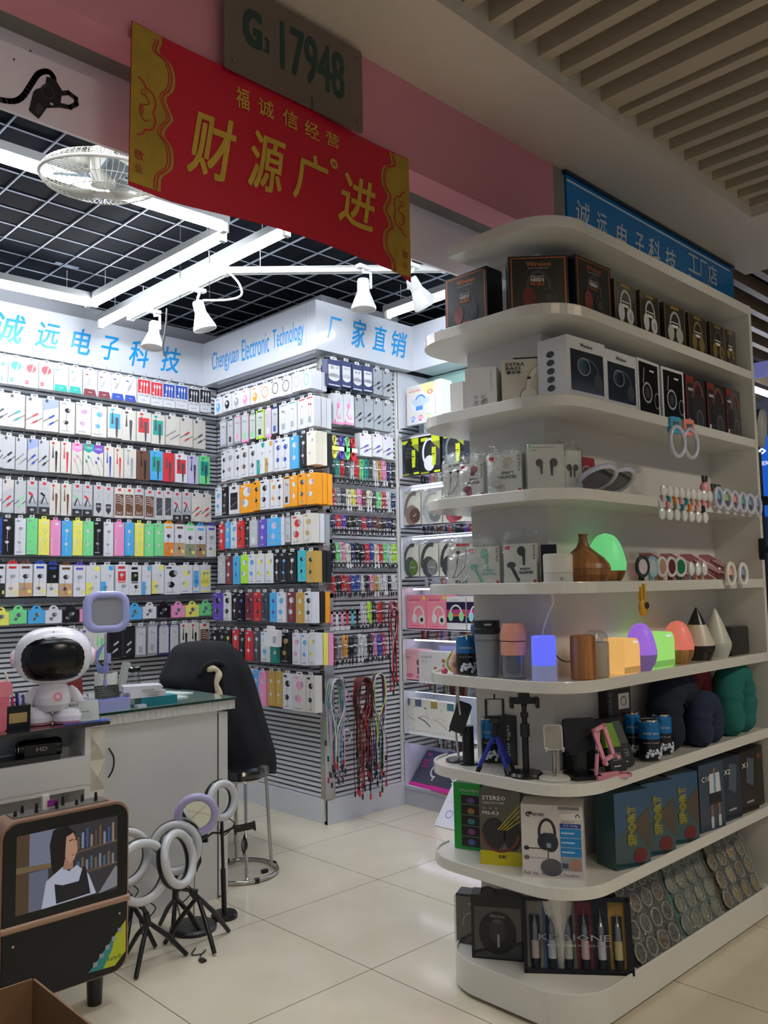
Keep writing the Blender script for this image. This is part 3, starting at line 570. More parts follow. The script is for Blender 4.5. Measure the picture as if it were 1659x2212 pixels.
# hooks and rails
def hook_mb(b,x,z,L_):
    b.tube([(x,0,z+.02),(x,-L_*.9,z+.004),(x,-L_-.015,z+.006),(x,-L_-.02,z+.018)],.0016,WIRE,5)
for wl,panel,off,L_ in (('A',SWA,4.972,.185),('B',SWB,3.214,.19),('C',SWC,3.822,.125)):
    n=0; rest=MB()
    for (x,z) in _hooks[wl]:
        lx = x+1.486 if wl=='A' else (4.965-x if wl=='B' else x-3.216)
        n+=1
        if n<=100: b=MB(); hook_mb(b,lx,z,L_); b.build('hook',panel)
        else: hook_mb(rest,lx,z,L_)
    if n>100: tag(rest.build('hook_set',panel),kind='stuff')
    zs=sorted({round(r[3]+.032,3) for r in ROWS if r[0]==wl})
    if wl=='C': zs+= [1.30,1.45,1.62,1.80,1.95,2.14]
    Lp={'A':4.69,'B':1.0,'C':.58}[wl]
    for z in zs:
        b=MB(); b.box(.0,-.012,z-.012,Lp,0,z+.012,P('#a9adb3',.3,.5)); b.build('rail',panel)
# coiled cables
def hank(b,m,h,w,plug,tie,dark=False,seed=0):
    rnd=random.Random(seed)
    for k in range(3):
        dx=(k-1)*w*.16; ww=w*(.34+.07*k); tw=rnd.uniform(-.2,.2); y=-.005*k
        pts=[]
        for i in range(17):
            t=i/16*2*PI; px=math.sin(t)*ww*(1 if math.cos(t)>0 else .85)*(.35+.65*abs(math.cos(t/1.0))**.5 if abs(math.cos(t))<.6 else 1); pts.append((dx+px+tw*.01*math.cos(t),y,h*.5+math.cos(t)*h*(.46-.02*k)))
        b.tube(pts[:-1],.0026,m,5,closed=True)
    for sx in (-1,1):
        b.tube([(sx*.006,-.012,h*.4),(sx*.01,-.014,.0),(sx*.012,-.014,-.012)],.0026,m,5); b.box(sx*.012-.004,-.018,-.034,sx*.012+.004,-.011,-.012,plug); b.box(sx*.012-.0028,-.017,-.044,sx*.012+.0028,-.012,-.034,WIRE)
CR=[(1.963,2.121,'kgrtdeWrktkdkWaplNNk'[0:0] or ['k','t','r','d','w','r','g','t','d','w','a','p','N','k']),
 (1.80,1.928,['r','e','d','c','y','p','m','c','d','g','r','w','N']),
 (1.665,1.769,['N','r','v','k','k','d','r','N','m','B','k','N','k']),
 (1.465,1.608,['k','g','p','c','N','k','k','r','n','c','r','g','w','L']),
 (1.295,1.418,['r','k','r','R','n','n','c','k','p','a','w','w','k','w']),
 (1.105,1.262,['p','w','p','r','T','k','w','L','k','r','B']),
 (.91,1.072,['m','e','o','k','d','w','w','k','p','n','r'])]
TIE=P('#eef0f2',.4)
_hm={}
for rI,(z0,z1,cols) in enumerate(CR):
    n=len(cols); xa=3.165; xb=3.70 if rI<4 else (3.69 if rI==4 else 3.60)
    for i,c in enumerate(cols):
        x=xa+(xb-xa)*(i+.5)/n; h=(z1-z0)-.03; key=(c,rI,i%3)
        small = rI==5 and i<6
        if small:
            b=MB(); b.torus((0,0,h-.005),.007,.0012,WIRE,(0,1,0),12,5); b.disc(0,h-.028,.011,.011,pc(c),y=-.004); b.box(-.008,-.004,.04,.008,0,h-.02,pc(c))
            for sx in (-1,0,1): b.tube([(sx*.004,-.002,.05),(sx*.011,-.004,.015)],.002,pc(c),5); b.box(sx*.011-.004,-.007,-.005,sx*.011+.004,0,.017,PAPER if c in 'wpr' else DK)
            o=b.build('keyring_cable',loc=(x,3.735,z0)); nm='short %s keyring cable'%PAL[c][1]
        else:
            if key not in _hm:
                b=MB(); hank(b,pc(c,.5),h,.036,PAPER if c in 'wpca' and i%2 else DK,TIE,seed=i); me=b.build('coiled_cable',mesh_only=True)
                b=MB(); b.box(-.0115,-.016,h*.49,.0115,.006,h*.49+.006,TIE); _hm[key]=(me,b.build('tie',mesh_only=True))
            me,tm=_hm[key]; o=bpy.data.objects.new('coiled_cable',me); COL.objects.link(o); o.location=(x,3.725-.006*(i%2),z0+.028+.004*((i*7)%3)); o.rotation_euler=(0,random.uniform(-.06,.06),random.uniform(-.4,.4))
            t=bpy.data.objects.new('cable_tie',tm); COL.objects.link(t); t.parent=o; nm='%s coiled cable'%PAL[c][1]
        tag(o,'%s, %s from left in %s row of cables on the pillar front'%(nm,ordn(i),ordn(rI)),'cable',group='coiled cables on the pillar front')
# carded flat cables
for i,(c,x) in enumerate((('y',3.183),('v',3.242),('g',3.285),('r',3.33))):
    o=thing('carded_cable','%s flat cable bundle held by a band, beside the white-and-violet cable boxes'%PAL[c][1],'cable',(x,3.70,2.085),0,'carded flat cables')
    b=MB()
    for k in range(4): b.tube(catmull([(-.003*k,.006*k-.01,.008),(-.017+.002*k,.005*k-.01,.04),(.003,.004*k-.01,.07),(-.014,.004*k-.01,.12),(0,.004*k-.01,.14),(.014,.004*k-.01,.12),(-.003,.004*k-.01,.07),(.017-.002*k,.005*k-.01,.04)],3,True),.0035,pc(c,.5),5,closed=True)
    b.build('cable',o); b=MB(); b.box(-.03,-.016,.055,.03,-.013,.08,pc(c) if c in 'yg' else PAPER); b.build('paper_band',o)
# long cables hanging at the bottom of the pillar front
def longcable(label,x,zt,z0,cols,wd,r=.0026,y=3.745,loops=0,group=None,plug=DK):
    t=thing('long_cable',label,'cable',(x,y,zt),0,group); rnd=random.Random(hash(label)%999 if False else int(x*1000)%97)
    for k,c in enumerate(cols):
        b=MB(); L_=zt-z0; a=rnd.uniform(-.5,.5)*wd; e=rnd.uniform(-.5,.5)*wd; d=-.004*k
        top=[(-wd*.5+rnd.uniform(-.01,.01),d,-.09),(-wd*.35,d,-.02),(0,d,0),(wd*.35,d,-.02),(wd*.5+rnd.uniform(-.01,.01),d,-.09)]
        l=L_*rnd.uniform(.7,1); q=L_*rnd.uniform(.55,.95)
        pts=[(a,d,-l),(a*1.1,d,-l*.6)]+[(top[0][0],d,-l*.3)]+top+[(wd*.42,d,-q*.4),(e,d,-q*.7),(e*1.1,d,-q)]
        b.tube(catmull(pts,5),r,pc(c,.45),5); b.box(a-.004,d-.004,-l-.03,a+.004,d+.004,-l,plug if k%2 else pc('r')); b.box(e*1.1-.004,d-.004,-q-.03,e*1.1+.004,d+.004,-q,plug); b.build('cord',t)
    for k in range(loops):
        b=MB(); b.torus((rnd.uniform(-.2,.2)*wd,-.03-.004*k,-.06-.004*k),wd*.42,r,pc(cols[k%len(cols)],.45),(0,1,.1),22,5); b.build('coil',t)
    return t
longcable('bundle of long multicoloured cables hanging over the pillar edge, lowest left',3.19,.83,.24,['g','b','p','c','t','e','r','w','g','k','l','b','w','p','c','e'],.10)
longcable('thick bundle of long red-and-black cables hanging below two coils',3.40,.82,.15,['R','m','k','B','R','k','m','B','k','R','k','B','m','k','B','r','k'],.10,loops=7)
longcable('arched pair of long lime, navy and red cables hanging right of the red-black bundle',3.545,.83,.12,['L','N','k','v','R','N','L','w'],.10)
longcable('long red, white and black cables with a coil, hanging at the pillar right edge',3.675,1.255,.70,['w','r','N','k','R','w','k','r'],.06,loops=5)
for j,(lab,x,z,c,R_,n) in enumerate((('grey-blue looped cable coil, uppermost of the small coils',3.232,.80,'e',.03,5),('pink looped cable bundle under the top grey coil',3.262,.72,'p',.028,4),('grey looped cable coil below the pink cable bundle',3.245,.605,'e',.036,5),('white looped cable coil below the grey coil',3.262,.50,'w',.038,5),('thin grey cable loop lowest of the small coils',3.196,.27,'e',.04,2))):
    b=MB()
    for k in range(n): b.torus((0,-.003*k,0),R_-.0012*k,.0022,pc(c,.45),(0.1,1,0),20,5)
    b.box(-.003,-.016,R_-.006,.003,.002,R_+.008,PAPER); o=b.build('cable_coil',loc=(x,3.715,z)); tag(o,lab,'cable')
# ================= tall shelving unit and everything on it =================
UW=P('#dfddd4',.22,coat=.5,noise=.02,nscale=4); UWP=P('#dcd8d2',.35)
unit=thing('shelving_unit','tall glossy cream shelving unit with rounded corner shelves, at the shop entrance','shelving unit')
def outline(x0,y0,x1,y1,r,rb,seg=10):
    pts=[(x1,y0),(x0+r,y0)]
    for i in range(seg+1):
        t=-PI/2-PI/2*i/seg; pts.append((x0+r+r*math.cos(t),y0+r+r*math.sin(t)))
    if rb:
        for i in range(seg+1):
            t=PI-PI/2*i/seg; pts.append((x0+rb+rb*math.cos(t),y1-rb+rb*math.sin(t)))
        pts+=[(2.5,y1),(2.5,1.98),(x1,1.98)]
    else: pts+=[(x0,y1),(x1,y1)]
    out=[]
    for p in pts:
        if not out or (abs(out[-1][0]-p[0])+abs(out[-1][1]-p[1]))>1e-5: out.append(p)
    return out
def shelf(zt,th=.036,x0=2.155,y0=1.45,y1=2.10,rb=.17,x1=3.60,name='shelf',rim=.008):
    b=MB(); o=outline(x0,y0,x1,y1,.17,rb); b.prism([(p[0],p[1],zt-th) for p in o],[(p[0],p[1],zt-rim) for p in o],UW)
    if rim:
        i_=outline(x0+.008,y0+.008,x1,y1-.008 if rb else y1,.162,rb and .162); n=min(len(o),len(i_))
        k=(2+10+11) if rb else 13
        for a in range(k-1):
            p,q,s_,t=o[a],o[a+1],i_[a],i_[a+1]
            b.add([(p[0],p[1],zt-rim),(q[0],q[1],zt-rim),(q[0],q[1],zt),(p[0],p[1],zt),(s_[0],s_[1],zt),(t[0],t[1],zt),(s_[0],s_[1],zt-rim),(t[0],t[1],zt-rim)],[(1,0,3,2),(2,3,4,5),(5,4,6,7)],UW)
    for f in range(len(b.s)): b.s[f]=False
    bevel(b.build(name,unit),.003,2,50)
shelf(2.52,.038,y1=1.885,rb=0,rim=0)
for z in (2.235,1.94,1.645,1.353,1.05,.745,.443): shelf(z)
shelf(.117,.103,2.20,1.478,2.06,.17,name='plinth')
b=MB(); b.box(2.36,1.65,.1,2.54,1.98,2.49,UWP); b.build('column',unit)
b=MB(); b.box(2.54,1.652,.1,3.60,1.67,2.49,UWP); b.build('back_panel',unit)
b=MB(); b.box(3.60,1.45,0,3.625,1.98,2.522,UW); bevel(b.build('end_panel',unit),.003)
ZS={2:2.227,3:1.932,4:1.637,5:1.345,6:1.042,7:.737,8:.435,9:.109}
def carton(name,label,cat,x,y,z,rz,w,h,d,body,fn=None,group=None,tilt=0,side=None,grp=None):
    b=MB(); b.box(-w/2,0,0,w/2,d,h,body)
    if fn: fn(b,w,h)
    if side:
        b.T=Matrix(((0,1,0,-w/2-.0006),(-1,0,0,d/2),(0,0,1,0),(0,0,0,1)))@Matrix.Identity(4); side(b,d,h); b.T=Matrix.Identity(4)
    o=b.build(name,loc=(x,y,z)); o.rotation_euler=(tilt,0,math.radians(rz)); bevel(o,.0015,1); return tag(o,label,cat,group)
def hp(b,cx,cz,s,band,cup,cup2=None,y=-.001):
    """printed pair of over-ear headphones"""
    b.ring(cx,cz+s*.15,s*.62,s*.85,s*.16,band,y=y,seg=24,a0=-.15,a1=PI+.15)
    b.disc(cx-s*.5,cz-s*.35,s*.34,s*.5,cup,y=y-.0003); b.disc(cx+s*.45,cz-s*.4,s*.4,s*.48,cup2 or cup,y=y-.0004)
    b.ring(cx+s*.45,cz-s*.4,s*.4,s*.48,s*.05,band,y=y-.0006); b.disc(cx+s*.5,cz-s*.4,s*.17,s*.22,band,y=y-.0008)
COP=P('#b9683e',.3,.5); BLK=P('#0c0f11',.3,coat=.15); OFF=P('#e8e4dc',.35); RD=P('#7e2e2a',.4); GLD=P('#b79a55',.3,.6)
def f_wl(b,w,h):
    b.rect(-w*.46,h*.03,-w*.44,h*.97,COP); b.rect(w*.44,h*.03,w*.46,h*.97,COP); b.rect(-w*.46,h*.955,w*.46,h*.97,COP)
    b.text('Wireless',-w*.2,h*.82,w*.22,h*.9,COP,y=-.001,bold=.03); b.text('Stereo Headphones',-w*.17,h*.775,w*.17,h*.8,OFF,y=-.001)
    b.text('EVERY BODY',-w*.13,h*.63,w*.1,h*.66,OFF,y=-.0022); b.text('NEEDS',-w*.13,h*.56,w*.1,h*.62,OFF,y=-.0022,bold=.04); b.text('MUSIC',-w*.13,h*.49,w*.1,h*.55,COP,y=-.0022,bold=.04)
    hp(b,0,h*.42,w*.34,P('#3c3f44',.3),RD,BLK); b.rbox(-w*.08,-.002,h*.13,w*.08,0,h*.16,.003,COP); 
    for i in range(4): b.ring(-w*.2+i*w*.13,h*.07,w*.03,h*.02,.0012,OFF,y=-.001,seg=8)
carton('headphone_box','black copper-edged headphone box leftmost on the shelf second from the top','box',2.212,1.856,ZS[2],-90,.19,.205,.085,BLK,f_wl)
carton('headphone_box','black copper-edged headphone box turned to the corner, beside the leftmost copper-edged one','box',2.262,1.585,ZS[2],-47,.195,.20,.09,BLK,f_wl)
carton('headphone_box','black copper-edged headphone box showing its lettered side, before the clear-fronted ones','box',2.455,1.497,ZS[2],-2,.205,.205,.10,BLK,f_wl,side=lambda b,w,h:(b.text('WE GIVE YOU THE BEST',-w*.12,h*.12,w*.1,h*.8,P('#c9b28a',.3),y=-.0006,rot=-90,bold=.02)))
SG=P('#3f3a33',.12,coat=1); 
def f_clear(c1,c2):
    def f(b,w,h):
        b.rect(-w*.48,h*.01,-w*.46,h*.99,GLD); b.rect(w*.46,h*.01,w*.48,h*.99,GLD); b.rect(-w*.48,h*.975,w*.48,h*.985,GLD); b.rect(-w*.2,h*.9,w*.2,h*.96,GLD)
        hp(b,0,h*.5,w*.42,c1,c2,c2); b.rect(-w*.14,h*.5,w*.14,h*.56,OFF); b.rect(-w*.18,h*.6,w*.18,h*.62,OFF)
    return f
SI=P('#cfd1cc',.25,.3)
for i,(x,c1,c2,nm) in enumerate(((2.665,SI,P('#d9dbd8',.3),'white'),(2.838,SI,P('#d9dbd8',.3),'white'),(3.03,P('#aeb2a9',.3),P('#b9bcae',.3),'grey'),(3.22,P('#8a7448',.3),GLD,'gold'),(3.40,P('#55503f',.3),GLD,'gold'),(3.535,P('#4c4a44',.3),GLD,'gold and dark'))):
    w=.155 if i<5 else .1
    carton('headphone_box','dark clear-fronted box with %s headphones, %s in its row under the top shelf'%(nm,ordn(i)),'box',x if i<5 else 3.52,1.50,ZS[2]+.001,random.uniform(-3,3),w,.18,.07,SG,f_clear(c1,c2),group='clear-fronted headphone boxes')
# third level
WB=P('#ddd9d6',.35)
def f_bw(b,w,h):
    b.text('BLACK',w*.05,h*.08,w*.2,h*.36,INK,y=-.001,rot=90); b.rect(-w*.04,h*.0,-w*.04,h*.0,INK)
    b.text('BLACK',-w*.22,h*.06,-w*.1,h*.32,INK,y=-.001,rot=90); b.text('WHITE',w*.0,h*.06,w*.12,h*.32,INK,y=-.001,rot=90)
    for x in (-.22,.0): b.ring(w*(x+.06),h*.39,w*.06,h*.035,.0015,INK,y=-.001,seg=4,a0=PI/4,a1=2*PI+PI/4)
    b.text('MADE IN CHINA',w*.3,h*.5,w*.36,h*.92,GREYI,y=-.001,rot=90)
def f_bw2(b,w,h):
    for k,z in enumerate((.75,.6,.42,.28)): b.ring(w*.2,h*z,w*.11,h*.06,.0025,P('#6f7fc8') if k==0 else GREYI,y=-.001,seg=14)
    b.line([(-w*.05,h*.7),(-w*.1,h*.5),(0,h*.3),(-w*.1,h*.12)],.0018,INK); b.rect(-w*.12,h*.5,0,h*.68,P('#4b5a66')); b.rect(-w*.45,h*.22,-w*.25,h*.25,P('#7f8ad0')); b.rect(-w*.45,h*.16,-w*.2,h*.18,GREYI)
carton('cable_kit_box','white carton marked BLACK and WHITE with tick squares on its side, third shelf level','box',2.262,1.84,ZS[3],-62,.11,.17,.09,WB,f_bw,side=f_bw2)
carton('thin_white_box','thin white box with a brown top edge behind the carton marked BLACK and WHITE','box',2.30,1.985,ZS[3],-90,.06,.15,.03,OFF)
CRM=P('#d9d2bd',.35)
def f_extra(b,w,h):
    b.text('EXTRA',-w*.42,h*.86,-w*.05,h*.93,INK,y=-.001,bold=.03); b.text('BASS',-w*.42,h*.78,-w*.12,h*.845,INK,y=-.001,bold=.03); b.text('重低音',-w*.41,h*.70,-w*.12,h*.765,INK,y=-.001,bold=.03)
    WH=P('#efe9dc',.3); b.ring(w*.32,h*.35,w*.36,h*.52,w*.09,WH,y=-.0008,seg=24,a0=PI*.35,a1=PI*1.05); b.ring(w*.32,h*.35,w*.37,h*.53,.001,INK,y=-.001,seg=24,a0=PI*.35,a1=PI*1.05)
    b.rect(w*.0,h*.58,w*.07,h*.63,INK,y=-.0014); b.disc(w*.02,h*.2,w*.17,h*.2,WH,y=-.0012); b.ring(w*.02,h*.2,w*.18,h*.21,.002,INK,y=-.0016,a0=PI*.6,a1=PI*1.3); b.disc(w*.36,h*.12,w*.14,h*.16,INK,y=-.0014); b.disc(w*.38,h*.1,w*.11,h*.12,P('#8f8f98'),y=-.0018)
o=carton('headphone_box','cream headphone box printed EXTRA BASS beside the tall white headphone boxes','box',2.277,1.653,ZS[3],-52,.168,.165,.10,CRM,f_extra)
b=MB(); b.rbox(-.045,.03,.164,.045,.033,.178,.005,BLK); b.build('carry_tab',o)
WHB=P('#d9dadb',.3)
def f_wwh(b,w,h):
    b.rect(-w*.42,h*.17,w*.44,h*.8,P('#28313c',.15,coat=1)); b.disc(-w*.08,h*.56,w*.16,h*.13,P('#3d5a66')); b.ring(-w*.08,h*.56,w*.17,h*.14,.003,GREYI,y=-.001); b.ring(w*.02,h*.45,w*.3,h*.25,.006,P('#4b5560'),y=-.0008,a0=0,a1=PI*.8); b.disc(w*.28,h*.35,w*.12,h*.14,P('#3a434c'),y=-.0012)
    b.text('Wireless',-w*.16,h*.86,w*.16,h*.92,INK,y=-.001,bold=.02); b.rect(-w*.05,h*.07,w*.1,h*.09,GREYI)
def f_wside(b,w,h):
    for k in range(5): b.disc(-w*.05,h*(.75-.13*k),w*.13,h*.05,INK,y=-.0008)
carton('headphone_box','largest white box printed Wireless, with five dark dots on its side','box',2.385,1.492,ZS[3],-3,.21,.215,.12,WHB,f_wwh,side=f_wside)
carton('headphone_box','white Wireless box just right of the largest white one','box',2.61,1.497,ZS[3],-1,.205,.212,.11,WHB,f_wwh)
def f_blkwin(b,w,h):
    b.rect(-w*.43,h*.1,w*.43,h*.95,P('#141619',.08,coat=1)); b.ring(-w*.08,h*.45,w*.22,h*.18,.008,GREYI,y=-.001); b.disc(-w*.08,h*.45,w*.12,h*.1,P('#3a3c3a'),y=-.0012); b.line([(-w*.25,h*.6),(-w*.2,h*.85)],.005,GREYI,y=-.001); b.ring(w*.35,h*.35,w*.12,h*.14,.003,GREYI,y=-.001,seg=12); b.rect(w*.05,h*.82,w*.25,h*.85,OFF,y=-.001); b.rect(-w*.1,h*.04,w*.1,h*.06,GREYI)
for i,x in enumerate((2.803,2.987)): carton('headphone_box','white-edged box with a glossy black picture, %s of two beside the dark red-trimmed boxes'%('left' if i==0 else 'right'),'box',x,1.499,ZS[3],random.uniform(-2,2),.165,.218,.10,WHB,f_blkwin,group='glossy black-picture headphone boxes')
def f_red(b,w,h):
    b.rect(-w*.5,h*.86,-w*.1,h*.99,RD); b.rect(-w*.5,0,-w*.46,h*.9,RD); b.ring(w*.1,h*.55,w*.28,h*.36,w*.07,RD,y=-.001,a0=.3,a1=PI+.2); b.ring(w*.1,h*.55,w*.3,h*.38,.0016,GREYI,y=-.0012,a0=.3,a1=PI+.2)
    b.disc(-w*.12,h*.42,w*.17,h*.2,INK,y=-.0014); b.disc(w*.15,h*.22,w*.18,h*.19,P('#3d3a3a'),y=-.0016); b.ring(w*.15,h*.22,w*.18,h*.19,.0018,GREYI,y=-.0018); b.rect(-w*.4,h*.72,-w*.05,h*.77,GREYI); b.rect(-w*.42,h*.1,-w*.34,h*.2,OFF)
for i,x in enumerate((3.175,3.355,3.515)): carton('headphone_box','dark red-trimmed headphone box, %s from the right end panel'%(('third','second','nearest')[i]),'box',x,1.50,ZS[3],random.uniform(-2,2),.165 if i<2 else .14,.218,.10,P('#3b3432',.2,coat=.6),f_red,group='red-trimmed headphone boxes')
# fourth and fifth levels: bagged earphone boxes
BAG=film('bag_film','#f6f8f6',.06,.05,1.0,22)
def bag(parent,w,h,d,top=.035,seed=1):
    rnd=random.Random(seed); b=MB(); n=10; vs=[]; rows=6
    for j in range(rows):
        z=h*j/(rows-3) if j<rows-2 else h+top*(j-(rows-3))/2.0*1.0
        k=1.0 if j<rows-2 else (.8 if j==rows-2 else .95)
        dd=1.0 if j<rows-2 else (.35 if j==rows-2 else .12)
        ring=[(-w/2,-.002),(-w/4,-.003),(0,-.004),(w/4,-.003),(w/2,-.002),(w/2,d),(w/4,d),(0,d),(-w/4,d),(-w/2,d)]
        for (x,y) in ring: vs.append((x*1.05*k+rnd.uniform(-1,1)*(.0008 if j<rows-2 else .008),(y-d/2)*1.04*dd+d/2+rnd.uniform(-1,0)*(.001 if j<rows-2 else .006)-.001,z+rnd.uniform(-1,1)*(.001 if j<rows-2 else .007)))
    fs=[(j*n+i,j*n+(i+1)%n,(j+1)*n+(i+1)%n,(j+1)*n+i) for j in range(rows-1) for i in range(n)]
    b.add(vs,fs,BAG,True); return b.build('plastic_bag',parent)
def tws(b,x,z,s,m,fl=1):
    b.disc(x,z,s,s*1.1,m,y=-.0012); b.poly([(x+fl*s*.1,z-s*.3),(x+fl*s*.95,z-s*.1),(x+fl*s*.8,z-s*3.2),(x+fl*s*.3,z-s*3.3)],m,y=-.001)
def f_jbl(m,txt):
    def f(b,w,h):
        b.rect(-w*.46,h*.86,-w*.3,h*.95,pc('r')); b.disc(w*.12,h*.82,w*.16,h*.1,m); b.disc(w*.05,h*.7,w*.1,h*.06,m); b.disc(-w*.2,h*.28,w*.2,h*.1,m); b.disc(-w*.12,h*.18,w*.14,h*.09,m)
        b.text('ENJOY',-w*.08,h*.5,w*.28,h*.58,txt,y=-.002,bold=.05); b.text('UNLIMITED',-w*.2,h*.41,w*.36,h*.48,txt,y=-.002,bold=.05); b.rect(w*.4,h*.05,w*.48,h*.16,pc('r')); b.text('EXTRA',w*.4,h*.55,w*.47,h*.95,INK,y=-.001,rot=-90)
    return f
def f_pod(m):
    def f(b,w,h):
        b.rect(-w*.46,h*.86,-w*.3,h*.95,pc('r')); tws(b,w*.05,h*.82,w*.13,m); b.line([(-w*.25,h*.42),(-w*.05,h*.1)],.011,m); b.disc(-w*.27,h*.48,w*.14,h*.08,m,y=-.0014)
        b.text('ENJOY',w*.0,h*.34,w*.32,h*.41,m,y=-.002,bold=.05); b.text('UNLIMITED',-w*.05,h*.26,w*.4,h*.325,m,y=-.002,bold=.05); b.rect(w*.4,h*.02,w*.48,h*.12,pc('r')); b.text('EXTRA',w*.4,h*.6,w*.47,h*.95,INK,y=-.001,rot=-90)
    return f
def f_neck(t1):
    def f(b,w,h):
        b.rect(-w*.2,h*.9,w*.35,h*.96,INK if t1 else pc('r')); b.disc(-w*.1,h*.76,w*.08,h*.035,INK); b.disc(w*.28,h*.76,w*.08,h*.035,INK); b.line([(-w*.1,h*.76),(-w*.12,h*.45),(-w*.2,h*.25),(-w*.3,h*.18),(-w*.1,h*.2),(w*.2,h*.4),(w*.28,h*.76)],.0018,INK); b.line([(-w*.1,h*.6),(-w*.12,h*.5)],.004,INK)
        b.text('WIRELESS' if t1 else 'METAL HEAVY',-w*.2,h*.91,w*.3,h*.95,PAPER,y=-.0018) if t1 else b.text('METAL HEAVY',-w*.15,h*.05,w*.35,h*.12,INK,y=-.001,bold=.03)
    return f
OW=P('#dcdad3',.3)
def bagged(label,x,y,lv,rz,w,h,d,body,fn,seed,name='earphone_box',top=.035,tilt=0):
    o=carton(name,label,'box',x,y,ZS[lv]+.002,rz,w,h,d,body,fn,tilt=tilt); bag(o,w,h,d,top,seed); return o
bagged('bagged off-white box with wired neckband earphones, leftmost on the fourth level',2.215,1.938,4,-88,.088,.135,.03,OW,f_neck(True),1)
bagged('bagged white box with dark red earbuds printed ENJOY UNLIMITED',2.205,1.845,4,-84,.093,.122,.035,OW,f_jbl(P('#8c2738',.3),P('#6b3442')),2)
bagged('bagged off-white box with cream earbuds printed ENJOY UNLIMITED',2.215,1.712,4,-75,.118,.138,.04,OW,f_jbl(P('#cbc2b2',.35),P('#6a6258')),3)
carton('black_box','black box edges standing behind the cream-earbud box','box',2.262,1.635,ZS[4],-70,.03,.13,.05,BLK)
def f_tws2(b,w,h):
    b.rect(-w*.48,h*.92,-w*.42,h*.98,pc('g')); b.rect(-w*.4,h*.93,w*.2,h*.95,GREYI); b.rect(-w*.4,h*.87,-w*.25,h*.885,pc('t')); tws(b,-w*.2,h*.62,w*.1,P('#5a5048'),1); tws(b,w*.2,h*.62,w*.11,P('#4c4546'),-1)
bagged('largest bagged box on the fourth level, showing two long-stemmed dark earbuds',2.262,1.578,4,-45,.115,.158,.04,OW,f_tws2,4,top=.045)
bagged('bagged green-sided box with a pair of slim dark earbuds, beside the largest bagged box',2.34,1.535,4,-25,.075,.14,.04,P('#cfd6cf',.3),lambda b,w,h:(b.rect(-w*.5,h*.88,-w*.3,h*.97,pc('t')),tws(b,-w*.12,h*.6,w*.13,INK,1),tws(b,w*.2,h*.6,w*.13,INK,-1)),5)
carton('mirror_light_box','red box with two round mirror pictures standing behind the lying mirror lights','box',2.505,1.60,ZS[4],0,.20,.15,.04,P('#a8343c',.35),lambda b,w,h:(b.ring(-w*.2,h*.6,w*.17,h*.2,.006,GREYI),b.disc(-w*.2,h*.6,w*.14,h*.17,P('#6a4a44')),b.ring(w*.22,h*.6,w*.17,h*.2,.006,GREYI),b.disc(w*.22,h*.6,w*.14,h*.17,P('#6a4a44'))),tilt=-.1)
GRING=P('#c9cbdc',.15,coat=1)
def mirlight(label,x,y,c,R=.062,tilt=1.05,rz=-.35,z=None):
    t=thing('mirror_light',label,'clip-on light',(x,y,(ZS[4] if z is None else z)+.035)); t.rotation_euler=(tilt,0,rz)
    b=MB(); b.torus((0,0,.03),R,.009,GRING,(0,1,0),32,8,sx=1,sy=1.1); b.build('light_ring',t)
    b=MB(); b.lathe([(.0001,0),(R-.004,0),(R-.004,.004),(.0001,.004)],P('#8d8f96',.05,.9),(0,.002,.03),28,axis=(0,-1,0)); b.build('mirror',t)
    b=MB(); b.rbox(-.03,.006,-.035,.03,.022,.03,.01,c); b.build('clip',t)
mirlight('oval clip-on ring light with a coral back lying before the red mirror box',2.425,1.515,P('#e8745c',.3))
mirlight('oval clip-on ring light with a teal back lying beside the coral one',2.54,1.515,P('#2d8c9c',.3))
carton('ring_light_box','small white box picturing a cream ring light, right of the lying mirror lights','box',2.69,1.555,ZS[4],-8,.085,.09,.04,OW,lambda b,w,h:(b.ring(w*.2,h*.5,w*.25,h*.36,.007,P('#d8cfa8')),b.disc(-w*.3,h*.75,w*.06,h*.06,pc('r'))))
CLP=P('#e9e9e4',.12,coat=1)
def bulbclip(label,x,z,c,hang=False,grp=None):
    t=thing('clip_light',label,'clip-on light',(x,1.447,z),random.uniform(-.3,.1),grp)
    b=MB(); b.ball((0,-.008,0),.019,CLP,sx=1,sy=.45,sz=1.15,seg=14,rings=8); b.build('lens',t)
    b=MB(); b.box(-.006,-.006,-.042 if not hang else .018,.006,.006,-.016 if not hang else .045,c); b.build('clip',t)
PCOL=[('#c9a7b8','pale pink'),('#2d8c9c','teal'),('#e88a3a','orange'),('#e09a9a','coral'),('#39909a','dark teal'),('#dba0a0','rose'),('#cfae8c','tan'),('#df9090','salmon'),('#d98a8a','dusty pink')]
for i in range(9): bulbclip('clear-lensed clip light with a %s clip, %s on the fourth shelf edge'%(PCOL[i][1],ordn(i)),2.765+.0445*i,1.668,P(PCOL[i][0],.4),grp='clip lights on the fourth shelf edge')
QC=[('#d8d8d8','white'),('#d98a8a','pink'),('#8a8f8a','grey'),('#2d8c9c','teal'),('#e88a3a','orange'),('#e09a9a','coral'),('#2a2a2c','black')]
for i in range(7): bulbclip('clear clip light on a %s clip, %s hanging below the fourth shelf'%(QC[i][1],ordn(i)),2.745+.055*i,1.585,P(QC[i][0],.4),True,'clip lights hanging below the fourth shelf edge')
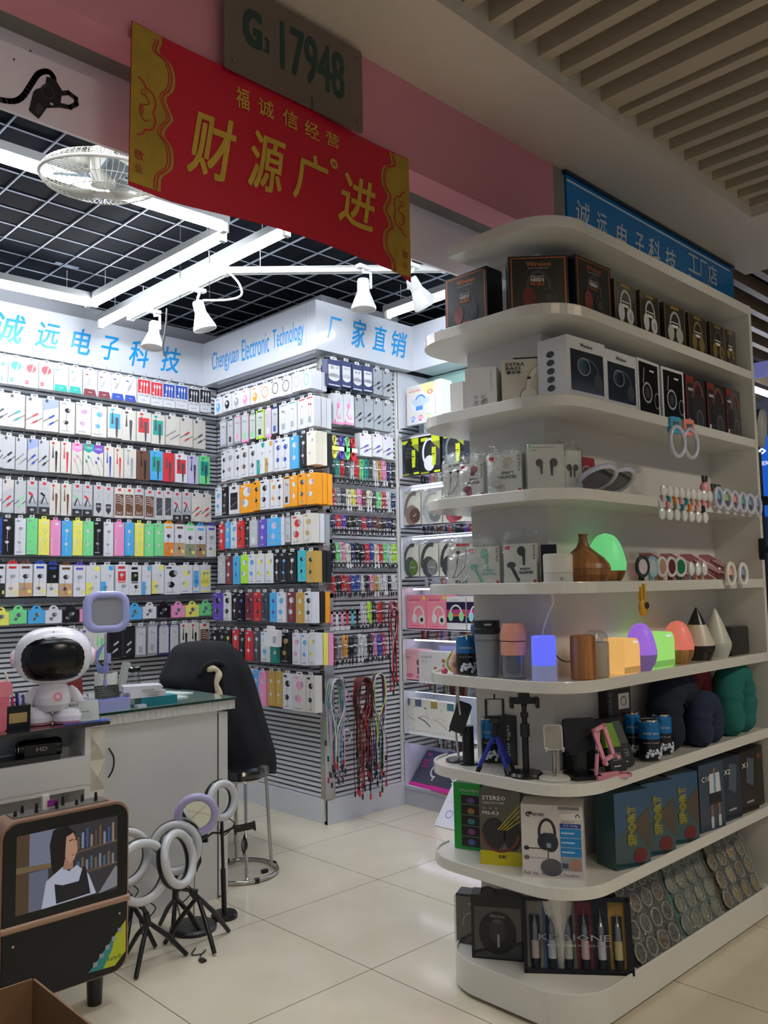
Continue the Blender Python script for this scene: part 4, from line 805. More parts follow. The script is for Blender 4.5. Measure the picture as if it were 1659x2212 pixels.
def ringclip(label,x,z,c,R=.036,grp=None,full=True,sz=1.25,mir=None):
    t=thing('clip_ring_light',label,'clip-on light',(x,1.44,z),random.uniform(-.15,.1),grp)
    b=MB(); b.torus((0,-.006,0),R,.0085,GRING if not mir else OFF,(0,1,0),28,8,sy=sz); b.build('light_ring',t)
    b=MB()
    if full: b.lathe([(.0001,0),(R*.95,0),(R*.95,.008),(.0001,.008)],c,(0,-.002,R*.3),24,axis=(0,1,0)); b.box(-R*.6,-.003,-R*.65,R*.6,.004,-R*.1,P('#55585c',.3))
    else: b.rbox(-R*.75,-.004,R*.7,R*.75,.012,R*2.1,.008,c,3); b.box(-R*.4,-.006,R*1.3,R*.4,-.003,R*1.7,P('#5f6668',.3))
    b.build('back_clip',t)
ringclip('blue-clipped oval ring light hanging under the third-level headphone boxes',2.873,1.852,P('#3fa6c4',.35),R=.043,full=False)
ringclip('coral-clipped oval ring light hanging right of the blue-clipped one',2.975,1.855,P('#ee8f80',.35),R=.043,full=False)
for i,(c,nm) in enumerate((('#86b4cf','sky-blue'),('#9cc08a','sage-green'),('#f0a18e','coral'),('#6cb3b8','teal'),('#8ea4bc','grey-blue'),('#8fa9c0','pale blue'))): ringclip('round clip ring light with a %s back, %s on the fourth shelf edge'%(nm,ordn(i)),3.185+.072*i,1.665-.002*i,P(c,.3),R=.03,grp='round clip ring lights on the fourth shelf edge')
b=MB(); b.ball((0,0,.03),.03,P('#e8a0a8',.4),sy=.6,sz=1.1); 
for s_ in (-1,1): b.cyl((s_*.01,0,.05),(s_*.016,0,.085),.006,P('#2d2a2c'),seg=6)
o=b.build('plush_clip',loc=(3.15,1.47,ZS[4]+.03)); tag(o,'pink rabbit-eared clip charm beside the first round ring light','clip-on light')
for i,(c,nm) in enumerate((('#3c5140','dark green'),('#41563f','green'),('#465a46','leaf green'))):
    b=MB(); 
    for k in (-1,0,1): b.cyl((0,0,0),(k*.008,0,.03),.0045,P(c,.5),seg=6)
    o=b.build('cactus_clip',loc=(3.205+.03*i+.02,1.475,ZS[4]+.06)); b=None; tag(o,'small %s cactus-shaped tip above the ring lights, %s from left'%(nm,ordn(i)),'clip charm')
# fifth level
bagged('leaning bagged box with wired neckband earphones, leftmost on the fifth level',2.215,1.922,5,-84,.1,.152,.03,OW,f_neck(False),11,tilt=-.12)
bagged('bagged white box with mint-green stemmed earbuds',2.205,1.805,5,-80,.122,.128,.03,OW,f_pod(P('#7fc0a6',.3)),12,top=.03)
bagged('bagged white box with dark stemmed earbuds',2.225,1.668,5,-72,.11,.132,.03,OW,f_pod(P('#33343c',.3)),13,top=.045)
carton('dark_box','thin black box leaning behind the leftmost bagged box on the fifth level','box',2.275,1.98,ZS[5],-88,.07,.125,.02,BLK,tilt=-.15)
carton('black_box','black box edge between the mint and dark earbud boxes','box',2.25,1.738,ZS[5],-80,.028,.122,.03,BLK); carton('black_box','black box edges right of the dark earbud box','box',2.295,1.605,ZS[5],-60,.05,.13,.03,BLK)
t=thing('humidifier','round white two-part humidifier with a power mark, beside the wooden vase diffuser','humidifier',(2.262,1.548,ZS[5]))
b=MB(); b.lathe([(.044,0),(.046,.004),(.046,.036)],P('#d2d0c4',.35),seg=32); b.build('base',t); b=MB(); b.lathe([(.044,.036),(.0465,.038),(.0465,.092),(.043,.097),(.0001,.0975)],P('#d9d7cc',.35),seg=32); b.build('lid',t)
b=MB(); b.torus((-.032,-.0335,.018),.004,.0007,INK,(-.7,-.72,0),12,4); b.build('power_mark',t)
WD=wood('walnut','#b07a48','#6f3f20'); WD2=wood('light_wood','#c58a4e','#8a5226',14,(1,1,.1))
t=thing('diffuser','wide onion-shaped wooden aroma diffuser with a narrow neck','aroma diffuser',(2.42,1.555,ZS[5]))
b=MB(); b.lathe([(.062,0),(.07,.006),(.084,.03),(.087,.05),(.082,.066),(.066,.086),(.04,.106),(.022,.122),(.015,.14),(.0135,.155),(.017,.163),(.014,.165),(.011,.158)],WD,seg=40); b.build('body',t)
b=MB(); b.torus((0,0,.05),.0868,.0006,P('#5a3018'),seg=40,rs=4); b.build('seam',t)
def egg(label,x,y,z,col,s,R,H,base,split,nm='egg_lamp'):
    t=thing(nm,label,'mood lamp',(x,y,z)); prof=[]; n=24; zc=H*.40; cut=.05
    for i in range(n+1):
        u=i/n; zz=H*u; q=(zz-zc)/(H-zc) if zz>zc else (zc-zz)/(zc*1.22); prof.append((max(R*math.sqrt(max(0,1-q*q))*(1 if zz<zc else 1-.07*math.sin(PI*min(1,q))),.0001),zz))
    k=[p for p in prof if p[1]<=H*split+1e-6]; k2=[p for p in prof if p[1]>=H*split-1e-6]
    zsp=k[-1][1]; k2=[k[-1]]+[p for p in prof if p[1]>zsp+1e-6]
    b=MB(); b.lathe(k,base,seg=36); b.build('base',t); b=MB(); b.lathe(k2,E(col,s),seg=36); b.build('shade',t); return t
egg('glowing green egg lamp on a wooden foot, beside the onion-shaped diffuser',2.60,1.58,ZS[5],'#74dc8a',.6,.068,.175,WD2,.25)
SC=[('#2a2a2c','black','#c9c0c8'),('#93bcd0','pale blue','#b9c4c9'),('#9a6c50','brown','#b08a74'),('#6a2b33','maroon','#5e1f28'),('#1f5a40','green','#0f7048')]
for i,(c,nm,f) in enumerate(SC):
    t=thing('clip_ring_light','%s clip light with round face, %s on the fifth shelf edge'%(nm,ordn(i)),'clip-on light',(2.615+.067*i,1.452,1.40),random.uniform(-.25,0),'clip lights on the fifth shelf edge')
    b=MB(); b.torus((0,0,0),.027,.0065,P('#dcd8d4',.2,coat=.6) if i>1 else P(c,.3),(0,1,0),26,8,sy=1.15); b.build('light_ring',t)
    b=MB(); b.lathe([(.0001,-.003),(.026,-.003),(.026,.006),(.0001,.012)],P(f,.25),(0,0,0),22,axis=(0,1,0)); b.build('face',t)
    b=MB(); b.box(-.01,.002,-.062,-.003,.01,-.03,P(c,.4)); b.box(.003,.002,-.062,.01,.01,-.03,P(c,.4)); b.build('clip',t)
for i,(c,nm) in enumerate((('#8fa0b8','blue'),('#d8a090','pink'),('#c8bfa4','cream'))): 
    t=thing('clip_light','small clear clip light on a %s clip, right of the green-faced one, %s of three'%(nm,ordn(i)),'clip-on light',(2.955+.052*i,1.452,1.385),0)
    b=MB(); b.ball((0,-.006,.008),.021,CLP,sy=.45,sz=1.25,seg=14,rings=8); b.build('lens',t); b=MB(); b.box(-.006,.0,-.045,.006,.008,-.01,P(c,.4)); b.build('clip',t)
BAGP=film('pink_film','#e8b8c0',.05,.08,.8,30)
for i in range(4):
    b=MB(); x=2.86+.16*i; z=ZS[5]; b.add([(x,1.60,z+.10),(x+.09,1.60,z+.10),(x+.19,1.48,z+.004),(x+.08,1.48,z+.004),(x,1.60,z+.11),(x+.09,1.60,z+.112),(x+.19,1.485,z+.016),(x+.08,1.485,z+.016)],[(0,1,2,3),(4,5,6,7),(0,4,7,3),(1,2,6,5),(0,1,5,4),(3,7,6,2)],BAGP,True)
    for k in range(2): b.tube([(x+.05+.03*k,1.57,z+.085),(x+.12+.03*k,1.50,z+.03)],.008,P('#a9777f',.4),6)
    tag(b.build('bagged_clip'),'pink printed plastic bag with a clip inside, leaning on the fifth level, %s from left'%ordn(i),'bag')
ringclip('peach oval ring light clipped on the fifth shelf edge near its right end',3.255,1.372,P('#f0b49c',.3),R=.033,mir=True); ringclip('lavender-blue oval ring light clipped beside the peach one',3.365,1.372,P('#8f9cd8',.3),R=.031,mir=True)
t=thing('clip_light','yellow clip light with a dark face hanging upside down below the fifth shelf','clip-on light',(2.60,1.447,1.262)); b=MB(); b.ball((0,0,0),.026,P('#d8a020',.3),sy=.4,sz=1.2); b.build('lens',t); b=MB(); b.box(-.016,-.004,.025,-.004,.006,.07,P('#d8a020',.4)); b.box(.004,-.004,.03,.014,.006,.08,P('#d8a020',.4)); b.build('clip',t); b=MB(); b.disc(.006,.008,.014,.012,INK,y=-.0115); b.build('face',t)
# sixth level
def can(label,x,y,lv,h=.13,R=.031):
    t=thing('towel_can',label,'can',(x,y,ZS[lv])); b=MB()
    AL=P('#c9ccce',.15,1); BL=P('#1476b8',.2,.3,coat=.5); b.lathe([(R*.82,0,AL),(R*.95,.004,BLK),(R,.01,BLK),(R,h*.55,BL),(R,h*.9,BL),(R*.93,h*.955,AL),(R*.84,h*.97,AL),(R*.86,h,AL),(R*.8,h*.985,AL)],AL,seg=28); b.lathe([(.0001,h*.975),(R*.8,h*.98)],AL,seg=28); b.build('body',t)
    b=MB(); b.T=Matrix.Rotation(R90*.55,4,'Z'); 
    for k,(s,zz,ss) in enumerate((('PICTET FINO',.66,.05),('Cool Towel',.45,.035))):
        v,f,a0,b0,w0,h0=text_geo(s,0,0,1); W0=R*1.5; b.add([((R+.0004)*math.sin(((p[0]-a0)/w0-.5)*W0/R),-(R+.0004)*math.cos(((p[0]-a0)/w0-.5)*W0/R),h*zz+(p[1]-b0)/h0*h*ss) for p in v],f,PAPER)
    b.build('print',t)
    b=MB(); rnd=random.Random(3)
    for k in range(16): a=-1.9+rnd.uniform(-1,1); q=.004+rnd.random()*.004; b.ball(((R-.001)*math.cos(a),(R-.001)*math.sin(a),.012+rnd.random()*h*.22),q,P('#dfe4f4',.2),seg=6,rings=4)
    b.build('ice_print',t); return t
t=thing('avocado_light','pink avocado-shaped night light with a face, at the left end of the sixth level','night light',(2.262,1.975,ZS[6])); b=MB(); b.lathe([(.02,0),(.032,.02),(.034,.04),(.026,.066),(.014,.084),(.0001,.09)],P('#eeb29c',.45),seg=24,sy=.8); b.build('body',t)
b=MB(); b.ball((-.026,-.014,.035),.014,P('#9a6a50',.4)); b.build('stone',t); b=MB(); b.torus((0,0,.044),.034,.005,P('#b8d870',.4),(.75,.66,0),20,6,sy=1.25); b.build('rind',t)
b=MB(); b.ball((0,0,.012),.012,P('#e06080',.4)); tag(b.build('pink_trinket',loc=(2.205,1.99,ZS[6])),'small pink trinket on the rim beside the avocado night light','trinket')
can('blue-topped towel can beside the grey tumbler on the sixth level',2.235,1.918,6,.137,.032); can('blue-topped towel can partly hidden behind the grey tumbler',2.325,1.93,6,.175,.03)
t=thing('tumbler','grey travel tumbler with a black lid on the sixth level','tumbler',(2.235,1.822,ZS[6])); b=MB(); b.lathe([(.032,0),(.035,.004),(.04,.09),(.0425,.145)],P('#8a9199',.4),seg=32); b.build('cup',t); b=MB(); b.lathe([(.043,.143),(.046,.147),(.046,.16),(.0435,.163),(.044,.187),(.0001,.189)],P('#1c1f22',.35),seg=32); b.build('lid',t); b=MB(); b.lathe([(.0425,.125),(.0432,.12)],P('#6b7076',.4),seg=32); b.build('sleeve',t)
b=MB(); b.T=Matrix.Identity(4); b.box(-.012,-.0015,0,.012,0,.006,GREYI); q=b.build('slot',t,loc=(-.032,-.031,.172)); q.rotation_euler=(0,0,-.8)
t=thing('humidifier','pink-topped humidifier with a clear water tank, between the tumbler and the blue lamp','humidifier',(2.24,1.717,ZS[6])); PK=P('#eba58f',.4)
b=MB(); b.lathe([(.0405,.078),(.041,.08),(.042,.118),(.0405,.121)],PK,seg=32); b.lathe([(.041,.124),(.0435,.128),(.042,.15),(.036,.175),(.033,.18),(.0001,.178)],PK,seg=32); b.build('top',t)
b=MB(); b.lathe([(.0385,.003),(.0395,.01),(.0395,.078)],film('clear_tank','#eef2f4',.1,.03,0),seg=28); b.lathe([(.0385,0),(.0385,.003)],film('clear_tank'),seg=28); b.build('tank',t); b=MB(); b.lathe([(.02,.02),(.022,.024),(.022,.078)],P('#8d8a84',.3,.6),seg=20); b.build('core',t)
t=thing('cylinder_lamp','glowing blue cylinder humidifier lamp with a frosted white foot','mood lamp',(2.25,1.605,ZS[6])); b=MB(); b.lathe([(.0375,.05),(.0385,.052),(.0385,.136),(.035,.142),(.0001,.143)],E('#6570ff',.75),seg=32); b.build('shade',t); b=MB(); b.lathe([(.037,0),(.0395,.004),(.0392,.05)],E('#aeb6e8',.22),seg=32); b.build('foot',t)
t=thing('wood_diffuser','plain wood-grain cylinder diffuser between the blue lamp and the clear one','aroma diffuser',(2.365,1.535,ZS[6])); b=MB(); b.lathe([(.038,0),(.041,.004),(.0415,.07),(.04,.134),(.036,.14),(.0001,.1405)],WD2,seg=36); b.build('body',t)
t=thing('frosted_diffuser','frosted cylinder diffuser with a clear dome lid, beside the wood-grain cylinder','aroma diffuser',(2.455,1.545,ZS[6])); b=MB(); b.lathe([(.04,0),(.043,.004),(.043,.112)],P('#b9ab9a',.25,coat=.5),seg=32); b.lathe([(.043,.112),(.0001,.113)],P('#c8bdae'),seg=32); b.build('tank',t); b=MB(); b.lathe([(.041,.113),(.042,.125),(.037,.142),(.02,.151),(.0001,.153)],film('clear_tank'),seg=28); b.build('dome',t)
b=MB(); b.add([(.03,-.032,.004),(.036,-.03,.004),(.041,-.02,.11),(.018,-.04,.11)],[(0,1,2,3)],P('#d8a440',.4)); b.build('accent',t)
def puck(label,x,y,col,s,w,h,d):
    t=thing('cube_lamp',label,'mood lamp',(x,y,ZS[6])); b=MB(); A=rrect(-w/2,0,w/2,h,[.02,.03,.01,.02],5); b.prism([(p[0],-d/2,p[1]) for p in A],[(p[0],d/2,p[1]) for p in A],E(col,s),True); bevel(b.build('shade',t),.006,3); 
    b=MB(); b.box(w*.1,-d/2-.0015,h*.86,w*.35,-d/2,h*.92,E('#ffffff',.5)); b.build('button',t); b=MB(); b.box(-w*.5,-d/2-.001,h*.02,w*.48,-d/2+.002,h*.2,E(col,s*.45)); b.build('foot_band',t)
puck('glowing amber rounded-cube lamp right of the frosted diffuser',2.60,1.535,'#f8c070',.62,.10,.118,.08)
egg('glowing violet egg lamp between the amber and green lamps',2.72,1.53,ZS[6],'#a570e8',.6,.055,.165,E('#9a7cc8',.22),.36)
puck('glowing yellow-green rounded-cube lamp behind the violet egg',2.86,1.56,'#a4ea78',.62,.15,.125,.09)
egg('coral egg lamp glowing above a wooden foot on the sixth level',3.02,1.545,ZS[6],'#ec7d68',.52,.058,.16,WD2,.36)
def drop(label,x,y,H,R,parts):
    t=thing('drop_diffuser',label,'aroma diffuser',(x,y,ZS[6])); prof=[]; n=18
    for i in range(n+1):
        u=i/n; rr=R*(math.sin(min(1,u/.28)*PI/2)*.28+.72 if u<.28 else (1-(u-.28)/.72)**.85) ; prof.append((max(rr if u<1 else .0001,.0001),H*u))
    for (u0,u1,m,nm) in parts:
        seg=[p for p in prof if H*u0-1e-6<=p[1]<=H*u1+1e-6]; b=MB(); b.lathe(seg,m,seg=32); b.build(nm,t)
drop('teardrop diffuser in black, cream and black bands',3.20,1.555,.205,.065,[(0,5/18,P('#171717',.3),'base'),(5/18,12/18,P('#cfc6b4',.35),'body'),(12/18,1,P('#191919',.3),'tip')])
drop('all-white teardrop diffuser behind the banded one',3.37,1.56,.20,.06,[(0,1,P('#c8c9bd',.35),'body')])
b=MB(); b.rbox(-.085,-.02,0,.085,.06,.115,.015,P('#2e2b29',.3)); b.ring(-.05,.05,.03,.035,.002,P('#6a655f'),y=-.021,a0=PI,a1=1.7*PI); o=b.build('dark_speaker',loc=(3.505,1.54,ZS[6])); tag(o,'dark squarish speaker at the right end of the sixth level','speaker')
b=MB(); b.tube(catmull([(2.262,1.60,ZS[5]-.0),(2.20,1.56,1.352),(2.19,1.52,1.30),(2.20,1.55,1.25),(2.24,1.60,1.19),(2.29,1.64,1.10),(2.31,1.63,1.06)],6),.0022,P('#d8d6d0',.4),5); tag(b.build('power_cord'),'thin white cord hanging from the fifth shelf behind the blue lamp','cord')
b=MB(); b.tube(catmull([(2.24,1.64,1.16),(2.30,1.62,1.14),(2.34,1.60,1.10),(2.42,1.61,1.09)],6),.0022,BLK,5); tag(b.build('power_cord'),'short black cord looping between the blue lamp and the wooden cylinder','cord')
# seventh level
t=thing('phone_holder','black phone holder on a bent white gooseneck at the left end of the seventh level','phone stand',(2.28,2.0,ZS[7]))
b=MB(); b.lathe([(.045,0),(.046,.006),(.04,.01),(.0001,.01)],BLK,seg=28); b.build('base',t); b=MB(); b.tube(catmull([(0,0,.01),(.01,.02,.12),(.0,.0,.23),(-.03,-.03,.26),(-.05,-.05,.21),(-.055,-.06,.17)],6),.004,P('#c9c9c6',.3),8); b.build('gooseneck',t)
b=MB(); b.T=Matrix.Translation((-.055,-.06,.16))@Matrix.Rotation(-.9,4,'Z')@Matrix.Rotation(.35,4,'Y')@Matrix.Rotation(-.25,4,'X'); b.rbox(-.026,-.004,-.05,.026,.004,.055,.012,P('#1f2122',.3)); b.build('plate',t)
b=MB(); b.T=Matrix.Translation((-.055,-.06,.16))@Matrix.Rotation(-.9,4,'Z')@Matrix.Rotation(.35,4,'Y')@Matrix.Rotation(-.25,4,'X')
for s in (-1,1): b.tube([(s*.02,0,-.05),(s*.02,-.02,-.055),(s*.02,-.024,-.045)],.0035,BLK,6)
b.build('hooks',t)
can('blue-topped towel can behind the blue tripod',2.33,1.90,7,.155,.03)
b=MB(); b.cyl((0,0,0),(0,0,.13),.02,BLK,seg=20); b.cyl((0,0,0),(0,0,.006),.032,BLK,seg=20); tag(b.build('black_canister',loc=(2.262,1.94,ZS[7])),'slim black canister left of the blue-legged tripod','canister')
carton('black_box','tall black box lettered down its side behind the blue tripod','box',2.345,1.835,ZS[7],-80,.062,.165,.05,BLK,lambda b,w,h:b.text('selfie stick',w*.0,h*.15,w*.22,h*.8,OFF,y=-.001,rot=-90))
t=thing('tripod','small tripod with blue foam legs and a black phone clamp','tripod',(2.225,1.79,ZS[7]))
for a in (2.6,4.4,6.0):
    b=MB(); b.tube([(0,0,.125),(.06*math.cos(a),.06*math.sin(a),.02)],.0075,P('#2133a0',.6),8); q=b.build('leg',t); b=MB(); b.tube([(.055*math.cos(a),.055*math.sin(a),.025),(.066*math.cos(a),.066*math.sin(a),.002)],.0085,BLK,8); b.build('foot',q)
b=MB(); b.cyl((0,0,.115),(0,0,.16),.014,BLK,r1=.009); b.cyl((0,0,.16),(0,0,.175),.018,P('#2a2c30')); b.build('head',t); 
b=MB(); b.T=Matrix.Rotation(R90*.55,4,'Z'); b.box(-.03,-.006,.172,.03,.006,.182,BLK); b.box(-.032,-.008,.176,-.024,.008,.236,BLK); b.box(.024,-.008,.176,.032,.008,.236,BLK); b.box(-.03,0,.234,.03,.003,.237,BLK); b.cyl((0,0,.236),(0,0,.252),.003,BLK,seg=8); b.box(-.023,.001,.184,.023,.003,.232,P('#c9c9cc',.5)); b.build('phone_clamp',t)
t=thing('microphone_stand','black desktop phone stand with a round weighted base and T-shaped clamp','phone stand',(2.245,1.685,ZS[7]))
b=MB(); b.lathe([(.054,0),(.056,.006),(.05,.014),(.018,.018),(.0001,.018)],BLK,seg=32); b.build('base',t); b=MB(); b.cyl((0,0,.016),(0,0,.15),.011,BLK); b.cyl((0,0,.125),(0,0,.165),.0155,P('#222426',.4)); b.cyl((0,0,.165),(0,0,.2),.009,BLK); b.build('pole',t); b=MB(); b.cyl((0,0,.185),(0,0,.2),.013,P('#222426',.4)); b.cyl((0,0,.2),(0,0,.22),.008,BLK); b.ball((0,0,.222),.01,BLK); b.build('ball_joint',t)
b=MB(); b.T=Matrix.Rotation(R90*.5,4,'Z'); b.rbox(-.045,-.01,.228,.045,.012,.248,.004,BLK); b.rbox(-.018,-.008,.244,.018,.01,.262,.004,BLK); b.rbox(.035,-.02,.215,.047,.008,.25,.004,BLK); b.rbox(-.047,-.02,.215,-.035,.008,.25,.004,BLK); b.build('phone_clamp',t)
t=thing('phone_stand','white phone stand with a beige square rest on a chrome post','phone stand',(2.265,1.59,ZS[7])); WT=P('#cfccc0',.35)
b=MB(); b.lathe([(.048,0),(.05,.005),(.045,.009),(.0001,.01)],WT,seg=32); b.build('base',t); b=MB(); b.cyl((0,0,.009),(0,0,.09),.006,STEEL); b.build('post',t)
b=MB(); b.T=Matrix.Rotation(R90*.5,4,'Z')@Matrix.Translation((0,0,.09))@Matrix.Rotation(-.15,4,'X'); b.rbox(-.03,-.004,.0,.03,.004,.078,.01,WT); b.rbox(-.026,-.0055,.004,.026,-.003,.074,.008,P('#9d9a8e',.5)); b.build('rest',t)
b=MB(); b.T=Matrix.Rotation(R90*.5,4,'Z')@Matrix.Translation((0,0,.09))
for s in (-1,1): b.tube([(s*.026,0,.004),(s*.026,-.016,0),(s*.026,-.02,.01)],.005,WT,6)
b.build('hooks',t)
t=thing('phone_stand','black folding phone stand, rests seen edge-on, left of the pink one','phone stand',(2.345,1.545,ZS[7]),-.55)
b=MB(); b.rbox(-.045,-.05,0,.05,.05,.012,.012,BLK,axis='z'); b.build('base',t); b=MB(); b.box(-.016,-.01,.01,.016,.01,.11,BLK); b.build('post',t); b=MB(); b.T=Matrix.Translation((0,-.01,.08))@Matrix.Rotation(-.2,4,'X'); b.rbox(-.055,-.005,.0,.055,.003,.105,.01,P('#101112',.4)); b.box(-.055,-.03,-.008,-.03,0,.004,BLK); b.box(.03,-.03,-.008,.055,0,.004,BLK); b.build('rest',t)
t=thing('phone_stand','pink folding phone stand with an open frame rest','phone stand',(2.40,1.475,ZS[7]),-.35); PKS=P('#e79bb0',.4)
b=MB(); b.box(-.055,-.02,0,.07,-.008,.01,PKS); b.box(-.055,.02,0,.07,.032,.01,PKS); b.box(.055,-.02,0,.07,.032,.01,PKS); b.box(-.06,-.02,0,-.045,.032,.012,PKS); b.build('base',t)
b=MB(); b.tube([(-.05,.006,.008),(-.035,.006,.145)],.008,PKS,4); b.build('post',t)
b=MB(); b.T=Matrix.Translation((-.035,0,.15))@Matrix.Rotation(-.35,4,'Y')
for x0,x1,z0,z1 in ((-.026,-.014,-.10,.012),(.014,.026,-.10,.012),(-.026,.026,0,.012),(-.026,.026,-.10,-.088)): b.box(x0,-.004,z0,x1,.005,z1,PKS)
b.box(-.03,-.018,-.105,-.02,0,-.095,PKS); b.box(.02,-.018,-.105,.03,0,-.095,PKS); b.build('rest',t)
def pouch(label,x,y,top,bot,h=.15,rz=-.3,tilt=-.3,w=.07):
    t=thing('towel_pouch',label,'pouch',(x,y,ZS[7]),0); t.rotation_euler=(tilt,0,rz); b=MB(); b.rbox(-w/2,-.014,0,w/2,.014,h*.5,.014,bot); b.build('label_part',t); b=MB(); b.prism([(-w/2+.002,-.013,h*.5),(w/2-.002,-.013,h*.5),(w/2-.002,.013,h*.5),(-w/2+.002,.013,h*.5)],[(-w*.3,-.009,h),(w*.3,-.009,h),(w*.3,.009,h),(-w*.3,.009,h)],top); bevel(b.build('cap_part',t),.006,2)
    b=MB(); b.ring(0,h*.3,w*.33,h*.1,.0012,OFF,y=-.0146,seg=4,a0=PI/4,a1=2.25*PI); b.text('COOL',-w*.2,h*.27,w*.2,h*.31,OFF,y=-.0148); b.rect(-w*.3,h*.1,w*.1,h*.12,OFF,y=-.0148); b.build('print',t)
pouch('lime-topped black towel pouch leaning right of the pink stand',2.485,1.50,P('#6f9a1c',.5),P('#1d1f21',.5),.155); pouch('dark grey towel pouch behind the lime-topped one',2.565,1.52,P('#3c4144',.5),P('#1d1f21',.5),.15)
carton('black_bag_pile','black soft pouches piled behind the lime-topped pouch','pouch',2.52,1.58,ZS[7],-10,.26,.15,.05,P('#0f1011',.7),tilt=-.1)
can('nearer of two blue-topped towel cans before the dark neck pillow',2.715,1.51,7,.14,.037); can('farther towel can, beside the dark neck pillow',2.84,1.53,7,.142,.036); can('towel can half hidden behind the nearer one',2.735,1.585,7,.155,.03)
def f_mus(b,w,h):
    b.rect(-w*.05,h*.35,w*.42,h*.75,OFF); b.ring(w*.18,h*.55,w*.14,h*.13,.006,RD); b.text('MUSIC ROOM',-w*.3,h*.86,w*.42,h*.93,GLD,y=-.001); b.rect(w*.1,h*.08,w*.45,h*.16,RD)
    for k in range(4): b.ring(-w*.38,h*(.3+.15*k),w*.06,h*.05,.0016,GREYI)
carton('speaker_box','dark box with a white picture on the wall side, above the towel pouches','box',2.69,1.605,ZS[7]+.12,-6,.13,.135,.04,P('#2a2622',.4),f_mus); carton('black_box','dark box holding up the box with a white picture','box',2.66,1.61,ZS[7],-4,.15,.12,.04,P('#141517',.5))
def pillow(label,x,y,z,m,R,H,rz,d=.09,op=True,lean=0):
    """U-shaped neck pillow standing on end: fat curved tube"""
    b=MB(); r=d*.5; top=H-r; pts=[(-R*.9,0,r*.9),(-R*1.05,0,H*.4)]
    for i in range(9):
        t=PI*i/8; pts.append((-R*math.cos(t),0,H*.5+(top-H*.5)*math.sin(t)))
    pts+=[(R*1.05,0,H*.4),(R*.9,0,r*.9)]
    c=catmull(pts,4); b.tube(c,[r*(1+.05*math.sin(i*.9)) for i in range(len(c))],m,20); b.ball(pts[0],r*.99,m,seg=20,rings=12); b.ball(pts[-1],r*.99,m,seg=20,rings=12)
    o=b.build('neck_pillow',loc=(x,y,z)); o.rotation_euler=(lean,0,rz); tag(o,label,'neck pillow')
pillow('big dark navy neck pillow standing before the back panel of the seventh level',3.0,1.56,ZS[7],P('#131c2e',.9,noise=.2,nscale=30),.085,.285,.05,.13)
pillow('dull navy neck pillow beside the towel cans',3.12,1.505,ZS[7],P('#1f2b44',.9,noise=.2,nscale=30),.06,.2,.1,.1)
pillow('dark red neck pillow mostly hidden behind the teal one',3.27,1.60,ZS[7],P('#7a2a34',.9,noise=.1,nscale=30),.06,.29,0,.08)
pillow('teal neck pillow standing at the right end of the seventh level',3.42,1.52,ZS[7],P('#17685e',.9,noise=.15,nscale=20,bump=.4),.068,.29,.05,.118)
# eighth level
def f_green(b,w,h):
    b.rect(-w*.22,h*.05,w*.5,h*.82,P('#241c22',.4))
    for k in range(5):
        b.rect(-w*.2,h*(.2*k*.8+.2),w*.5,h*(.2*k*.8+.205),pc('g'),y=-.0012); b.disc(w*.15,h*(.12+.155*k),w*.14,h*.045,P(['#4f6f9a','#8a4f8a','#3f8f9a','#a87a3a','#6f4f9a'][k]),y=-.001)
    b.text('SONGYING',-w*.3,h*.87,w*.45,h*.91,PAPER,y=-.001)
carton('toy_box','bright green box with dark pictures, leftmost on the eighth level','box',2.30,1.985,ZS[8],-72,.10,.225,.08,P('#1fa23c',.35),f_green)
def f_st(b,w,h):
    b.rect(-w*.5,0,w*.5,h*.19,P('#d6c814',.3)); b.text('STEREO',-w*.42,h*.88,w*.16,h*.94,OFF,y=-.002,bold=.03); b.text('HEADPHONES',-w*.42,h*.825,w*.12,h*.86,OFF,y=-.002); b.text('MS-K3',-w*.42,h*.68,-w*.02,h*.73,OFF,y=-.002,bold=.03); b.text('MS-4MC',-w*.05,h*.09,w*.14,h*.14,INK,y=-.001,bold=.03)
    for k in range(3): b.ring(-w*.38+w*.15*k,h*.77,w*.03,h*.015,.001,OFF,y=-.002,seg=8)
    b.disc(-w*.15,h*.42,w*.3,h*.22,INK,y=-.0012); b.disc(w*.3,h*.42,w*.22,h*.22,INK,y=-.0012); b.ring(0,h*.42,w*.46,h*.25,.008,P('#7d4034',.3,.4),y=-.0014,a0=PI,a1=2*PI)
    for k in range(4): b.line([(-w*.05+w*.07*k,h*.48),(w*.48,h*(.82-.07*k))],.003,P('#d6c814',.3),y=-.0018)
carton('headphone_box','yellow-footed clear box printed STEREO HEADPHONES MS-K3','box',2.248,1.80,ZS[8],-61,.135,.235,.09,P('#4a4838',.15,coat=1),f_st)
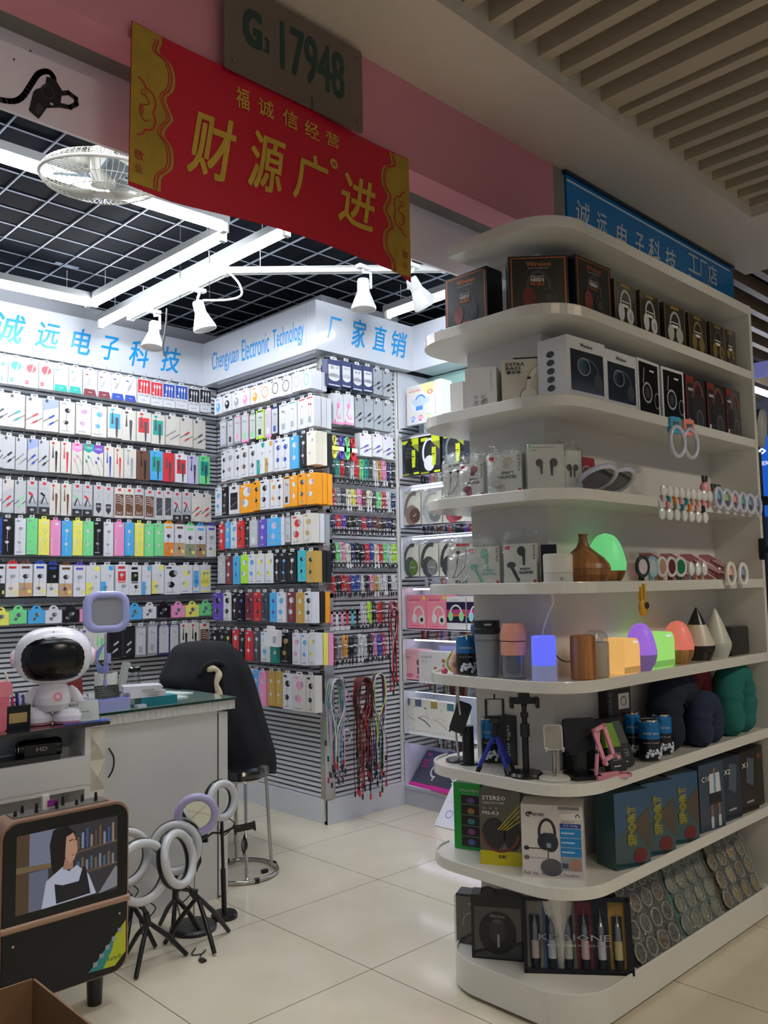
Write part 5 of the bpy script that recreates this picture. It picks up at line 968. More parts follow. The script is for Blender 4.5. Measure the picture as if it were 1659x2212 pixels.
def f_ak(b,w,h):
    b.ring(-w*.37,h*.865,w*.055,h*.035,.004,INK,a0=.6,a1=PI*1.6); b.disc(-w*.35,h*.88,w*.04,h*.02,INK,y=-.001); b.text('AKORN',-w*.31,h*.845,-w*.13,h*.885,INK,y=-.001,bold=.02); b.text('®',-w*.12,h*.88,-w*.1,h*.895,INK,y=-.001)
    b.ring(-w*.08,h*.62,w*.15,h*.2,w*.045,INK,y=-.001,seg=24,a0=-.3,a1=PI+.3); b.disc(-w*.1,h*.5,w*.14,h*.12,P('#1d242c',.3),y=-.0014); b.disc(-w*.02,h*.49,w*.12,h*.13,P('#26303a',.3),y=-.0018); b.rect(-w*.09,h*.42,-w*.02,h*.48,P('#8fa0b0'),y=-.002)
    b.line([(-w*.1,h*.4),(-w*.38,h*.40)],.003,INK); b.disc(-w*.42,h*.4,w*.045,h*.03,INK,y=-.001); b.line([(-w*.1,h*.27),(-w*.36,h*.27),(-w*.4,h*.28)],.003,GREYI); b.disc(-w*.42,h*.27,w*.045,h*.03,P('#6a6460'),y=-.001); b.line([(-w*.07,h*.4),(-w*.07,h*.2)],.003,INK); b.disc(-w*.02,h*.15,w*.18,h*.12,P('#5b5a5a'),y=-.001)
    b.rect(w*.14,h*.82,w*.48,h*.9,OFF,y=-.001); b.text('OK-2010',w*.15,h*.77,w*.36,h*.80,INK,y=-.001); b.rect(w*.13,h*.7,w*.47,h*.76,P('#203f96',.3),y=-.001); b.text('PC VoIp',w*.2,h*.71,w*.42,h*.75,OFF,y=-.0018)
    for k in range(3): b.rect(w*.13,h*(.57-.13*k),w*.47,h*(.69-.13*k),P('#1584cc',.3),y=-.001); b.rect(w*.15,h*(.62-.13*k),w*.36,h*(.64-.13*k),P('#bcd9f0'),y=-.0015)
    b.rect(w*.13,h*.12,w*.47,h*.3,P('#9aa0a8'),y=-.001); b.disc(w*.36,h*.2,w*.09,h*.08,P('#b98870'),y=-.0014); b.rect(w*.15,h*.15,w*.25,h*.22,P('#4a5560'),y=-.0014); b.ring(w*.42,h*.86,w*.035,h*.035,.003,INK,y=-.0015,a0=-.5,a1=PI+.5)
    b.text('Full size deluxe PC headset',-w*.47,h*.04,w*.42,h*.085,P('#4a5a6a'),y=-.0022)
o=carton('headset_box','tall white headset box with a black headset and blue panels, eighth level','box',2.258,1.603,ZS[8],-59.7,.19,.222,.10,P('#dcd4cf',.35),f_ak)
b=MB(); b.box(.02,-.001,.21,.085,.0,.2195,P('#8a8688')); b.build('flap_print',o)
def f_sp(b,w,h):
    b.poly([(-w*.5,h),(w*.5,h),(w*.5,h*.8),(0,h*.6),(-w*.5,h*.4)],P('#114a70',.2,coat=.6)); b.poly([(w*.0,h*.55),(w*.5,h*.2),(w*.5,h*.75)],P('#54483c',.3),y=-.0008); b.disc(w*.2,h*.14,w*.2,h*.1,P('#6c1a20',.3),y=-.001); b.text('SPORT',-w*.16,h*.28,w*.1,h*.82,P('#8f8c38',.35),y=-.002,rot=90,bold=.03)
for i,(x,wd) in enumerate(((2.52,.15),(2.69,.15),(2.865,.15))): carton('sport_box','clear-sided teal box lettered SPORT, %s of three on the eighth level'%('left','middle','right')[i],'box',x,1.475,ZS[8],-16,wd,.24,.09,P('#26484f',.15,coat=.6),f_sp,group='boxes lettered SPORT')
SKY=P('#39485a',.3)
def f_pl(txt,c):
    def f(b,w,h):
        b.text(txt,-w*.42,h*.74,-w*.08 if len(txt)<4 else w*.05,h*.82,OFF,y=-.002,bold=.02)
        if c:
            b.disc(w*.12,h*.88,w*.06,h*.04,P('#8a6450'),y=-.001); b.poly([(-w*.08,h*.84),(w*.32,h*.84),(w*.36,h*.55),(-w*.1,h*.55)],P('#cfd2d4'),y=-.001); b.rect(w*.08,h*.55,w*.16,h*.84,P('#6f98b0'),y=-.0014); b.poly([(-w*.1,h*.55),(w*.36,h*.55),(w*.4,h*.38),(-w*.12,h*.38)],P('#1c1d20'),y=-.001); b.rect(-w*.08,h*.18,w*.02,h*.38,P('#8a6450'),y=-.001); b.rect(w*.22,h*.18,w*.32,h*.38,P('#8a6450'),y=-.001); b.rect(-w*.08,h*.03,w*.03,h*.2,P('#c8cacc'),y=-.0012); b.rect(w*.22,h*.03,w*.33,h*.2,P('#c8cacc'),y=-.0012)
        else: b.poly([(-w*.1,h*.9),(w*.3,h*.85),(w*.2,h*.4),(-w*.2,h*.5)],P('#4f5a66')); b.rect(-w*.2,h*.15,w*.2,h*.18,GREYI)
    return f
carton('player_box','grey-blue box printed C10 with a footballer sitting','box',3.09,1.475,ZS[8],-6,.165,.24,.09,SKY,f_pl('C10',1)); carton('headset_box','dark blue box printed X2','box',3.27,1.48,ZS[8],-4,.14,.235,.09,P('#28323f',.3),f_pl('X2',0)); carton('headset_box','brown-black box printed X1 near the right end panel','box',3.43,1.48,ZS[8],-4,.14,.235,.09,P('#2a2520',.3),f_pl('X1',0)); carton('headset_box','dark box with orange letters against the right end panel','box',3.55,1.49,ZS[8],0,.075,.235,.09,P('#241f1c',.3),lambda b,w,h:b.text('PRO',-w*.3,h*.8,w*.3,h*.88,P('#c07a2a'),y=-.001))
# lowest level
ACR=film('acrylic','#eef3f2',.08,.04,0)
o=carton('headphone_box','brown-topped dark headphone box in a clear sleeve at the left of the lowest level','box',2.325,2.0,ZS[9],-66,.11,.165,.07,P('#2a2220',.3),lambda b,w,h:(b.text('Wireless',-w*.1,h*.78,w*.4,h*.84,GREYI,y=-.001),b.ring(0,h*.35,w*.3,h*.28,.002,GREYI,a0=0,a1=PI)))
b=MB(); b.box(-.06,-.006,0,.06,.076,.16,ACR); b.build('clear_sleeve',o)
def f_bkw(b,w,h):
    b.rect(-w*.44,h*.03,w*.44,h*.82,P('#202124',.1,coat=1)); b.disc(0,h*.42,w*.36,h*.34,P('#141517',.35),y=-.001); b.disc(0,h*.46,w*.16,h*.2,P('#2e3033',.3),y=-.0013); b.rect(-w*.01,h*.2,w*.03,h*.4,GREYI,y=-.0016); b.text('Wireless',-w*.14,h*.66,w*.14,h*.71,GREYI,y=-.0018); b.ring(0,h*.6,w*.08,h*.02,.001,GREYI,y=-.0018)
o=carton('headphone_box','large black windowed headphone box with a hanging loop, lowest level','box',2.29,1.856,ZS[9],-57.8,.176,.205,.07,P('#121315',.35),f_bkw); b=MB(); b.tube([(-.055,.02,.2),(-.052,.02,.22),(-.03,.02,.226),(-.006,.02,.218),(-.004,.02,.2)],.003,BLK,6); b.build('hang_loop',o)
t=thing('earphone_set','black framed case of six bottled earphones leaning in front on the lowest level','display case',(2.383,1.604,ZS[9])); t.rotation_euler=(-.2,0,math.radians(-50)); w,h=.345,.225
b=MB(); b.box(-w/2,0,0,w/2,.03,.014,BLK); b.box(-w/2,0,h-.012,w/2,.03,h,BLK); b.box(-w/2,0,0,-w/2+.012,.03,h,BLK); b.box(w/2-.018,0,0,w/2,.03,h,BLK); b.box(-w/2,.026,0,w/2,.03,h,BLK); b.build('frame',t)
CC=['#8f8b84','#4f6d94','#77786c','#7a2434','#26262c','#a8842e']
for i,c in enumerate(CC):
    x=-w/2+.012+.0525*(i+.5); b=MB(); b.box(x-.026,.018,.014,x+.026,.024,h-.012,P(c,.4)); q=b.build('colour_card',t); b=MB(); b.box(x-.016,.012,.03,x+.016,.0175,h*.75,P('#1c1b1a',.3)); b.build('recess',q)
    b=MB(); b.lathe([(.012,.022),(.0135,.025),(.0135,.095),(.011,.1),(.01,.14),(.006,.15),(.002,.17),(.001,.19)],P('#9a9c9c',.15,.7),(x,.008,0),18); b.lathe([(.0138,.045),(.0138,.098)],P(['#c8b8ae','#c2cbd0','#bcc4b4','#d9b8b8','#cfcfcf','#d2c28a'][i],.25,.5),(x,.008,0),18); b.lathe([(.0137,.018),(.0137,.044)],BLK,(x,.008,0),18); b.build('bottle',t)
b=MB(); b.text('KDAIONE',-w*.36,h*.44,w*.3,h*.52,GREYI,y=-.0062); b.text("MUSIC LOVERS",-w*.28,h*.36,-w*.02,h*.39,OFF,y=-.0062); b.text('EXCLUSIVELY UNIQUE',0,h*.36,w*.3,h*.39,GREYI,y=-.0062); b.build('lettering',t)
b=MB(); b.box(-w/2+.01,-.006,.012,w/2-.016,-.0052,h-.01,film('case_glass','#ffffff',.0,.05,0)); b.build('cover',t)
BF=film('blister_film','#f2f4f2',.07,.08,1.2,35)
def tray(label,x,w,base,rings,rnd):
    t=thing('bangle_sheet',label,'tray',(x,1.495,ZS[9])); t.rotation_euler=(-.42,0,0); h=.30
    b=MB(); b.box(-w/2,0,0,w/2,.006,h,base); b.build('card',t); b=MB(); b.box(-w/2+.002,-.018,.004,w/2-.002,-.0165,h-.004,BF); b.build('film_cover',t)
    for i in range(4):
        for j in range(4):
            cx=-w/2+w*(i+.5)/4+(.008 if j%2 else -.004); cz=.035+.068*j; b=MB(); c=P(random.Random(i*7+j+int(x*10)).choice(rings),.35); b.torus((cx,-.008,cz),.028,.004,P('#a8a8a0',.2),(0,1,0),20,6); b.lathe([(.0001,0),(.023,0),(.023,.003),(.0001,.003)],c,(cx,-.004,cz),16,axis=(0,-1,0)); b.build('ring_holder',t)
tray('dark tray sheet of sixteen grey rings leaning on the lowest level, nearest the bottled set',2.70,.30,P('#3a3236',.5),['#55483e','#7a5a3a','#4a443e'],1); tray('pale teal sheet of cream rings, second of the leaning sheets',3.02,.30,P('#5d7f7a',.5),['#9a9a84','#a8a890','#8a9080'],2); tray('brown sheet of golden rings, leaning at the right end',3.36,.33,P('#57493a',.5),['#b08a4a','#c09a5a','#8a6a3a'],3)
# tripod clamp sticking out from behind the end panel and ring light in the corridor
t=thing('ring_light_stand','black ring light stand seen past the right end panel','ring light',(4.05,1.62,0))
b=MB(); b.cyl((0,0,0),(.0,0,1.95),.012,BLK); b.build('pole',t); b=MB(); b.torus((-.0,-.02,2.06),.075,.018,P('#b9b9b0',.3),(-.3,1,.1),28,8); b.build('light_ring',t); b=MB(); b.torus((.004,.0,2.06),.08,.02,BLK,(-.3,1,.1),28,8); b.build('housing',t)
b=MB(); b.box(-.05,-.02,1.70,.05,.02,1.74,BLK); b.build('clamp',t)
for a in (.3,2.4,4.5): b=MB(); b.tube([(0,0,.5),(.3*math.cos(a),.3*math.sin(a),.01)],.008,BLK,6); b.build('leg',t)
t=thing('phone_clamp','black T-shaped phone clamp fixed to the front of the right end panel','phone clamp',(3.60,1.44,1.475)); b=MB(); b.rbox(-.045,-.012,-.045,-.02,.004,.045,.012,BLK); b.build('jaw',t); b=MB(); b.box(-.025,-.008,-.014,.06,.004,.014,BLK); b.build('arm',t)
# ================= mirrored display cabinet (right-hand side of the shop) =================
MIR=P('#d5d8dd',.06,1.0); NW=P('#dcdfe8',.4); GG=P('#a9cfc6',.15,coat=.5)
t=thing('display_cabinet','mirror-banded display cabinet with bright white niches, between the pillar and the shelving unit','display cabinet')
b=MB(); b.box(3.822,3.795,.10,4.12,3.80,2.73,NW); b.build('side_panel',t)
b=MB(); b.box(4.10,2.1,.1,4.12,3.795,2.36,NW); b.build('back_panel',t)
b=MB(); b.box(4.10,2.1,2.36,4.12,3.795,2.73,GG); b.build('green_glass',t)
b=MB(); b.box(3.822,2.1,0,4.12,3.80,.10,P('#b9bac6',.3)); b.build('plinth',t)
for i in range(8):
    z=.118+.3195*i
    if i==7: z=2.355
    b=MB(); b.box(3.824,2.1,z-.055 if i else z-.018,4.10,3.793,z,NW); q=b.build('shelf',t)
    b=MB(); b.box(3.818,2.1,z-.058 if i else z-.02,3.8235,3.81,z-.002,MIR); b.build('mirror_band',q)
    if i<7:
        b=MB(); b.box(3.90,2.15,z+.245,3.915,3.77,z+.255,E('#f0f2ff' if i else '#dcd6ff',NICHE_E*2.2)); b.build('light_strip',t)
b=MB(); b.box(3.806,3.803,.1,3.82,3.818,2.73,P('#e8e8e4',.3)); b.build('post',t)
def dbox(label,y,z,w,h,body,fn,x=3.85,d=.10,rz=-90,tilt=0,name='headphone_box',cat='box',group=None): return carton(name,label,cat,x,y,z,rz,w,h,d,body,fn,group=group,tilt=tilt)
PW=P('#dfdedb',.3)
def f_lunch(b,w,h):
    b.text('THE ELECTRIC',-w*.42,h*.9,-w*.02,h*.93,GREYI,y=-.001); b.text('LUNCH BOX',-w*.42,h*.83,w*.0,h*.88,P('#e85f3c'),y=-.001,bold=.03)
    b.poly([(w*.0,h*.99),(w*.49,h*.99),(w*.49,h*.8),(w*.3,h*.72),(w*.12,h*.8)],P('#efe29a'),y=-.0008); b.disc(w*.34,h*.76,w*.1,h*.06,P('#ef7f50'),y=-.001); b.disc(w*.34,h*.76,w*.05,h*.035,PW,y=-.0012)
    def lb(cx,cz,s,m,m2): b.disc(cx,cz,s,s*.62,PW if False else P('#dfe6f6'),y=-.001); b.disc(cx,cz+s*.25,s*.9,s*.38,m2,y=-.0013); b.ring(cx,cz+s*.35,s*.55,s*.45,s*.14,m,y=-.0016,a0=.2,a1=PI-.2); b.rect(cx-s*.5,cz-s*.42,cx+s*.25,cz-s*.1,m,y=-.0016)
    lb(0,h*.48,w*.33,P('#5b93e0'),P('#bcd3f4')); lb(-w*.27,h*.12,w*.12,P('#5b7fd8'),P('#b8c6ee')); lb(0,h*.12,w*.12,P('#d85a8a'),P('#f0b8cc')); lb(w*.27,h*.12,w*.12,P('#a9cf70'),P('#dcecc0'))
dbox('white box picturing a blue electric lunch box, on the cabinet top shelf',3.623,2.37,.245,.25,PW,f_lunch,d=.12,name='lunch_box_carton')
dbox('white box edge beside the lunch box carton with a brown top',3.47,2.37,.05,.255,PW,None,name='lunch_box_carton')
YL=P('#e2f02a',.3); BK2=P('#23282e',.2,coat=.6)
def f_wl2(c):
    def f(b,w,h):
        b.rect(w*.1,h*.82,w*.49,h*.99,YL); b.rect(-w*.42,h*.86,-w*.1,h*.95,YL); b.poly([(w*.1,h*.82),(w*.49,h*.6),(w*.49,h*.82)],P('#8f9a2a',.3)); b.text('WIRELESS',w*.12,h*.2,w*.32,h*.68,YL,y=-.0028,rot=90,bold=.02)
        b.ring(w*.0,h*.55,w*.36,h*.38,w*.09,c,y=-.0012,a0=PI*.35,a1=PI*1.2); b.disc(-w*.02,h*.28,w*.26,h*.2,c,y=-.0015); b.rect(-w*.45,h*.02,-w*.05,h*.07,P('#8f9a2a')); b.rect(w*.2,h*.03,w*.49,h*.08,YL)
    return f
dbox('black and yellow Wireless box with black headphones, leftmost in the cabinet',3.727,2.045,.16,.24,BK2,f_wl2(P('#14171a',.35)))
dbox('black and yellow Wireless box with white headphones, second in the cabinet',3.555,2.04,.175,.245,BK2,f_wl2(P('#e9edf2',.3)))
dbox('black and yellow Wireless box third along, mostly behind the bagged earphone boxes',3.36,2.04,.175,.24,BK2,f_wl2(P('#6b7a7a',.3)))
def f_big(band,cup,plate,txt=None):
    def f(b,w,h):
        b.ring(w*.12,h*.42,w*.58,h*.62,w*.16,band,y=-.001,seg=26,a0=PI*.42,a1=PI*1.08); b.disc(-w*.02,h*.3,w*.36,h*.32,cup,y=-.0014); b.disc(w*.16,h*.28,w*.3,h*.25,plate,y=-.0018); b.ring(w*.16,h*.28,w*.3,h*.25,.003,band,y=-.002)
        if txt: b.text(txt,w*.0,h*.26,w*.34,h*.31,PW,y=-.0026,bold=.03)
        else: b.line([(w*.08,h*.24),(w*.24,h*.32)],.006,PW,y=-.0026)
    return f
SLV=lambda c:P(c,.22,.6)
for lab,y,z,wd,c1,c2,c3,tx in (('boxed brown headphones in the third niche of the cabinet',3.717,1.735,.155,'#7d655e','#9a7a6e','#8a5f50',None),('boxed silver headphones beside the brown pair',3.548,1.73,.172,'#b9bcc0','#c6c8ca','#aeb2b6',None),('boxed red headphones beside the silver pair, partly hidden',3.37,1.728,.172,'#a8384a','#b84858','#c0384e',None),
 ('boxed headphones with a green round plate lettered Wireless',3.74,1.407,.142,'#2a2d32','#3a3d42','#7fb03c','Wireless'),('boxed headphones with a steel round plate lettered Wireless',3.58,1.405,.158,'#2a2d32','#3a3d42','#b5b8ba','Wireless'),('boxed dark headphones third along, partly behind a leaning box',3.415,1.403,.158,'#2a2d32','#3a3d42','#5a5d60',None)):
    o=dbox(lab,y,z,wd,.20,P('#ece8dc',.3),f_big(P(c1,.3),P(c2,.3),SLV(c3),tx)); bag(o,wd,.2,.1,.03,int(y*100))
PKB=P('#f28ea0',.3)
def f_pk(b,w,h):
    b.text('WIRELESS',-w*.38,h*.9,w*.05,h*.93,P('#c0506a'),y=-.001); b.text('HEADPHONES',-w*.38,h*.83,w*.2,h*.88,P('#a02848'),y=-.001,bold=.02); b.text('CAT EAR',-w*.38,h*.76,-w*.02,h*.8,PW,y=-.001); b.rect(w*.35,h*.88,w*.48,h*.97,YL); b.ring(w*.12,h*.38,w*.3,h*.3,w*.07,PW,y=-.001,a0=-.2,a1=PI+.2); b.disc(-w*.1,h*.3,w*.13,h*.14,PW,y=-.0013); b.disc(w*.28,h*.26,w*.17,h*.14,PW,y=-.0014); b.disc(w*.28,h*.26,w*.08,h*.07,INK,y=-.0018); b.poly([(-w*.1,h*.66),(-w*.02,h*.62),(-w*.1,h*.58)],YL,y=-.0014)
    for k in range(4): b.disc(-w*.3+w*.13*k,h*.07,w*.03,h*.02,P('#c0506a'),y=-.001,seg=8)
dbox('left of two pink boxes printed HEADPHONES in the cabinet',3.698,1.084,.163,.205,PKB,f_pk); dbox('right of two pink boxes printed HEADPHONES in the cabinet',3.53,1.084,.163,.205,PKB,f_pk)
def f_b39(cc):
    def f(b,w,h):
        b.rect(-w*.5,h*.2,w*.5,h*.84,P('#241c44',.3)); b.poly([(-w*.5,h*.42),(w*.5,h*.5),(w*.5,h*.62),(-w*.5,h*.6)],P('#b8407a',.3),y=-.0009); b.poly([(-w*.5,h*.38),(w*.5,h*.42),(w*.5,h*.48),(-w*.5,h*.44)],P('#e8683c',.3),y=-.0009); b.text('B39',-w*.12,h*.88,w*.12,h*.93,GREYI,y=-.001)
        b.ring(0,h*.46,w*.34,h*.3,w*.07,PW,y=-.0012,a0=0,a1=PI); b.disc(-w*.28,h*.4,w*.13,h*.15,cc,y=-.0015); b.disc(w*.28,h*.4,w*.13,h*.15,cc,y=-.0015)
    return f
dbox('white B39 box picturing mint-green headphones on a sunset',3.37,1.084,.15,.195,PW,f_b39(P('#8fdf9a'))); dbox('white B39 box picturing pale blue headphones on a sunset',3.21,1.084,.15,.195,PW,f_b39(P('#9adfe8')))
carton('headphone_card','white card box with a black carry loop behind the pink boxes','box',4.0,3.70,1.084,-90,.17,.235,.05,P('#dfe2ea',.3))
def f_g3(b,w,h):
    b.text('Yes Appearance',-w*.42,h*.84,w*.3,h*.89,P('#b88a94'),y=-.001); b.text('G3',-w*.42,h*.72,-w*.18,h*.77,P('#a06a78'),y=-.001,bold=.04); b.disc(w*.3,h*.58,w*.15,h*.15,PW,y=-.001); b.disc(w*.3,h*.58,w*.11,h*.11,P('#8a5a50'),y=-.0013); b.rect(w*.24,h*.2,w*.36,h*.42,P('#6a5058'),y=-.001); b.disc(-w*.2,h*.14,w*.2,h*.07,P('#e0788c'),y=-.001); b.disc(w*.3,h*.1,w*.16,h*.04,P('#e0788c'),y=-.001)
dbox('pale pink box printed G3 with a mirror lamp picture',3.735,.765,.15,.185,P('#f2b8c0',.3),f_g3,name='mirror_lamp_box')
def f_y3(b,w,h):
    b.text('LIGHT',-w*.4,h*.8,-w*.02,h*.87,INK,y=-.001); b.text('Y3',-w*.4,h*.64,-w*.2,h*.74,GREYI,y=-.001)
    for x,z in ((.1,.5),(.38,.75)): b.disc(w*x,h*z,w*.07,h*.06,P('#b07860'),y=-.001); b.rect(w*(x-.04),h*(z-.25),w*(x+.04),h*(z-.1),P('#c09080'),y=-.001)
    b.ring(-w*.2,h*.17,w*.13,h*.05,.002,GREYI); b.rect(w*.02,h*.12,w*.2,h*.125,INK)
dbox('white box printed LIGHT Y3 in front of the avocado light',3.555,.745,.235,.20,PW,f_y3,x=3.835,name='mirror_lamp_box')
carton('cord_box','lavender box edge lying behind the LIGHT Y3 box','box',3.99,3.54,.765,-90,.2,.205,.05,P('#a9b0e0',.3))
for i,(y,c,nm) in enumerate(((3.76,'#8e9296','grey'),(3.655,'#5f7086','blue-grey'),(3.515,'#b09a5e','gold'),(3.375,'#4f7f96','teal'))):
    def f(b,w,h,c=c):
        b.rect(-w*.46,h*.8,-w*.12,h*.99,P(c)); b.text('SPORTS METAL',-w*.42,h*.12,w*.3,h*.15,GREYI,y=-.001); q=P('#55585c') if c=='#5f7086' else P('#c4c6c8'); b.line([(-w*.3,h*.5),(w*.05,h*.42),(w*.4,h*.25)],.006,q); b.line([(-w*.3,h*.5),(0,h*.56),(w*.3,h*.5)],.002,q); b.line([(w*.1,h*.75),(w*.2,h*.55)],.001,q); b.disc(w*.08,h*.77,w*.05,h*.02,q)
    dbox('off-white SPORTS METAL box with a %s corner label, %s from left'%(nm,ordn(i)),y,.425,.145,.222,P('#f1efe6',.3),f,x=3.86-.008*i,d=.04,rz=-84,name='earphone_box',group='SPORTS METAL boxes')
def f_led(b,w,h):
    MG=P('#e0309a',.3); b.text('LED',-w*.42,h*.86,-w*.24,h*.92,MG,y=-.001,bold=.03); b.text('RING',-w*.42,h*.68,-w*.2,h*.74,MG,y=-.001,bold=.03); b.text('FILL',-w*.42,h*.6,-w*.24,h*.66,MG,y=-.001,bold=.03); b.text('LIGHT',-w*.42,h*.52,-w*.16,h*.58,MG,y=-.001,bold=.03); b.ring(w*.18,h*.5,w*.2,h*.2,w*.045,PW,y=-.001,seg=26); b.rect(w*.16,h*.22,w*.2,h*.3,PW,y=-.001)
def ledbox(label,x,y,z,rz,tilt,w=.26,h=.26):
    o=carton('ring_light_box',label,'box',x,y,z,rz,w,h,.055,P('#34384e',.15,coat=1),f_led,tilt=tilt); b=MB(); b.box(-w/2-.001,-.001,-.001,w/2+.001,.056,.022,P('#d8289a',.25)); b.build('magenta_base',o)
ledbox('navy and magenta LED ring fill light box, left of the two leaning in front',3.835,3.665,.121,-95,-.72,.25,.25); ledbox('navy and magenta LED ring fill light box, in front at the lowest niche corner',3.79,3.46,.135,-95,-.72,.235,.26); ledbox('navy LED ring light box standing behind the two leaning ones',4.03,3.45,.123,-90,-.1,.25,.2)
def f_pro(b,w,h):
    b.text('P',-w*.4,h*.7,-w*.28,h*.86,P('#4a40c8'),y=-.001,bold=.03); b.text('rofessional',-w*.26,h*.68,w*.35,h*.76,GREYI,y=-.001); b.text('Live',-w*.1,h*.56,w*.12,h*.64,GREYI,y=-.001); b.rect(-w*.42,h*.42,w*.4,h*.425,GREYI)
    for k in range(4): b.ring(-w*.28+w*.2*k,h*.22,w*.08,h*.07,.006,P('#8f9ad8') if k==0 else GREYI,y=-.001,seg=18)
carton('live_light_box','white box printed Professional Live leaning on the cabinet plinth from the floor','box',3.60,3.19,.004,-88,.32,.36,.05,P('#e9eaf4',.3),f_pro,tilt=-.72)
# ================= counters =================
CW=P('#dcdcd8',.22,coat=.4); CGLASS=P('#7d958b',.05,coat=.6); DKG=P('#0d1012',.03,coat=1)
t=thing('counter','white counter with a fluted edge and clear green-edged glass top','counter')
b=MB(); b.box(1.60,3.29,.0,2.13,3.92,.81,CW); b.build('body',t)
b=MB(); b.box(2.1335,3.285,.01,2.18,3.925,.80,CW); b.box(2.1305,3.287,.0,2.1335,3.9,.80,DK); b.build('end_panel',t)
b=MB(); b.box(1.52,3.285,.05,1.60,3.32,.81,P('#d8d2c2',.3))
for i in range(6):
    z0=.09+.118*i; z1=z0+.118; cx=1.56; cz=(z0+z1)/2; A=[(1.52,3.285,z0),(1.60,3.285,z0),(1.60,3.285,z1),(1.52,3.285,z1)]; c=(cx,3.265,cz); b.add(A+[c],[(0,1,4),(1,2,4),(2,3,4),(3,0,4)],P('#ddd6c4',.3))
b.build('embossed_panel',t)
b=MB(); pts=[]
n=56; x0,x1=1.50,2.208
for i in range(n+1):
    x=x0+(x1-x0)*i/n; pts.append((x,3.268+.007*abs(((i%2)*1.0))))
A=[(p[0],p[1]) for p in pts]+[(x1,3.94),(x0,3.94)]
b.prism([(p[0],p[1],.812) for p in A],[(p[0],p[1],.853) for p in A],CW); b.build('fluted_edge',t)
b=MB(); b.box(1.50,3.262,.8535,2.214,3.955,.8625,P('#16382d',.1,coat=.5)); b.box(1.501,3.263,.8625,2.213,3.954,.864,CGLASS); b.build('glass_top',t)
b=MB(); b.tube(catmull([(1.612,3.28,.72),(1.624,3.265,.69),(1.626,3.262,.66),(1.622,3.268,.63),(1.612,3.28,.605)],5),.0035,BLK,6); b.build('handle',t)
b=MB(); b.tube(catmull([(1.607,3.28,.49),(1.612,3.268,.475),(1.612,3.268,.46)],3),.0035,BLK,6); b.build('handle',t)
for i,(x,y,w,d) in enumerate(((2.0,3.5,.12,.16),(2.09,3.62,.08,.2))):
    b=MB(); b.box(-w/2,-d/2,0,w/2,d/2,.004,P('#cfd8d2',.4)); o=b.build('paper_slip',loc=(x,y,.8485+0*i-.0)); o.location.z=.8645; o.rotation_euler=(0,0,.3*i); tag(o,'pale paper slip lying on the glass counter, %s'%('nearer the front' if i==0 else 'nearer the glass corner'),'paper')
t=thing('display_counter','low white display counter with black glass top and open shelf, left edge','counter')
b=MB(); b.box(-.6,3.085,.846,1.521,3.262,.858,DKG); bevel(b.build('glass_top',t),.0015,1)
b=MB(); b.box(1.43,3.10,.0,1.452,3.26,.845,CW); b.build('side_panel',t)
b=MB(); b.box(-.6,3.24,.0,1.43,3.26,.845,P('#bfc4c6',.3)); b.build('back_panel',t)
b=MB(); b.box(-.6,3.098,.635,1.447,3.12,.74,CW); b.box(-.6,3.098,.62,1.43,3.24,.636,CW); bevel(b.build('drawer_front',t),.002,1)
t=thing('camcorder','black camcorder with a silver badge in the open counter shelf','camcorder',(1.29,3.17,.735),-.2)
b=MB(); b.T=Matrix.Translation((0,0,.045)); b.tube([(-.075,0,0),(-.055,0,0),(.06,0,0),(.072,0,0)],[.03,.034,.036,.03],BLK,18); b.box(-.06,-.04,-.03,.05,.03,.02,BLK); b.build('body',t)
b=MB(); b.torus((-.078,0,.045),.028,.003,STEEL,(1,0,0),20,6); b.build('lens_rim',t); b=MB(); b.text('HD',-.02,.04,.02,.055,GREYI,y=-.0405,bold=.03); b.build('badge',t)
b=MB(); b.box(-.16,-.05,0,.12,.05,.018,P('#1b1d1f',.2,coat=.5)); tag(b.build('tablet',loc=(1.22,3.16,.7405)),'flat black tablet lying beside the camcorder in the counter shelf','tablet')
b=MB(); b.rbox(-.1,-.04,0,.1,.04,.05,.01,P('#17191b',.3)); tag(b.build('black_case',loc=(.98,3.17,.7405)),'black case at the far left inside the open counter shelf','case')
# robot
t=thing('toy_robot','white toy robot with a big black visor and pink ears, on the black glass counter','toy robot',(1.35,3.205,.858),-.42)
RW=P('#eceaf2',.25,coat=.5); RP=P('#f2a0b4',.3)
b=MB(); 
for sx in (-1,1): b.lathe([(.0001,.0),(.053,.002),(.058,.012)],RP,(sx*.055-.0,-.005,0),28,sy=.95); b.lathe([(.058,.012),(.057,.03),(.046,.05),(.02,.062),(.0001,.064)],RW,(sx*.055,-.005,0),28,sy=.95)
b.build('feet',t)
b=MB(); b.lathe([(.03,.045),(.055,.05),(.066,.075),(.066,.10),(.058,.13),(.045,.15),(.03,.158)],RW,seg=32); b.build('body',t)
for sx in (-1,1): b=MB(); b.T=Matrix.Translation((sx*.06,0,.135))@Matrix.Rotation(-sx*.5,4,'Y'); b.lathe([(.0001,-.085),(.016,-.078),(.022,-.055),(.018,-.02),(.008,0),(.0001,.002)],RW,seg=20); b.build('arm',t)
b=MB(); b.T=Matrix.Translation((0,0,.252)); prof=[]
n=20; vs=[];fs=[];seg=40
for i in range(n+1):
    ph=-PI/2+PI*i/n
    for k in range(seg):
        th=2*PI*k/seg; c=math.cos(ph); sgn=lambda v:math.copysign(abs(v)**.85,v)
        vs.append((.138*sgn(c*math.cos(th)) ,.10*sgn(c*math.sin(th)),.108*sgn(math.sin(ph))))
for i in range(n):
    for k in range(seg): fs.append((i*seg+k,i*seg+(k+1)%seg,(i+1)*seg+(k+1)%seg,(i+1)*seg+k))
b.add(vs,fs,RW,True); b.build('head',t)
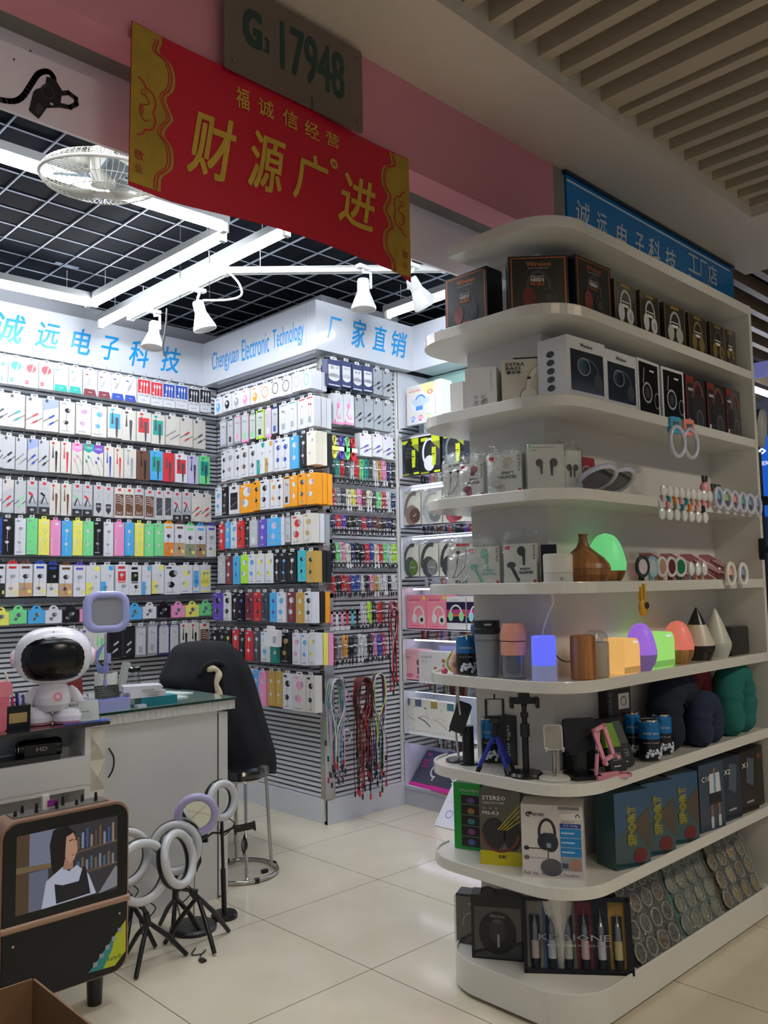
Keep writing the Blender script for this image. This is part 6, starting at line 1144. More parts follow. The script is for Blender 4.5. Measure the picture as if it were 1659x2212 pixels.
b=MB(); b.T=Matrix.Translation((0,0,.245)); vs=[];fs=[];N=28;Mr=6
for j in range(Mr+1):
    for k in range(N):
        th=2*PI*k/N; r=j/Mr; sq=lambda v:math.copysign(abs(v)**.72,v); x=.121*r*sq(math.cos(th)); z=.081*r*sq(math.sin(th)); y=-.10*math.sqrt(max(0,1-(x/.148)**2-((z-.007)/.135)**2))-.008; vs.append((x,y if j<Mr else y+.012,z))
for j in range(Mr):
    for k in range(N): fs.append((j*N+k,j*N+(k+1)%N,(j+1)*N+(k+1)%N,(j+1)*N+k))
b.add(vs,fs,P('#060709',.22),True); b.build('visor',t)
for sx in (-1,1): b=MB(); b.lathe([(.034,0),(.034,.01),(.026,.018),(.0001,.02)],RW,(sx*.128,.01,.245),26,axis=(sx,0,0)); b.lathe([(.026,.016),(.024,.022),(.0001,.024)],RP,(sx*.128,.01,.245),24,axis=(sx,0,0)); b.build('ear',t)
b=MB(); b.ball((0,-.058,.338),.0075,BLK); b.build('camera_eye',t)
b=MB(); b.lathe([(.0001,0),(.016,0),(.016,.0015),(.0001,.002)],RP,(.018,-.063,.105),24,axis=(.2,-1,.05)); b.lathe([(.0001,0),(.007,.002),(.0001,.0035)],RW,(.018,-.063,.105),18,axis=(.2,-1,.05)); b.build('chest_badge',t)
def cardstand(label,x,y,z,rz,dark,w=.09,h=.055):
    t=thing('card_holder',label,'card holder',(x,y,z),rz); AC=film('acrylic'); b=MB(); b.box(-w/2-.004,-.02,0,w/2+.004,.03,.003,AC); b.add([(-w/2-.004,0,.003),(w/2+.004,0,.003),(w/2+.004,.022,h),(-w/2-.004,.022,h)],[(0,1,2,3)],AC); b.build('holder',t)
    b=MB(); b.T=Matrix.Translation((0,.004,.006))@Matrix.Rotation(-.38,4,'X'); body=P('#2e3033',.35) if dark else PW; ink=GREYI if dark else INK; b.box(-w/2,0,0,w/2,.004,h,body); b.text('福星源' if not dark else 'Studio Plus',-w*.4,h*.74,-w*.1,h*.88,ink,y=-.001); b.rect(-w*.4,h*.6,0,h*.63,GREYI); b.text('诚远电子科技专营',-w*.4,h*.4,w*.2,h*.5,ink,y=-.001); b.rect(-w*.4,h*.26,w*.35,h*.28,GREYI); b.rect(-w*.4,h*.15,w*.25,h*.17,GREYI); b.build('card',t)
cardstand('clear holder of white business cards before the toy robot',1.43,3.12,.858,-.25,False,.12,.078)
b=MB(); b.add([(-.09,-.03,0),(.10,-.035,0),(.085,.03,0),(-.07,.03,0)],[(0,1,2,3)],P('#2257c4',.3)); b.disc(0,0,1,1,P('#2257c4')) if False else None; b.add([(.0+.03*math.cos(a*.5),.0+.015*math.sin(a*.5),.0006) for a in range(12)],[tuple(range(12))],PW); tag(b.build('blue_leaflet',loc=(1.44,3.135,.8592)),'blue leaflet with a white oval lying under the white card holder','leaflet')
# purple lamp
LV=P('#a3a6d8',.3,coat=.3)
t=thing('desk_lamp','lavender square-headed desk lamp rising from a tray base','desk lamp',(1.635,3.335,.864))
b=MB(); b.rbox(-.10,-.04,0,.092,.04,.045,.035,LV,6,'z'); b.build('base',t); b=MB(); b.rbox(-.092,-.033,.04,.084,.033,.0465,.028,P('#6f76c0',.4),6,'z'); b.box(-.002,-.033,.045,.004,.033,.048,LV); b.box(.04,-.033,.045,.046,.033,.048,LV); b.build('tray_well',t)
b=MB(); b.cyl((-.005,.02,.045),(-.005,.02,.12),.012,LV,r1=.007); b.cyl((-.005,.02,.12),(-.005,.02,.31),.0055,P('#c6c8d4',.25,.5)); b.build('stem',t)
b=MB(); o_=rrect(-.093,-.085,.093,.085,.055,8); i_=rrect(-.062,-.056,.062,.056,.032,8); 
for (ya,yb,oo,ii) in ((-.014,-.014,o_,i_),):
    n=len(oo); vs=[(p[0],-.010,p[1]) for p in oo]+[(p[0]*.93,-.020,p[1]*.93) for p in oo]+[(p[0]*1.06,-.020,p[1]*1.06) for p in ii]+[(p[0],-.012,p[1]) for p in ii]
    b.add(vs,[(r*n+k,r*n+(k+1)%n,(r+1)*n+(k+1)%n,(r+1)*n+k) for r in range(3) for k in range(n)],LV,True)
b.prism([(p[0],-.010,p[1]) for p in o_],[(p[0],.012,p[1]) for p in o_],LV,True); q=b.build('head',t,loc=(-.012,.0,.40)); q.rotation_euler=(-.06,0,-.18)
b=MB(); b.prism([(p[0],-.0125,p[1]) for p in i_],[(p[0],-.011,p[1]) for p in i_],P('#8e9094',.3)); b.build('diffuser',q)
b=MB()
for k in range(6): b.tube(catmull([(-.02,0,.27),(-.045-.004*k,-.005,.22),(-.055+.006*k,-.01,.17),(-.03+.005*k,-.01,.155),(-.008,-.005,.2),(-.012,0,.25)],5),.0025,P('#7f88c8',.4),5)
b.box(-.012,-.012,.19,.004,0,.23,LV); b.build('cable_bundle',t)
cardstand('clear holder of dark business cards on the lavender lamp tray',1.63,3.325,.909,-.1,True,.10,.052)
t=thing('pen_pot','white pot with a handle holding pens, behind the lavender lamp','pen pot',(1.87,3.84,.864)); b=MB(); b.lathe([(.045,0),(.05,.005),(.053,.1),(.049,.1),(.046,.01)],P('#d8d5cd',.35),seg=28); b.build('pot',t)
for i in range(5): b=MB(); b.cyl((.01*i-.02,.01,.05),(.02*i-.04,.015,.15+.01*(i%2)),.004,DK if i%2 else STEEL,seg=8); b.build('pen',t)
b=MB(); b.T=Matrix.Rotation(.25,4,'Y'); b.box(.045,-.01,.02,.075,.02,.16,P('#a9a9a4',.4)); tag(b.build('tape_dispenser',loc=(1.88,3.84,.866)),'grey tape dispenser leaning beside the pen pot','tape dispenser')
t=thing('glass_jar','clear glass jar with a black and silver lid on the glass counter','jar',(2.01,3.86,.864)); b=MB(); b.lathe([(.04,0),(.043,.005),(.043,.09),(.038,.098)],film('jar_glass','#f0f4f2',.12,.05,0),seg=30); b.build('jar',t); b=MB(); b.lathe([(.044,.098),(.044,.113)],BLK,seg=30); b.lathe([(.044,.113),(.036,.118),(.0001,.118)],STEEL,seg=30); b.build('lid',t)
b=MB(); b.box(-.075,-.035,0,.085,.04,.036,P('#18808a',.4)); o=b.build('teal_box',loc=(1.845,3.33,.8645)); o.rotation_euler=(0,0,-.1); tag(o,'teal carton in clear wrap on the glass counter under white boxes','box')
for i in range(2): b=MB(); b.box(-.075-.0*i,-.05,0,.08,.05,.024,P('#d9dadf',.3)); b.rect(-.0,.004,.05,.008,GREYI,y=-.0506); o=b.build('white_box',loc=(1.80-.012*i,3.35+.0*i,.9015+.0245*i)); o.rotation_euler=(0,0,-.12-.25*i); tag(o,'%s of two flat white boxes stacked on the teal carton'%('lower','upper')[i],'box')
b=MB(); b.box(-.02,-.015,0,.02,.015,.012,P('#c2cad0',.2)); tag(b.build('usb_charger',loc=(1.755,3.29,.8645)),'small grey USB adapter on the glass between tray and teal carton','charger')
b=MB(); b.box(-.03,-.01,0,.03,.03,.2,P('#8e2c28',.4)); o=b.build('red_book',loc=(1.575,3.50,.8645)); o.rotation_euler=(0,-.1,.3); tag(o,'red upright folder behind the toy robot','folder')
carton('white_box','small white box behind the lavender tray lamp at its left','box',1.56,3.40,.8645,0,.035,.055,.03,P('#dddbd2',.35))
t=thing('pen_cup','black pen cup with a tan label holding pens and markers, left of the toy robot','pen cup',(1.205,3.185,.858)); b=MB(); b.rbox(-.04,-.03,0,.045,.035,.085,.008,BLK,3,'z'); b.build('cup',t); b=MB(); b.rect(-.034,.025,.03,.06,P('#b49a62',.5),y=-.0305); b.build('label_patch',t)
for i,(c,x,hh) in enumerate((('#e8e8e6',-.02,.13),('#f0308c',-.005,.115),('#2a2a90',.01,.13),('#d8dce4',.02,.125),('#4a5a9a',.033,.12))): b=MB(); b.cyl((x,0,.03),(x-.008,0,hh),.005,P(c,.3),seg=8); b.build('pen',t)
b=MB(); b.cyl((0,0,0),(-.03,.0,.09),.0045,P('#e6e4da',.4),seg=8); b.cyl((.002,0,-.006),(.0,0,.0),.005,BLK,seg=8); tag(b.build('stylus',loc=(1.195,3.185,.975)),'long white stylus standing up out of the black pen cup','stylus')
b=MB(); b.rbox(-.035,-.03,0,.018,.03,.16,.02,P('#e8798a',.35),5); b.rbox(-.03,-.032,.12,.028,.02,.175,.02,P('#ef8f9c',.35),5); tag(b.build('pink_fan',loc=(1.155,3.19,.858)),'pink handheld device standing at the left edge of the black glass','gadget')
t=thing('potted_plant','green leafy plant entering at the left edge above the pen cup','plant',(1.08,3.62,.858)); b=MB(); b.lathe([(.05,0),(.06,.1),(.055,.1)],P('#7d6a58',.6),seg=20); b.build('pot',t); rnd=random.Random(4)
for k in range(26):
    a=rnd.uniform(0,6.28); z0=.12+rnd.random()*.25; L_=.09+rnd.random()*.07; d=Vector((math.cos(a),math.sin(a)*.6,.15+rnd.uniform(-.3,.5))).normalized(); s=d.cross(Vector((0,0,1))).normalized()*.014; p=Vector((.0,0,z0)); m1=p+d*L_*.5+Vector((0,0,.012)); e=p+d*L_-Vector((0,0,.02)); b=MB(); b.add([tuple(p),tuple(m1-s),tuple(e),tuple(m1+s),tuple(m1-Vector((0,0,.004)))],[(0,1,4),(1,2,4),(2,3,4),(3,0,4)],P('#3f6b3a' if k%3 else '#2c5230',.45),True); b.build('leaf',t)
b=MB(); b.cyl((0,0,.05),(0,0,.4),.006,P('#3b4a2a',.6),seg=8); b.build('stem',t)
# ================= stool, chair with jacket =================
CHR=P('#c9c6c0',.12,1)
t=thing('stool','round black-cushioned stool with chrome legs and a floor ring, at the counter end','stool',(2.39,3.487,0))
b=MB(); b.lathe([(.115,.452),(.13,.462),(.135,.478),(.129,.494),(.1,.502),(.0001,.505)],P('#17181a',.22,coat=.7),seg=36); b.build('seat',t)
b=MB(); b.torus((0,0,.449),.118,.006,CHR,seg=32); b.build('seat_ring',t)
for k in range(4):
    a=PI/4+.35+k*PI/2; b=MB(); b.tube([(.112*math.cos(a),.112*math.sin(a),.449),(.122*math.cos(a),.122*math.sin(a),.43),(.145*math.cos(a),.145*math.sin(a),.03),(.165*math.cos(a),.165*math.sin(a),.013)],.008,CHR,10); b.build('leg',t)
b=MB(); b.torus((0,0,.012),.172,.009,CHR,seg=44); b.build('foot_ring',t)
for k in range(4): a=PI/4+.35+.25+k*PI/2; b=MB(); b.cyl((.172*math.cos(a)-.01*math.sin(a),.172*math.sin(a)+.01*math.cos(a),.0135),(.172*math.cos(a)+.01*math.sin(a),.172*math.sin(a)-.01*math.cos(a),.0135),.0125,BLK,seg=10); b.build('rubber_grip',t)
tag(MB().box(-.015,-.009,0,.015,.009,.016,BLK).build('dropped_cap',loc=(2.47,3.41,0)),'small black cap lying on the floor inside the stool ring','cap')
t=thing('office_chair','chair hidden under a black jacket behind the counter','chair',(2.47,3.90,0))
b=MB(); b.rbox(-.2,-.02,.45,.2,.04,.98,.08,BLK,6); b.build('backrest',t); b=MB(); b.rbox(-.2,-.02,.42,.2,.38,.47,.03,BLK,4,'z'); b.build('seat',t)
for sx in (-.17,.17):
    for y in (.0,.34): b=MB(); b.cyl((sx,y,0),(sx,y,.43),.012,CHR); b.build('leg',t)
t=thing('jacket','black fleece-lined jacket draped over the chair back behind the counter','jacket',(0,0,0)); JB=P('#14161a',.95,noise=.3,nscale=14)
secs=[(.40,2.37,2.745,3.60,3.86,.3),(.5,2.36,2.74,3.58,3.88,.5),(.62,2.31,2.70,3.60,3.92,.7),(.75,2.25,2.675,3.62,3.96,.8),(.83,2.24,2.66,3.63,3.97,.7),(.885,2.155,2.645,3.63,3.99,.7),(.93,2.18,2.63,3.63,4.0,.7),(.98,2.215,2.60,3.65,4.0,.5),(1.03,2.235,2.575,3.68,3.99,.3),(1.065,2.26,2.545,3.71,3.97,.2),(1.085,2.32,2.48,3.77,3.92,.1)]
b=MB(); vs=[];N=56
for j,(z,xa,xb,ya,yb,f) in enumerate(secs):
    cx,cy,rx,ry=(xa+xb)/2,(ya+yb)/2,(xb-xa)/2,(yb-ya)/2
    for k in range(N):
        th=2*PI*k/N; q=1+.045*f*math.sin(th*7+j*.25)+.03*f*math.sin(th*12+1+j*.4); vs.append((cx+rx*q*math.copysign(abs(math.cos(th))**.8,math.cos(th)),cy+ry*q*math.copysign(abs(math.sin(th))**.8,math.sin(th)),z+.012*math.sin(th*3+j)*(j<2)))
fs=[(j*N+k,j*N+(k+1)%N,(j+1)*N+(k+1)%N,(j+1)*N+k) for j in range(len(secs)-1) for k in range(N)]+[tuple(range((len(secs)-1)*N,len(secs)*N))]
b.add(vs,fs,JB,True); o=b.build('shell',t); m=o.modifiers.new('s','SUBSURF'); m.levels=1; m.render_levels=1
b=MB(); b.T=Matrix.Translation((2.335,3.655,.955)); b.tube(catmull([(-.07,.0,-.02),(-.045,-.015,.02),(0,-.02,.035),(.05,-.015,.02),(.07,0,-.03)],6),.013,JB,10); b.build('collar',t)
b=MB(); b.T=Matrix.Translation((2.345,3.635,.93)); CF=P('#d8c8a8',.95,noise=.15,nscale=60,bump=.8); b.tube(catmull([(-.045,.01,.03),(-.01,-.005,.028),(.01,-.01,.0),(-.005,-.012,-.045),(.012,-.01,-.1),(.01,-.01,-.17)],6),[.015+.003*math.sin(i*.6) for i in range(31)],CF,12); b.build('fleece_lining',t)
b=MB(); b.T=Matrix.Translation((2.34,3.64,.90)); b.tube(catmull([(.05,0,.06),(.04,-.01,-.02),(.05,-.008,-.1),(.06,-.008,-.2)],6),.018,JB,10); b.build('lapel',t)
b=MB(); b.tube(catmull([(2.335,3.57,.60),(2.33,3.56,.56),(2.335,3.565,.52)],5),.014,CF,10); b.build('hem_lining',t)
# ================= karaoke speakers and cardboard box =================
RG=P('#b08e78',.35,.4); BS=P('#121214',.5,noise=.1,nscale=300)
def tvsp(label,x,y,w,h,scr):
    t=thing('karaoke_speaker',label,'speaker',(x,y,.10)); r=[.02,.05,.05,.05]
    b=MB(); b.rbox(0,.004,0,w,.115,h,.05,RG,6); b.build('cabinet',t)
    b=MB(); A=rrect(.008,h*.44,w-.008,h-.008,[0.004,.045,.045,.004],6); b.prism([(p[0],-.004,p[1]) for p in A],[(p[0],.004,p[1]) for p in A],P('#060607',.2)); q=b.build('screen_bezel',t)
    b=MB(); A=rrect(.008,.006,w-.008,h*.40,[.05,.004,.004,.05],6); b.prism([(p[0],-.004,p[1]) for p in A],[(p[0],.004,p[1]) for p in A],BS); b.disc(.04,h*.33,.004,.004,STEEL,y=-.005,seg=10); b.disc(w-.035,h*.34,.004,.004,STEEL,y=-.005,seg=10); b.build('grille',t)
    b=MB(); b.tube([(0,0,h*.42),(w,0,h*.42)],.012,RG,12); b.build('trim_bar',t)
    for fx in (.06,w-.09):
        b=MB(); b.cyl((fx,.055,-.10),(fx,.055,.01),.024,BLK,r1=.028,seg=14); b.build('foot',t)
    if scr:
        b=MB(); x0,x1,z0,z1=.045,w-.045,h*.49,h*.92; b.rect(x0,z0,x1,z1,E('#3c3a3e',.35),y=-.0046); X=lambda u:x0+(x1-x0)*u; Z=lambda v:z0+(z1-z0)*v
        sh=lambda c:E(c,.38); b.rect(X(0),Z(0),X(.12),Z(1),sh('#5a4434'),y=-.005); b.rect(X(.12),Z(.55),X(.36),Z(1),sh('#8088a0'),y=-.005); b.rect(X(.12),Z(0),X(.3),Z(.5),sh('#6f7488'),y=-.005); b.poly([(X(.0),Z(.52)),(X(.4),Z(.5)),(X(.4),Z(.56)),(X(0),Z(.6))],sh('#7d6a50'),y=-.0052)
        for v in (.3,.6): b.poly([(X(.5),Z(v)),(X(1),Z(v+.05)),(X(1),Z(v+.08)),(X(.5),Z(v+.03))],sh('#6a5644'),y=-.0052)
        for k in range(9): b.rect(X(.58+.045*k),Z(.66),X(.605+.045*k),Z(.66+.16+.05*(k%3)),sh(['#6f5a4a','#8f97b0','#3f5a9a','#9a8a78','#5a4a44'][k%5]),y=-.0054); b.rect(X(.58+.045*k),Z(.36),X(.605+.045*k),Z(.36+.14+.04*(k%2)),sh(['#55708a','#7a6a5a','#8a8aa0'][k%3]),y=-.0054)
        HR='#141014'; SK='#c99a84'; b.poly([(X(.34),Z(.98)),(X(.48),Z(1)),(X(.56),Z(.9)),(X(.55),Z(.7)),(X(.5),Z(.5)),(X(.46),Z(.3)),(X(.38),Z(.3)),(X(.33),Z(.5)),(X(.31),Z(.8))],sh(HR),y=-.0058)
        b.poly([(X(.47),Z(.86)),(X(.54),Z(.9)),(X(.575),Z(.78)),(X(.585),Z(.66)),(X(.55),Z(.54)),(X(.51),Z(.5)),(X(.46),Z(.6))],sh(SK),y=-.0062); b.poly([(X(.46),Z(.58)),(X(.54),Z(.54)),(X(.54),Z(.42)),(X(.44),Z(.44))],sh('#b08470'),y=-.0061)
        b.poly([(X(.28),Z(.34)),(X(.44),Z(.48)),(X(.5),Z(.4)),(X(.58),Z(.46)),(X(.7),Z(.3)),(X(.78),Z(.02)),(X(.24),Z(0))],sh('#c3cae0'),y=-.006); b.poly([(X(.36),Z(.28)),(X(.44),Z(.24)),(X(.6),Z(.24)),(X(.64),Z(.42)),(X(.67),Z(.4)),(X(.72),Z(.04)),(X(.38),Z(.02))],sh('#1c1a22'),y=-.0064)
        b.line([(X(.5),Z(.8)),(X(.535),Z(.81))],.003,sh(HR),y=-.0066); b.line([(X(.555),Z(.8)),(X(.575),Z(.8))],.003,sh(HR),y=-.0066); b.line([(X(.53),Z(.6)),(X(.555),Z(.605))],.003,sh('#a04a48'),y=-.0066); b.poly([(X(.8),Z(0)),(X(.98),Z(.32)),(X(1),Z(.3)),(X(1),Z(.04))],sh('#8f9098'),y=-.006)
        b.build('picture',q)
        b=MB(); b.poly([(w-.14,.03),(w-.012,.16),(w-.012,.06),(w-.05,.025)],P('#c8d42a',.3),y=-.0046); b.poly([(w-.14,.03),(w-.05,.122),(w-.06,.08),(w-.09,.028)],P('#2f9a9a',.3),y=-.0049)
        for k in range(5): b.rbox(w-.125+.021*k,-.0056,.042+.021*k,w-.11+.021*k,-.005,.056+.021*k,.002,GREYI,2)
        b.text('karaoke',w-.075,.045,w-.02,.06,P('#3a6a30'),y=-.006); b.build('sticker',t)
        b=MB(); b.box(.05,.03,h,w-.06,.10,h+.004,P('#8a8680',.3,.6)); b.build('control_strip',t)
        for k in range(9):
            b=MB(); b.cyl((.06+.033*k,.05+.03*(k%2),h+.004),(.06+.033*k,.05+.03*(k%2),h+.02+.006*(k%3)),.006,BLK,r1=.004,seg=10); b.build('knob',t)
        b=MB(); b.box(.15,.06,h+.004,.172,.07,h+.05,P('#e2e2dc',.3)); b.build('usb_dongle',t); b=MB(); b.box(.165,.055,h+.012,.195,.062,h+.032,P('#8a1f8a',.35)); b.build('purple_tag',t)
    else:
        b=MB(); b.poly([(w-.14,.03),(w-.012,.16),(w-.012,.06),(w-.05,.025)],P('#c8d42a',.3),y=-.0046); b.build('sticker',t)
tvsp('rose-gold karaoke speaker with a screen showing a woman in a bookshop',.993,2.719,.42,.548,True)
tvsp('second rose-gold karaoke speaker, cut off at the left edge',.55,2.70,.42,.548,False)
b=MB(); CB=P('#8d6b4a',.8,noise=.12,nscale=12); x0,x1,y0,y1,h=.50,.937,1.94,2.315,.345
b.box(x0,y0,0,x1,y1,.006,CB); b.box(x0,y0,0,x0+.006,y1,h,CB); b.box(x1-.006,y0,0,x1,y1,h,CB); b.box(x0,y1-.006,0,x1,y1,h,CB); b.box(x0,y0,0,x1,y0+.006,h,CB); tag(b.build('cardboard_box'),'open brown cardboard box at the bottom left corner','box')
# ================= ring lights on the floor =================
RNG=P('#cfd2d4',.25,coat=.4)
def ringlight(label,c,R,nrm,base=None,feet=None,apex=None,col=None,mirror=False,thick=.016,pole=BLK,clamps=False,cord=True):
    t=thing('ring_light',label,'ring light',(base[0],base[1],0) if base else (apex[0],apex[1],0)); o=Vector(t.location); n=norm(nrm); c=Vector(c)-o; m=col or RNG
    b=MB(); b.torus(c+n*.004,R,thick,m,n,40,10); b.build('diffuser_ring',t)
    if not mirror: b=MB(); b.torus(c-n*.012,R+.002,thick*1.02,BLK,n,40,8); b.build('back_housing',t)
    else: b=MB(); b.lathe([(.0001,0),(R-.006,0),(R-.006,.003),(.0001,.003)],P('#d8dad0',.03,1),c,32,axis=n); b.build('mirror',t)
    low=c-Vector((0,0,R+thick)); 
    if base:
        b=MB(); b.lathe([(base[2],0),(base[2],.012),(base[2]*.9,.02),(.0001,.022)],BLK,seg=36); b.build('base',t); b=MB(); b.cyl((0,0,.02),tuple(low),.0045 if pole!=BLK else .007,pole); 
        if clamps: b.cyl((0,0,.02),tuple(low*.5),.011,BLK)
        b.build('pole',t)
    else:
        A=Vector(apex)-o; b=MB(); b.cyl(tuple(A),tuple(low),.008,BLK); b.cyl(tuple(A-Vector((0,0,.03))),tuple(A+(low-A)*.35),.014,BLK,r1=.011); b.ball(tuple(low),.014,BLK); b.build('column',t)
        for f in feet: b=MB(); F_=Vector((f[0],f[1],.006))-o; b.tube([tuple(A-Vector((0,0,.02))),tuple(A.lerp(F_,.5)),tuple(F_)],[.008,.0095,.0085],BLK,10); b.build('leg',t)
    if clamps:
        for s,dz in ((-1,-.02),(1,.005)):
            b=MB(); p=low+Vector((s*.10,-s*.02,-.05+dz)); b.tube([tuple(low-Vector((0,0,.05))),tuple(low+Vector((s*.05,-.01,-.035)) ),tuple(p)],.005,BLK,6); b.T=Matrix.Translation(p)@Matrix.Rotation(-.5*s,4,'Z')@Matrix.Rotation(-.12,4,'Y'); b.box(-.042,-.008,-.01,.042,.008,.016,BLK); b.box(-.046,-.02,-.014,-.036,.008,.02,BLK); b.box(.036,-.02,-.014,.046,.008,.02,BLK); b.build('phone_clamp',t)
            b=MB(); q=p+Vector((-.01,-.015,-.02))
            for k in range(4): b.tube(catmull([tuple(q),tuple(q+Vector((-.016+.004*k,-.004*k,-.04))),tuple(q+Vector((-.006,0,-.075-.005*k))),tuple(q+Vector((.014-.004*k,0,-.05))),tuple(q)],4),.0018,BLK,5)
            b.build('coiled_cord',t)
    if cord:
        b=MB(); a=c+n*.01+Vector((.01,0,-R)); b.tube(catmull([tuple(a),tuple(a+Vector((.03,-.02,-.03))),tuple(a+Vector((.01,.02,-.08))),tuple(a+Vector((-.02,.01,-.05))),tuple(a+Vector((-.01,.0,-.12)))],5),.0025,BLK,5); b.build('cord',t)
    return t
vn=(-.62,-.78,.05)
ringlight('white ring light on a black round-base stand with two phone clamps',(2.028,3.10,.468),.068,(.15,-.98,.1),base=(2.03,3.085,.055),clamps=True)
ringlight('lavender ring light with a round mirror on a thin chrome pole',(1.883,3.06,.445),.073,(-.5,-.86,-.12),base=(1.875,3.07,.092),col=P('#b4aed8',.3,coat=.3),mirror=True,pole=CHR,cord=False)
ringlight('tripod ring light turned edgewise, right of the nested pair',(1.725,2.935,.335),.092,(.45,-.86,.25),apex=(1.795,2.91,.205),feet=((1.80,2.80),(1.955,2.94),(1.72,3.02)))
ringlight('grey ring light standing behind the edgewise tripod ring light',(1.80,3.08,.33),.088,(-.5,-.86,.1),apex=(1.80,3.08,.16),feet=((1.74,3.0),(1.87,3.0),(1.80,3.2)))
ringlight('nearest grey tripod ring light beside the karaoke speaker',(1.57,2.925,.325),.10,(.03,-.99,.12),apex=(1.60,2.93,.16),feet=((1.50,2.83),(1.725,2.87),(1.58,3.05)))
ringlight('grey ring light nested behind the nearest tripod one',(1.56,3.035,.355),.092,(.0,-.99,.12),apex=(1.60,3.05,.19),feet=((1.53,2.98),(1.68,3.02),(1.6,3.17)))
b=MB(); b.tube(catmull([(1.78,2.90,.004),(1.74,2.86,.004),(1.77,2.84,.004),(1.80,2.86,.004),(1.76,2.83,.004),(1.74,2.80,.005)],6),.0025,BLK,5); b.box(1.73,2.775,.0,1.75,2.80,.009,BLK); tag(b.build('usb_cable'),'black USB cable end lying on the floor between the tripods','cable')
# ================= fan, banner, number board =================
t=fan=thing('cage_fan','white wire-caged fan hanging under the shop ceiling left of the red banner','fan',(1.245,2.62,2.742)); FW=P('#c9c8bc',.35)
R_=.20; n_=64; fan.rotation_mode='AXIS_ANGLE'; fan.rotation_axis_angle=(.13,.72,-.69,0)
b=MB()
for k in range(n_):
    a=2*PI*k/n_; pts=[]
    for i in range(9):
        u=-1+2*i/8; rr=R_*math.sqrt(max(0,1-abs(u)**2.6))*.999+.0; rr=max(rr,.028); pts.append((rr*math.cos(a),rr*math.sin(a),u*.06))
    b.tube(pts,.0014,FW,4,caps=False)
b.torus((0,0,0),R_+.001,.006,FW,seg=56,rs=8); b.torus((0,0,.035),R_*.86,.0014,FW,seg=48,rs=4); b.torus((0,0,-.035),R_*.86,.0014,FW,seg=48,rs=4); b.torus((0,0,-.055),R_*.6,.0014,FW,seg=40,rs=4); b.lathe([(.0001,-.064),(.034,-.063),(.034,-.058),(.0001,-.058)],FW,seg=24); b.build('cage',t)
for k in range(3):
    a=2*PI*k/3+.4; b=MB(); c,s=math.cos(a),math.sin(a); b.add([(.02*c-.02*s,.02*s+.02*c,-.012),(.15*c-.07*s,.15*s+.07*c,-.02),(.16*c+.03*s,.16*s-.03*c,.02),(.02*c+.02*s,.02*s-.02*c,.012),(.02*c-.02*s,.02*s+.02*c,-.010),(.15*c-.07*s,.15*s+.07*c,-.018),(.16*c+.03*s,.16*s-.03*c,.022),(.02*c+.02*s,.02*s-.02*c,.014)],[(3,2,1,0),(4,5,6,7),(0,1,5,4),(1,2,6,5),(2,3,7,6)],P('#8fa3b0',.2,alpha=1),True); b.build('blade',t)
b=MB(); b.cyl((0,0,-.03),(0,0,.09),.04,FW,seg=24); b.build('motor',t); b=MB(); b.cyl((0,0,.09),(0,0,.385),.012,FW,seg=14); b.cyl((0,0,.36),(0,0,.385),.05,FW,seg=20); b.build('down_rod',t)
for i,(x,y) in enumerate(((1.50,2.55),(1.60,2.52))):
    b=MB(); b.cyl((x,y,2.36),(x,y,3.12),.0012,P('#55565a',.4),seg=5); tag(b.build('pull_cord'),'thin dark cord hanging down from the ceiling, %s of two below the banner'%('left','right')[i],'cord')
b=MB(); b.tube(catmull([(2.33,4.1,2.9),(2.335,4.12,2.80),(2.33,4.14,2.70),(2.34,4.14,2.64)],5),.005,BLK,6); tag(b.build('hanging_cable'),'short black cable dangling over the last blue character of the left fascia','cable')
GOLD=P('#b8973a',.38,.35,noise=.3,nscale=14,bump=.3); RED=P('#c4102c',.45,noise=.03,nscale=4)
t=thing('banner','red New Year banner with gold edges and four large gold characters','banner')
wav=lambda x,z:.006*math.sin((x-.9)*9)+.010*((2.78-z)/.42)*math.sin((x-.9)*5+1)
def drape(b,yb): b.v=[(x,y+yb+wav(x,z),z) for (x,y,z) in b.v]; return b
b=MB(); nx_,nz_=48,16; xa,xb_=.966,1.962
def edge(i): x=xa+(xb_-xa)*i/nx_; u=i/nx_; return x,2.345+.022*math.sin(PI*u)*.6+.018*u+(.012*(1-u*8) if u<.12 else 0)-(.02*(u-.93)*14 if u>.93 else 0),2.785-.018*u
vs=[];
for i in range(nx_+1):
    x,zb,zt=edge(i)
    for j in range(nz_+1): vs.append((x,0,zb+(zt-zb)*j/nz_))
for s_,y in ((0,0),(1,.0015)):
    b.add([(v[0],y,v[2]) for v in vs],[(i*(nz_+1)+j,(i+1)*(nz_+1)+j,(i+1)*(nz_+1)+j+1,i*(nz_+1)+j+1)[::1 if s_==0 else -1] for i in range(nx_) for j in range(nz_)],RED,True)
drape(b,1.878).build('cloth',t)
def subdiv_poly(pts,m,b,y):
    # strip-fill a side panel: boundary given as (x,z) from top to bottom, other side is the banner's edge
    zs=[2.36+i*(2.782-2.36)/60 for i in range(61)]
    def xat(z):
        for (x0,z0),(x1,z1) in zip(pts,pts[1:]):
            if (z0-z)*(z1-z)<=0 and abs(z0-z1)>1e-9: return x0+(x1-x0)*(z-z0)/(z1-z0)
        return pts[0][0] if z>pts[0][1] else pts[-1][0]
    return zs,xat
LG=catmull([(1.05,2.80,0),(1.052,2.765,0),(1.046,2.735,0),(1.078,2.72,0),(1.092,2.688,0),(1.088,2.65,0),(1.068,2.623,0),(1.074,2.60,0),(1.089,2.571,0),(1.072,2.545,0),(1.064,2.52,0),(1.085,2.498,0),(1.092,2.465,0),(1.086,2.435,0),(1.06,2.408,0),(1.056,2.385,0),(1.057,2.35,0)],5)
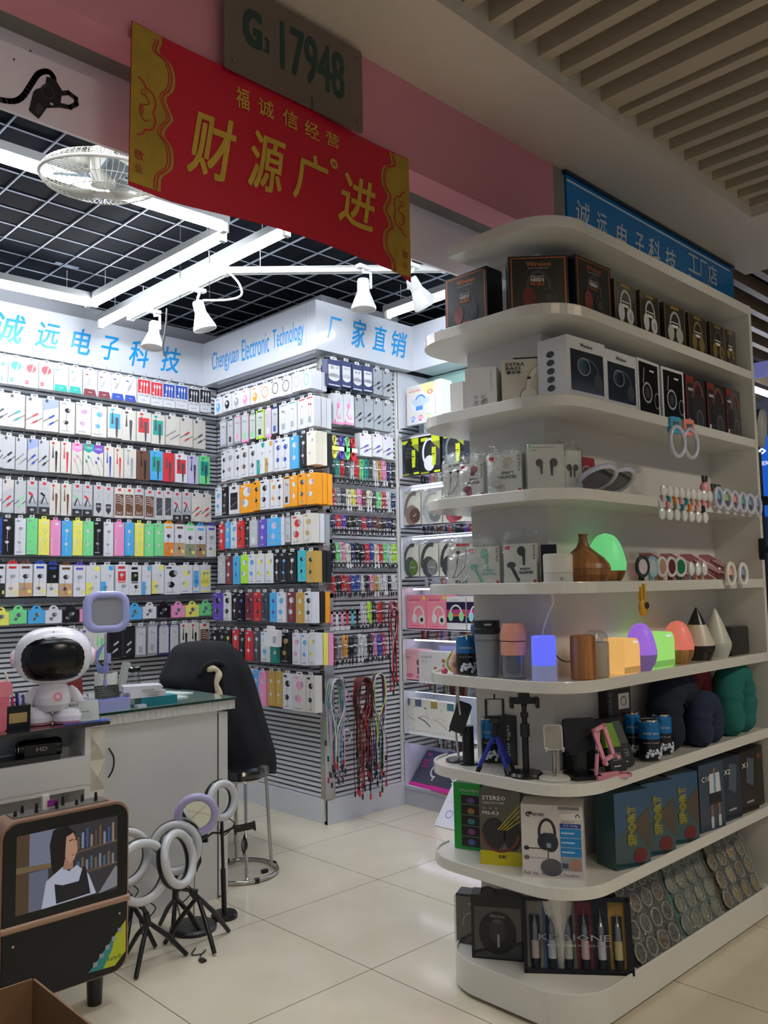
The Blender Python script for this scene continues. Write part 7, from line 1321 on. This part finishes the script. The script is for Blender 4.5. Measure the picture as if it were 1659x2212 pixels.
LG=[(p[0],p[1]) for p in LG]; RGd=[(2*1.464-x,z-.012) for x,z in LG]
for side,pts,ex in (('l',LG,.967),('r',RGd,1.961)):
    zs,xat=subdiv_poly(pts,None,None,0); lo=2.362 if side=='l' else 2.352; b=MB(); 
    for z0,z1 in zip(zs,zs[1:]):
        if z0<lo: continue
        z1=min(z1,2.782 if side=='l' else 2.764)
        if z1<=z0: continue
        for k in range(4):
            a0=ex+(xat(z0)-ex)*k/4; a1=ex+(xat(z0)-ex)*(k+1)/4; c0=ex+(xat(z1)-ex)*k/4; c1=ex+(xat(z1)-ex)*(k+1)/4
            q=[(a0,-.0012,z0),(a1,-.0012,z0),(c1,-.0012,z1),(c0,-.0012,z1)]; b.add(q if side=='l' else q[::-1],[(0,1,2,3)],GOLD,True)
    s=1 if side=='l' else -1
    ins=[(x-s*.011,z) for x,z in pts if lo+.004<z<2.77]; ins2=[(x-s*.019,z) for x,z in pts if lo+.004<z<2.77]
    b.line(ins,.0035,RED,y=-.0022); b.line(ins2,.0028,RED,y=-.0022)
    cx=ex+s*.02
    for cz,rr in ((2.57,.07),):
        sc=[(cx+s*.0+s*rr*(.62+.16*abs(math.sin(3*a)))*math.cos(a)*1.0,cz+.078*(.8+.16*abs(math.sin(3*a)))*math.sin(a)) for a in [(-PI/2+PI*i/30) for i in range(31)]]
        b.line(sc,.004,RED,y=-.0022)
    dz=0 if side=='l' else -.012
    # small running animal figure and two characters
    b.line([(p[0],p[1]) for p in catmull([(ex+s*.028,2.607+dz,0),(ex+s*.045,2.60+dz,0),(ex+s*.05,2.585+dz,0),(ex+s*.03,2.575+dz,0),(ex+s*.026,2.555+dz,0),(ex+s*.04,2.538+dz,0),(ex+s*.052,2.545+dz,0)],4)],.0028,P('#a8241f',.5),y=-.0022); b.ring(ex+s*.036,2.612+dz,.008,.007,.002,P('#a8241f',.5),y=-.0022,seg=12); b.disc(ex+s*.03,2.565+dz,.007,.016,P('#a8541f',.5),y=-.002)
    RT=P('#a8241f',.5)
    x0=min(ex+s*.012,ex+s*.04)
    b.text('敬',x0,2.43+dz,x0+.028,2.456+dz,RT,y=-.0024); b.text('业',x0,2.398+dz,x0+.026,2.418+dz,RT,y=-.0024)
    drape(b,1.878).build('gold_border',t)
b=MB(); TG=P('#dcb548',.35,.3,noise=.25,nscale=18)
for q in (('财',1.129,2.447,1.277,2.631),('源',1.313,2.462,1.441,2.634),('广',1.464,2.475,1.605,2.632),('进',1.641,2.46,1.808,2.628)): b.text(*q,TG,y=-.002,bold=.014,shear=.22,res=4)
for q in (('福',1.276,2.679,1.318,2.739),('诚',1.348,2.684,1.400,2.735),('信',1.433,2.683,1.487,2.736),('经',1.514,2.683,1.571,2.734),('营',1.600,2.688,1.655,2.734)): b.text(*q,TG,y=-.002,bold=.01,res=3)
b.disc(1.63,2.635,.016,.016,TG,y=-.002); b.text('福',1.621,2.627,1.639,2.643,RED,y=-.003)
drape(b,1.878).build('gold_lettering',t)
t=thing('number_board','greyish clear board with dark green number G3 17948, above the red banner','sign',(1.229,1.862,2.768)); b=MB(); NB=P('#7a6c60',.25,alpha=.82); b.rbox(0,0,0,.513,.004,.27,.008,NB,3); b.build('board',t)
GN=P('#22403a',.4); b=MB(); b.text('G',.06,.096,.126,.209,GN,y=-.0012,bold=.05,res=4); b.text('3',.132,.10,.151,.147,GN,y=-.0012,bold=.03,res=3); b.text('17948',.19,.075,.437,.225,GN,y=-.0012,bold=.018,res=4,keep=False); b.build('lettering',t)
b=MB()
for x,z in ((.03,.03),(.49,.03),(.49,.24)): b.cyl((x,-.004,z),(x,.004,z),.006,P('#8a847c',.3,.6),seg=12)
b.rect(.305,.0,.309,.035,GN,y=-.0012); b.build('screw',t)
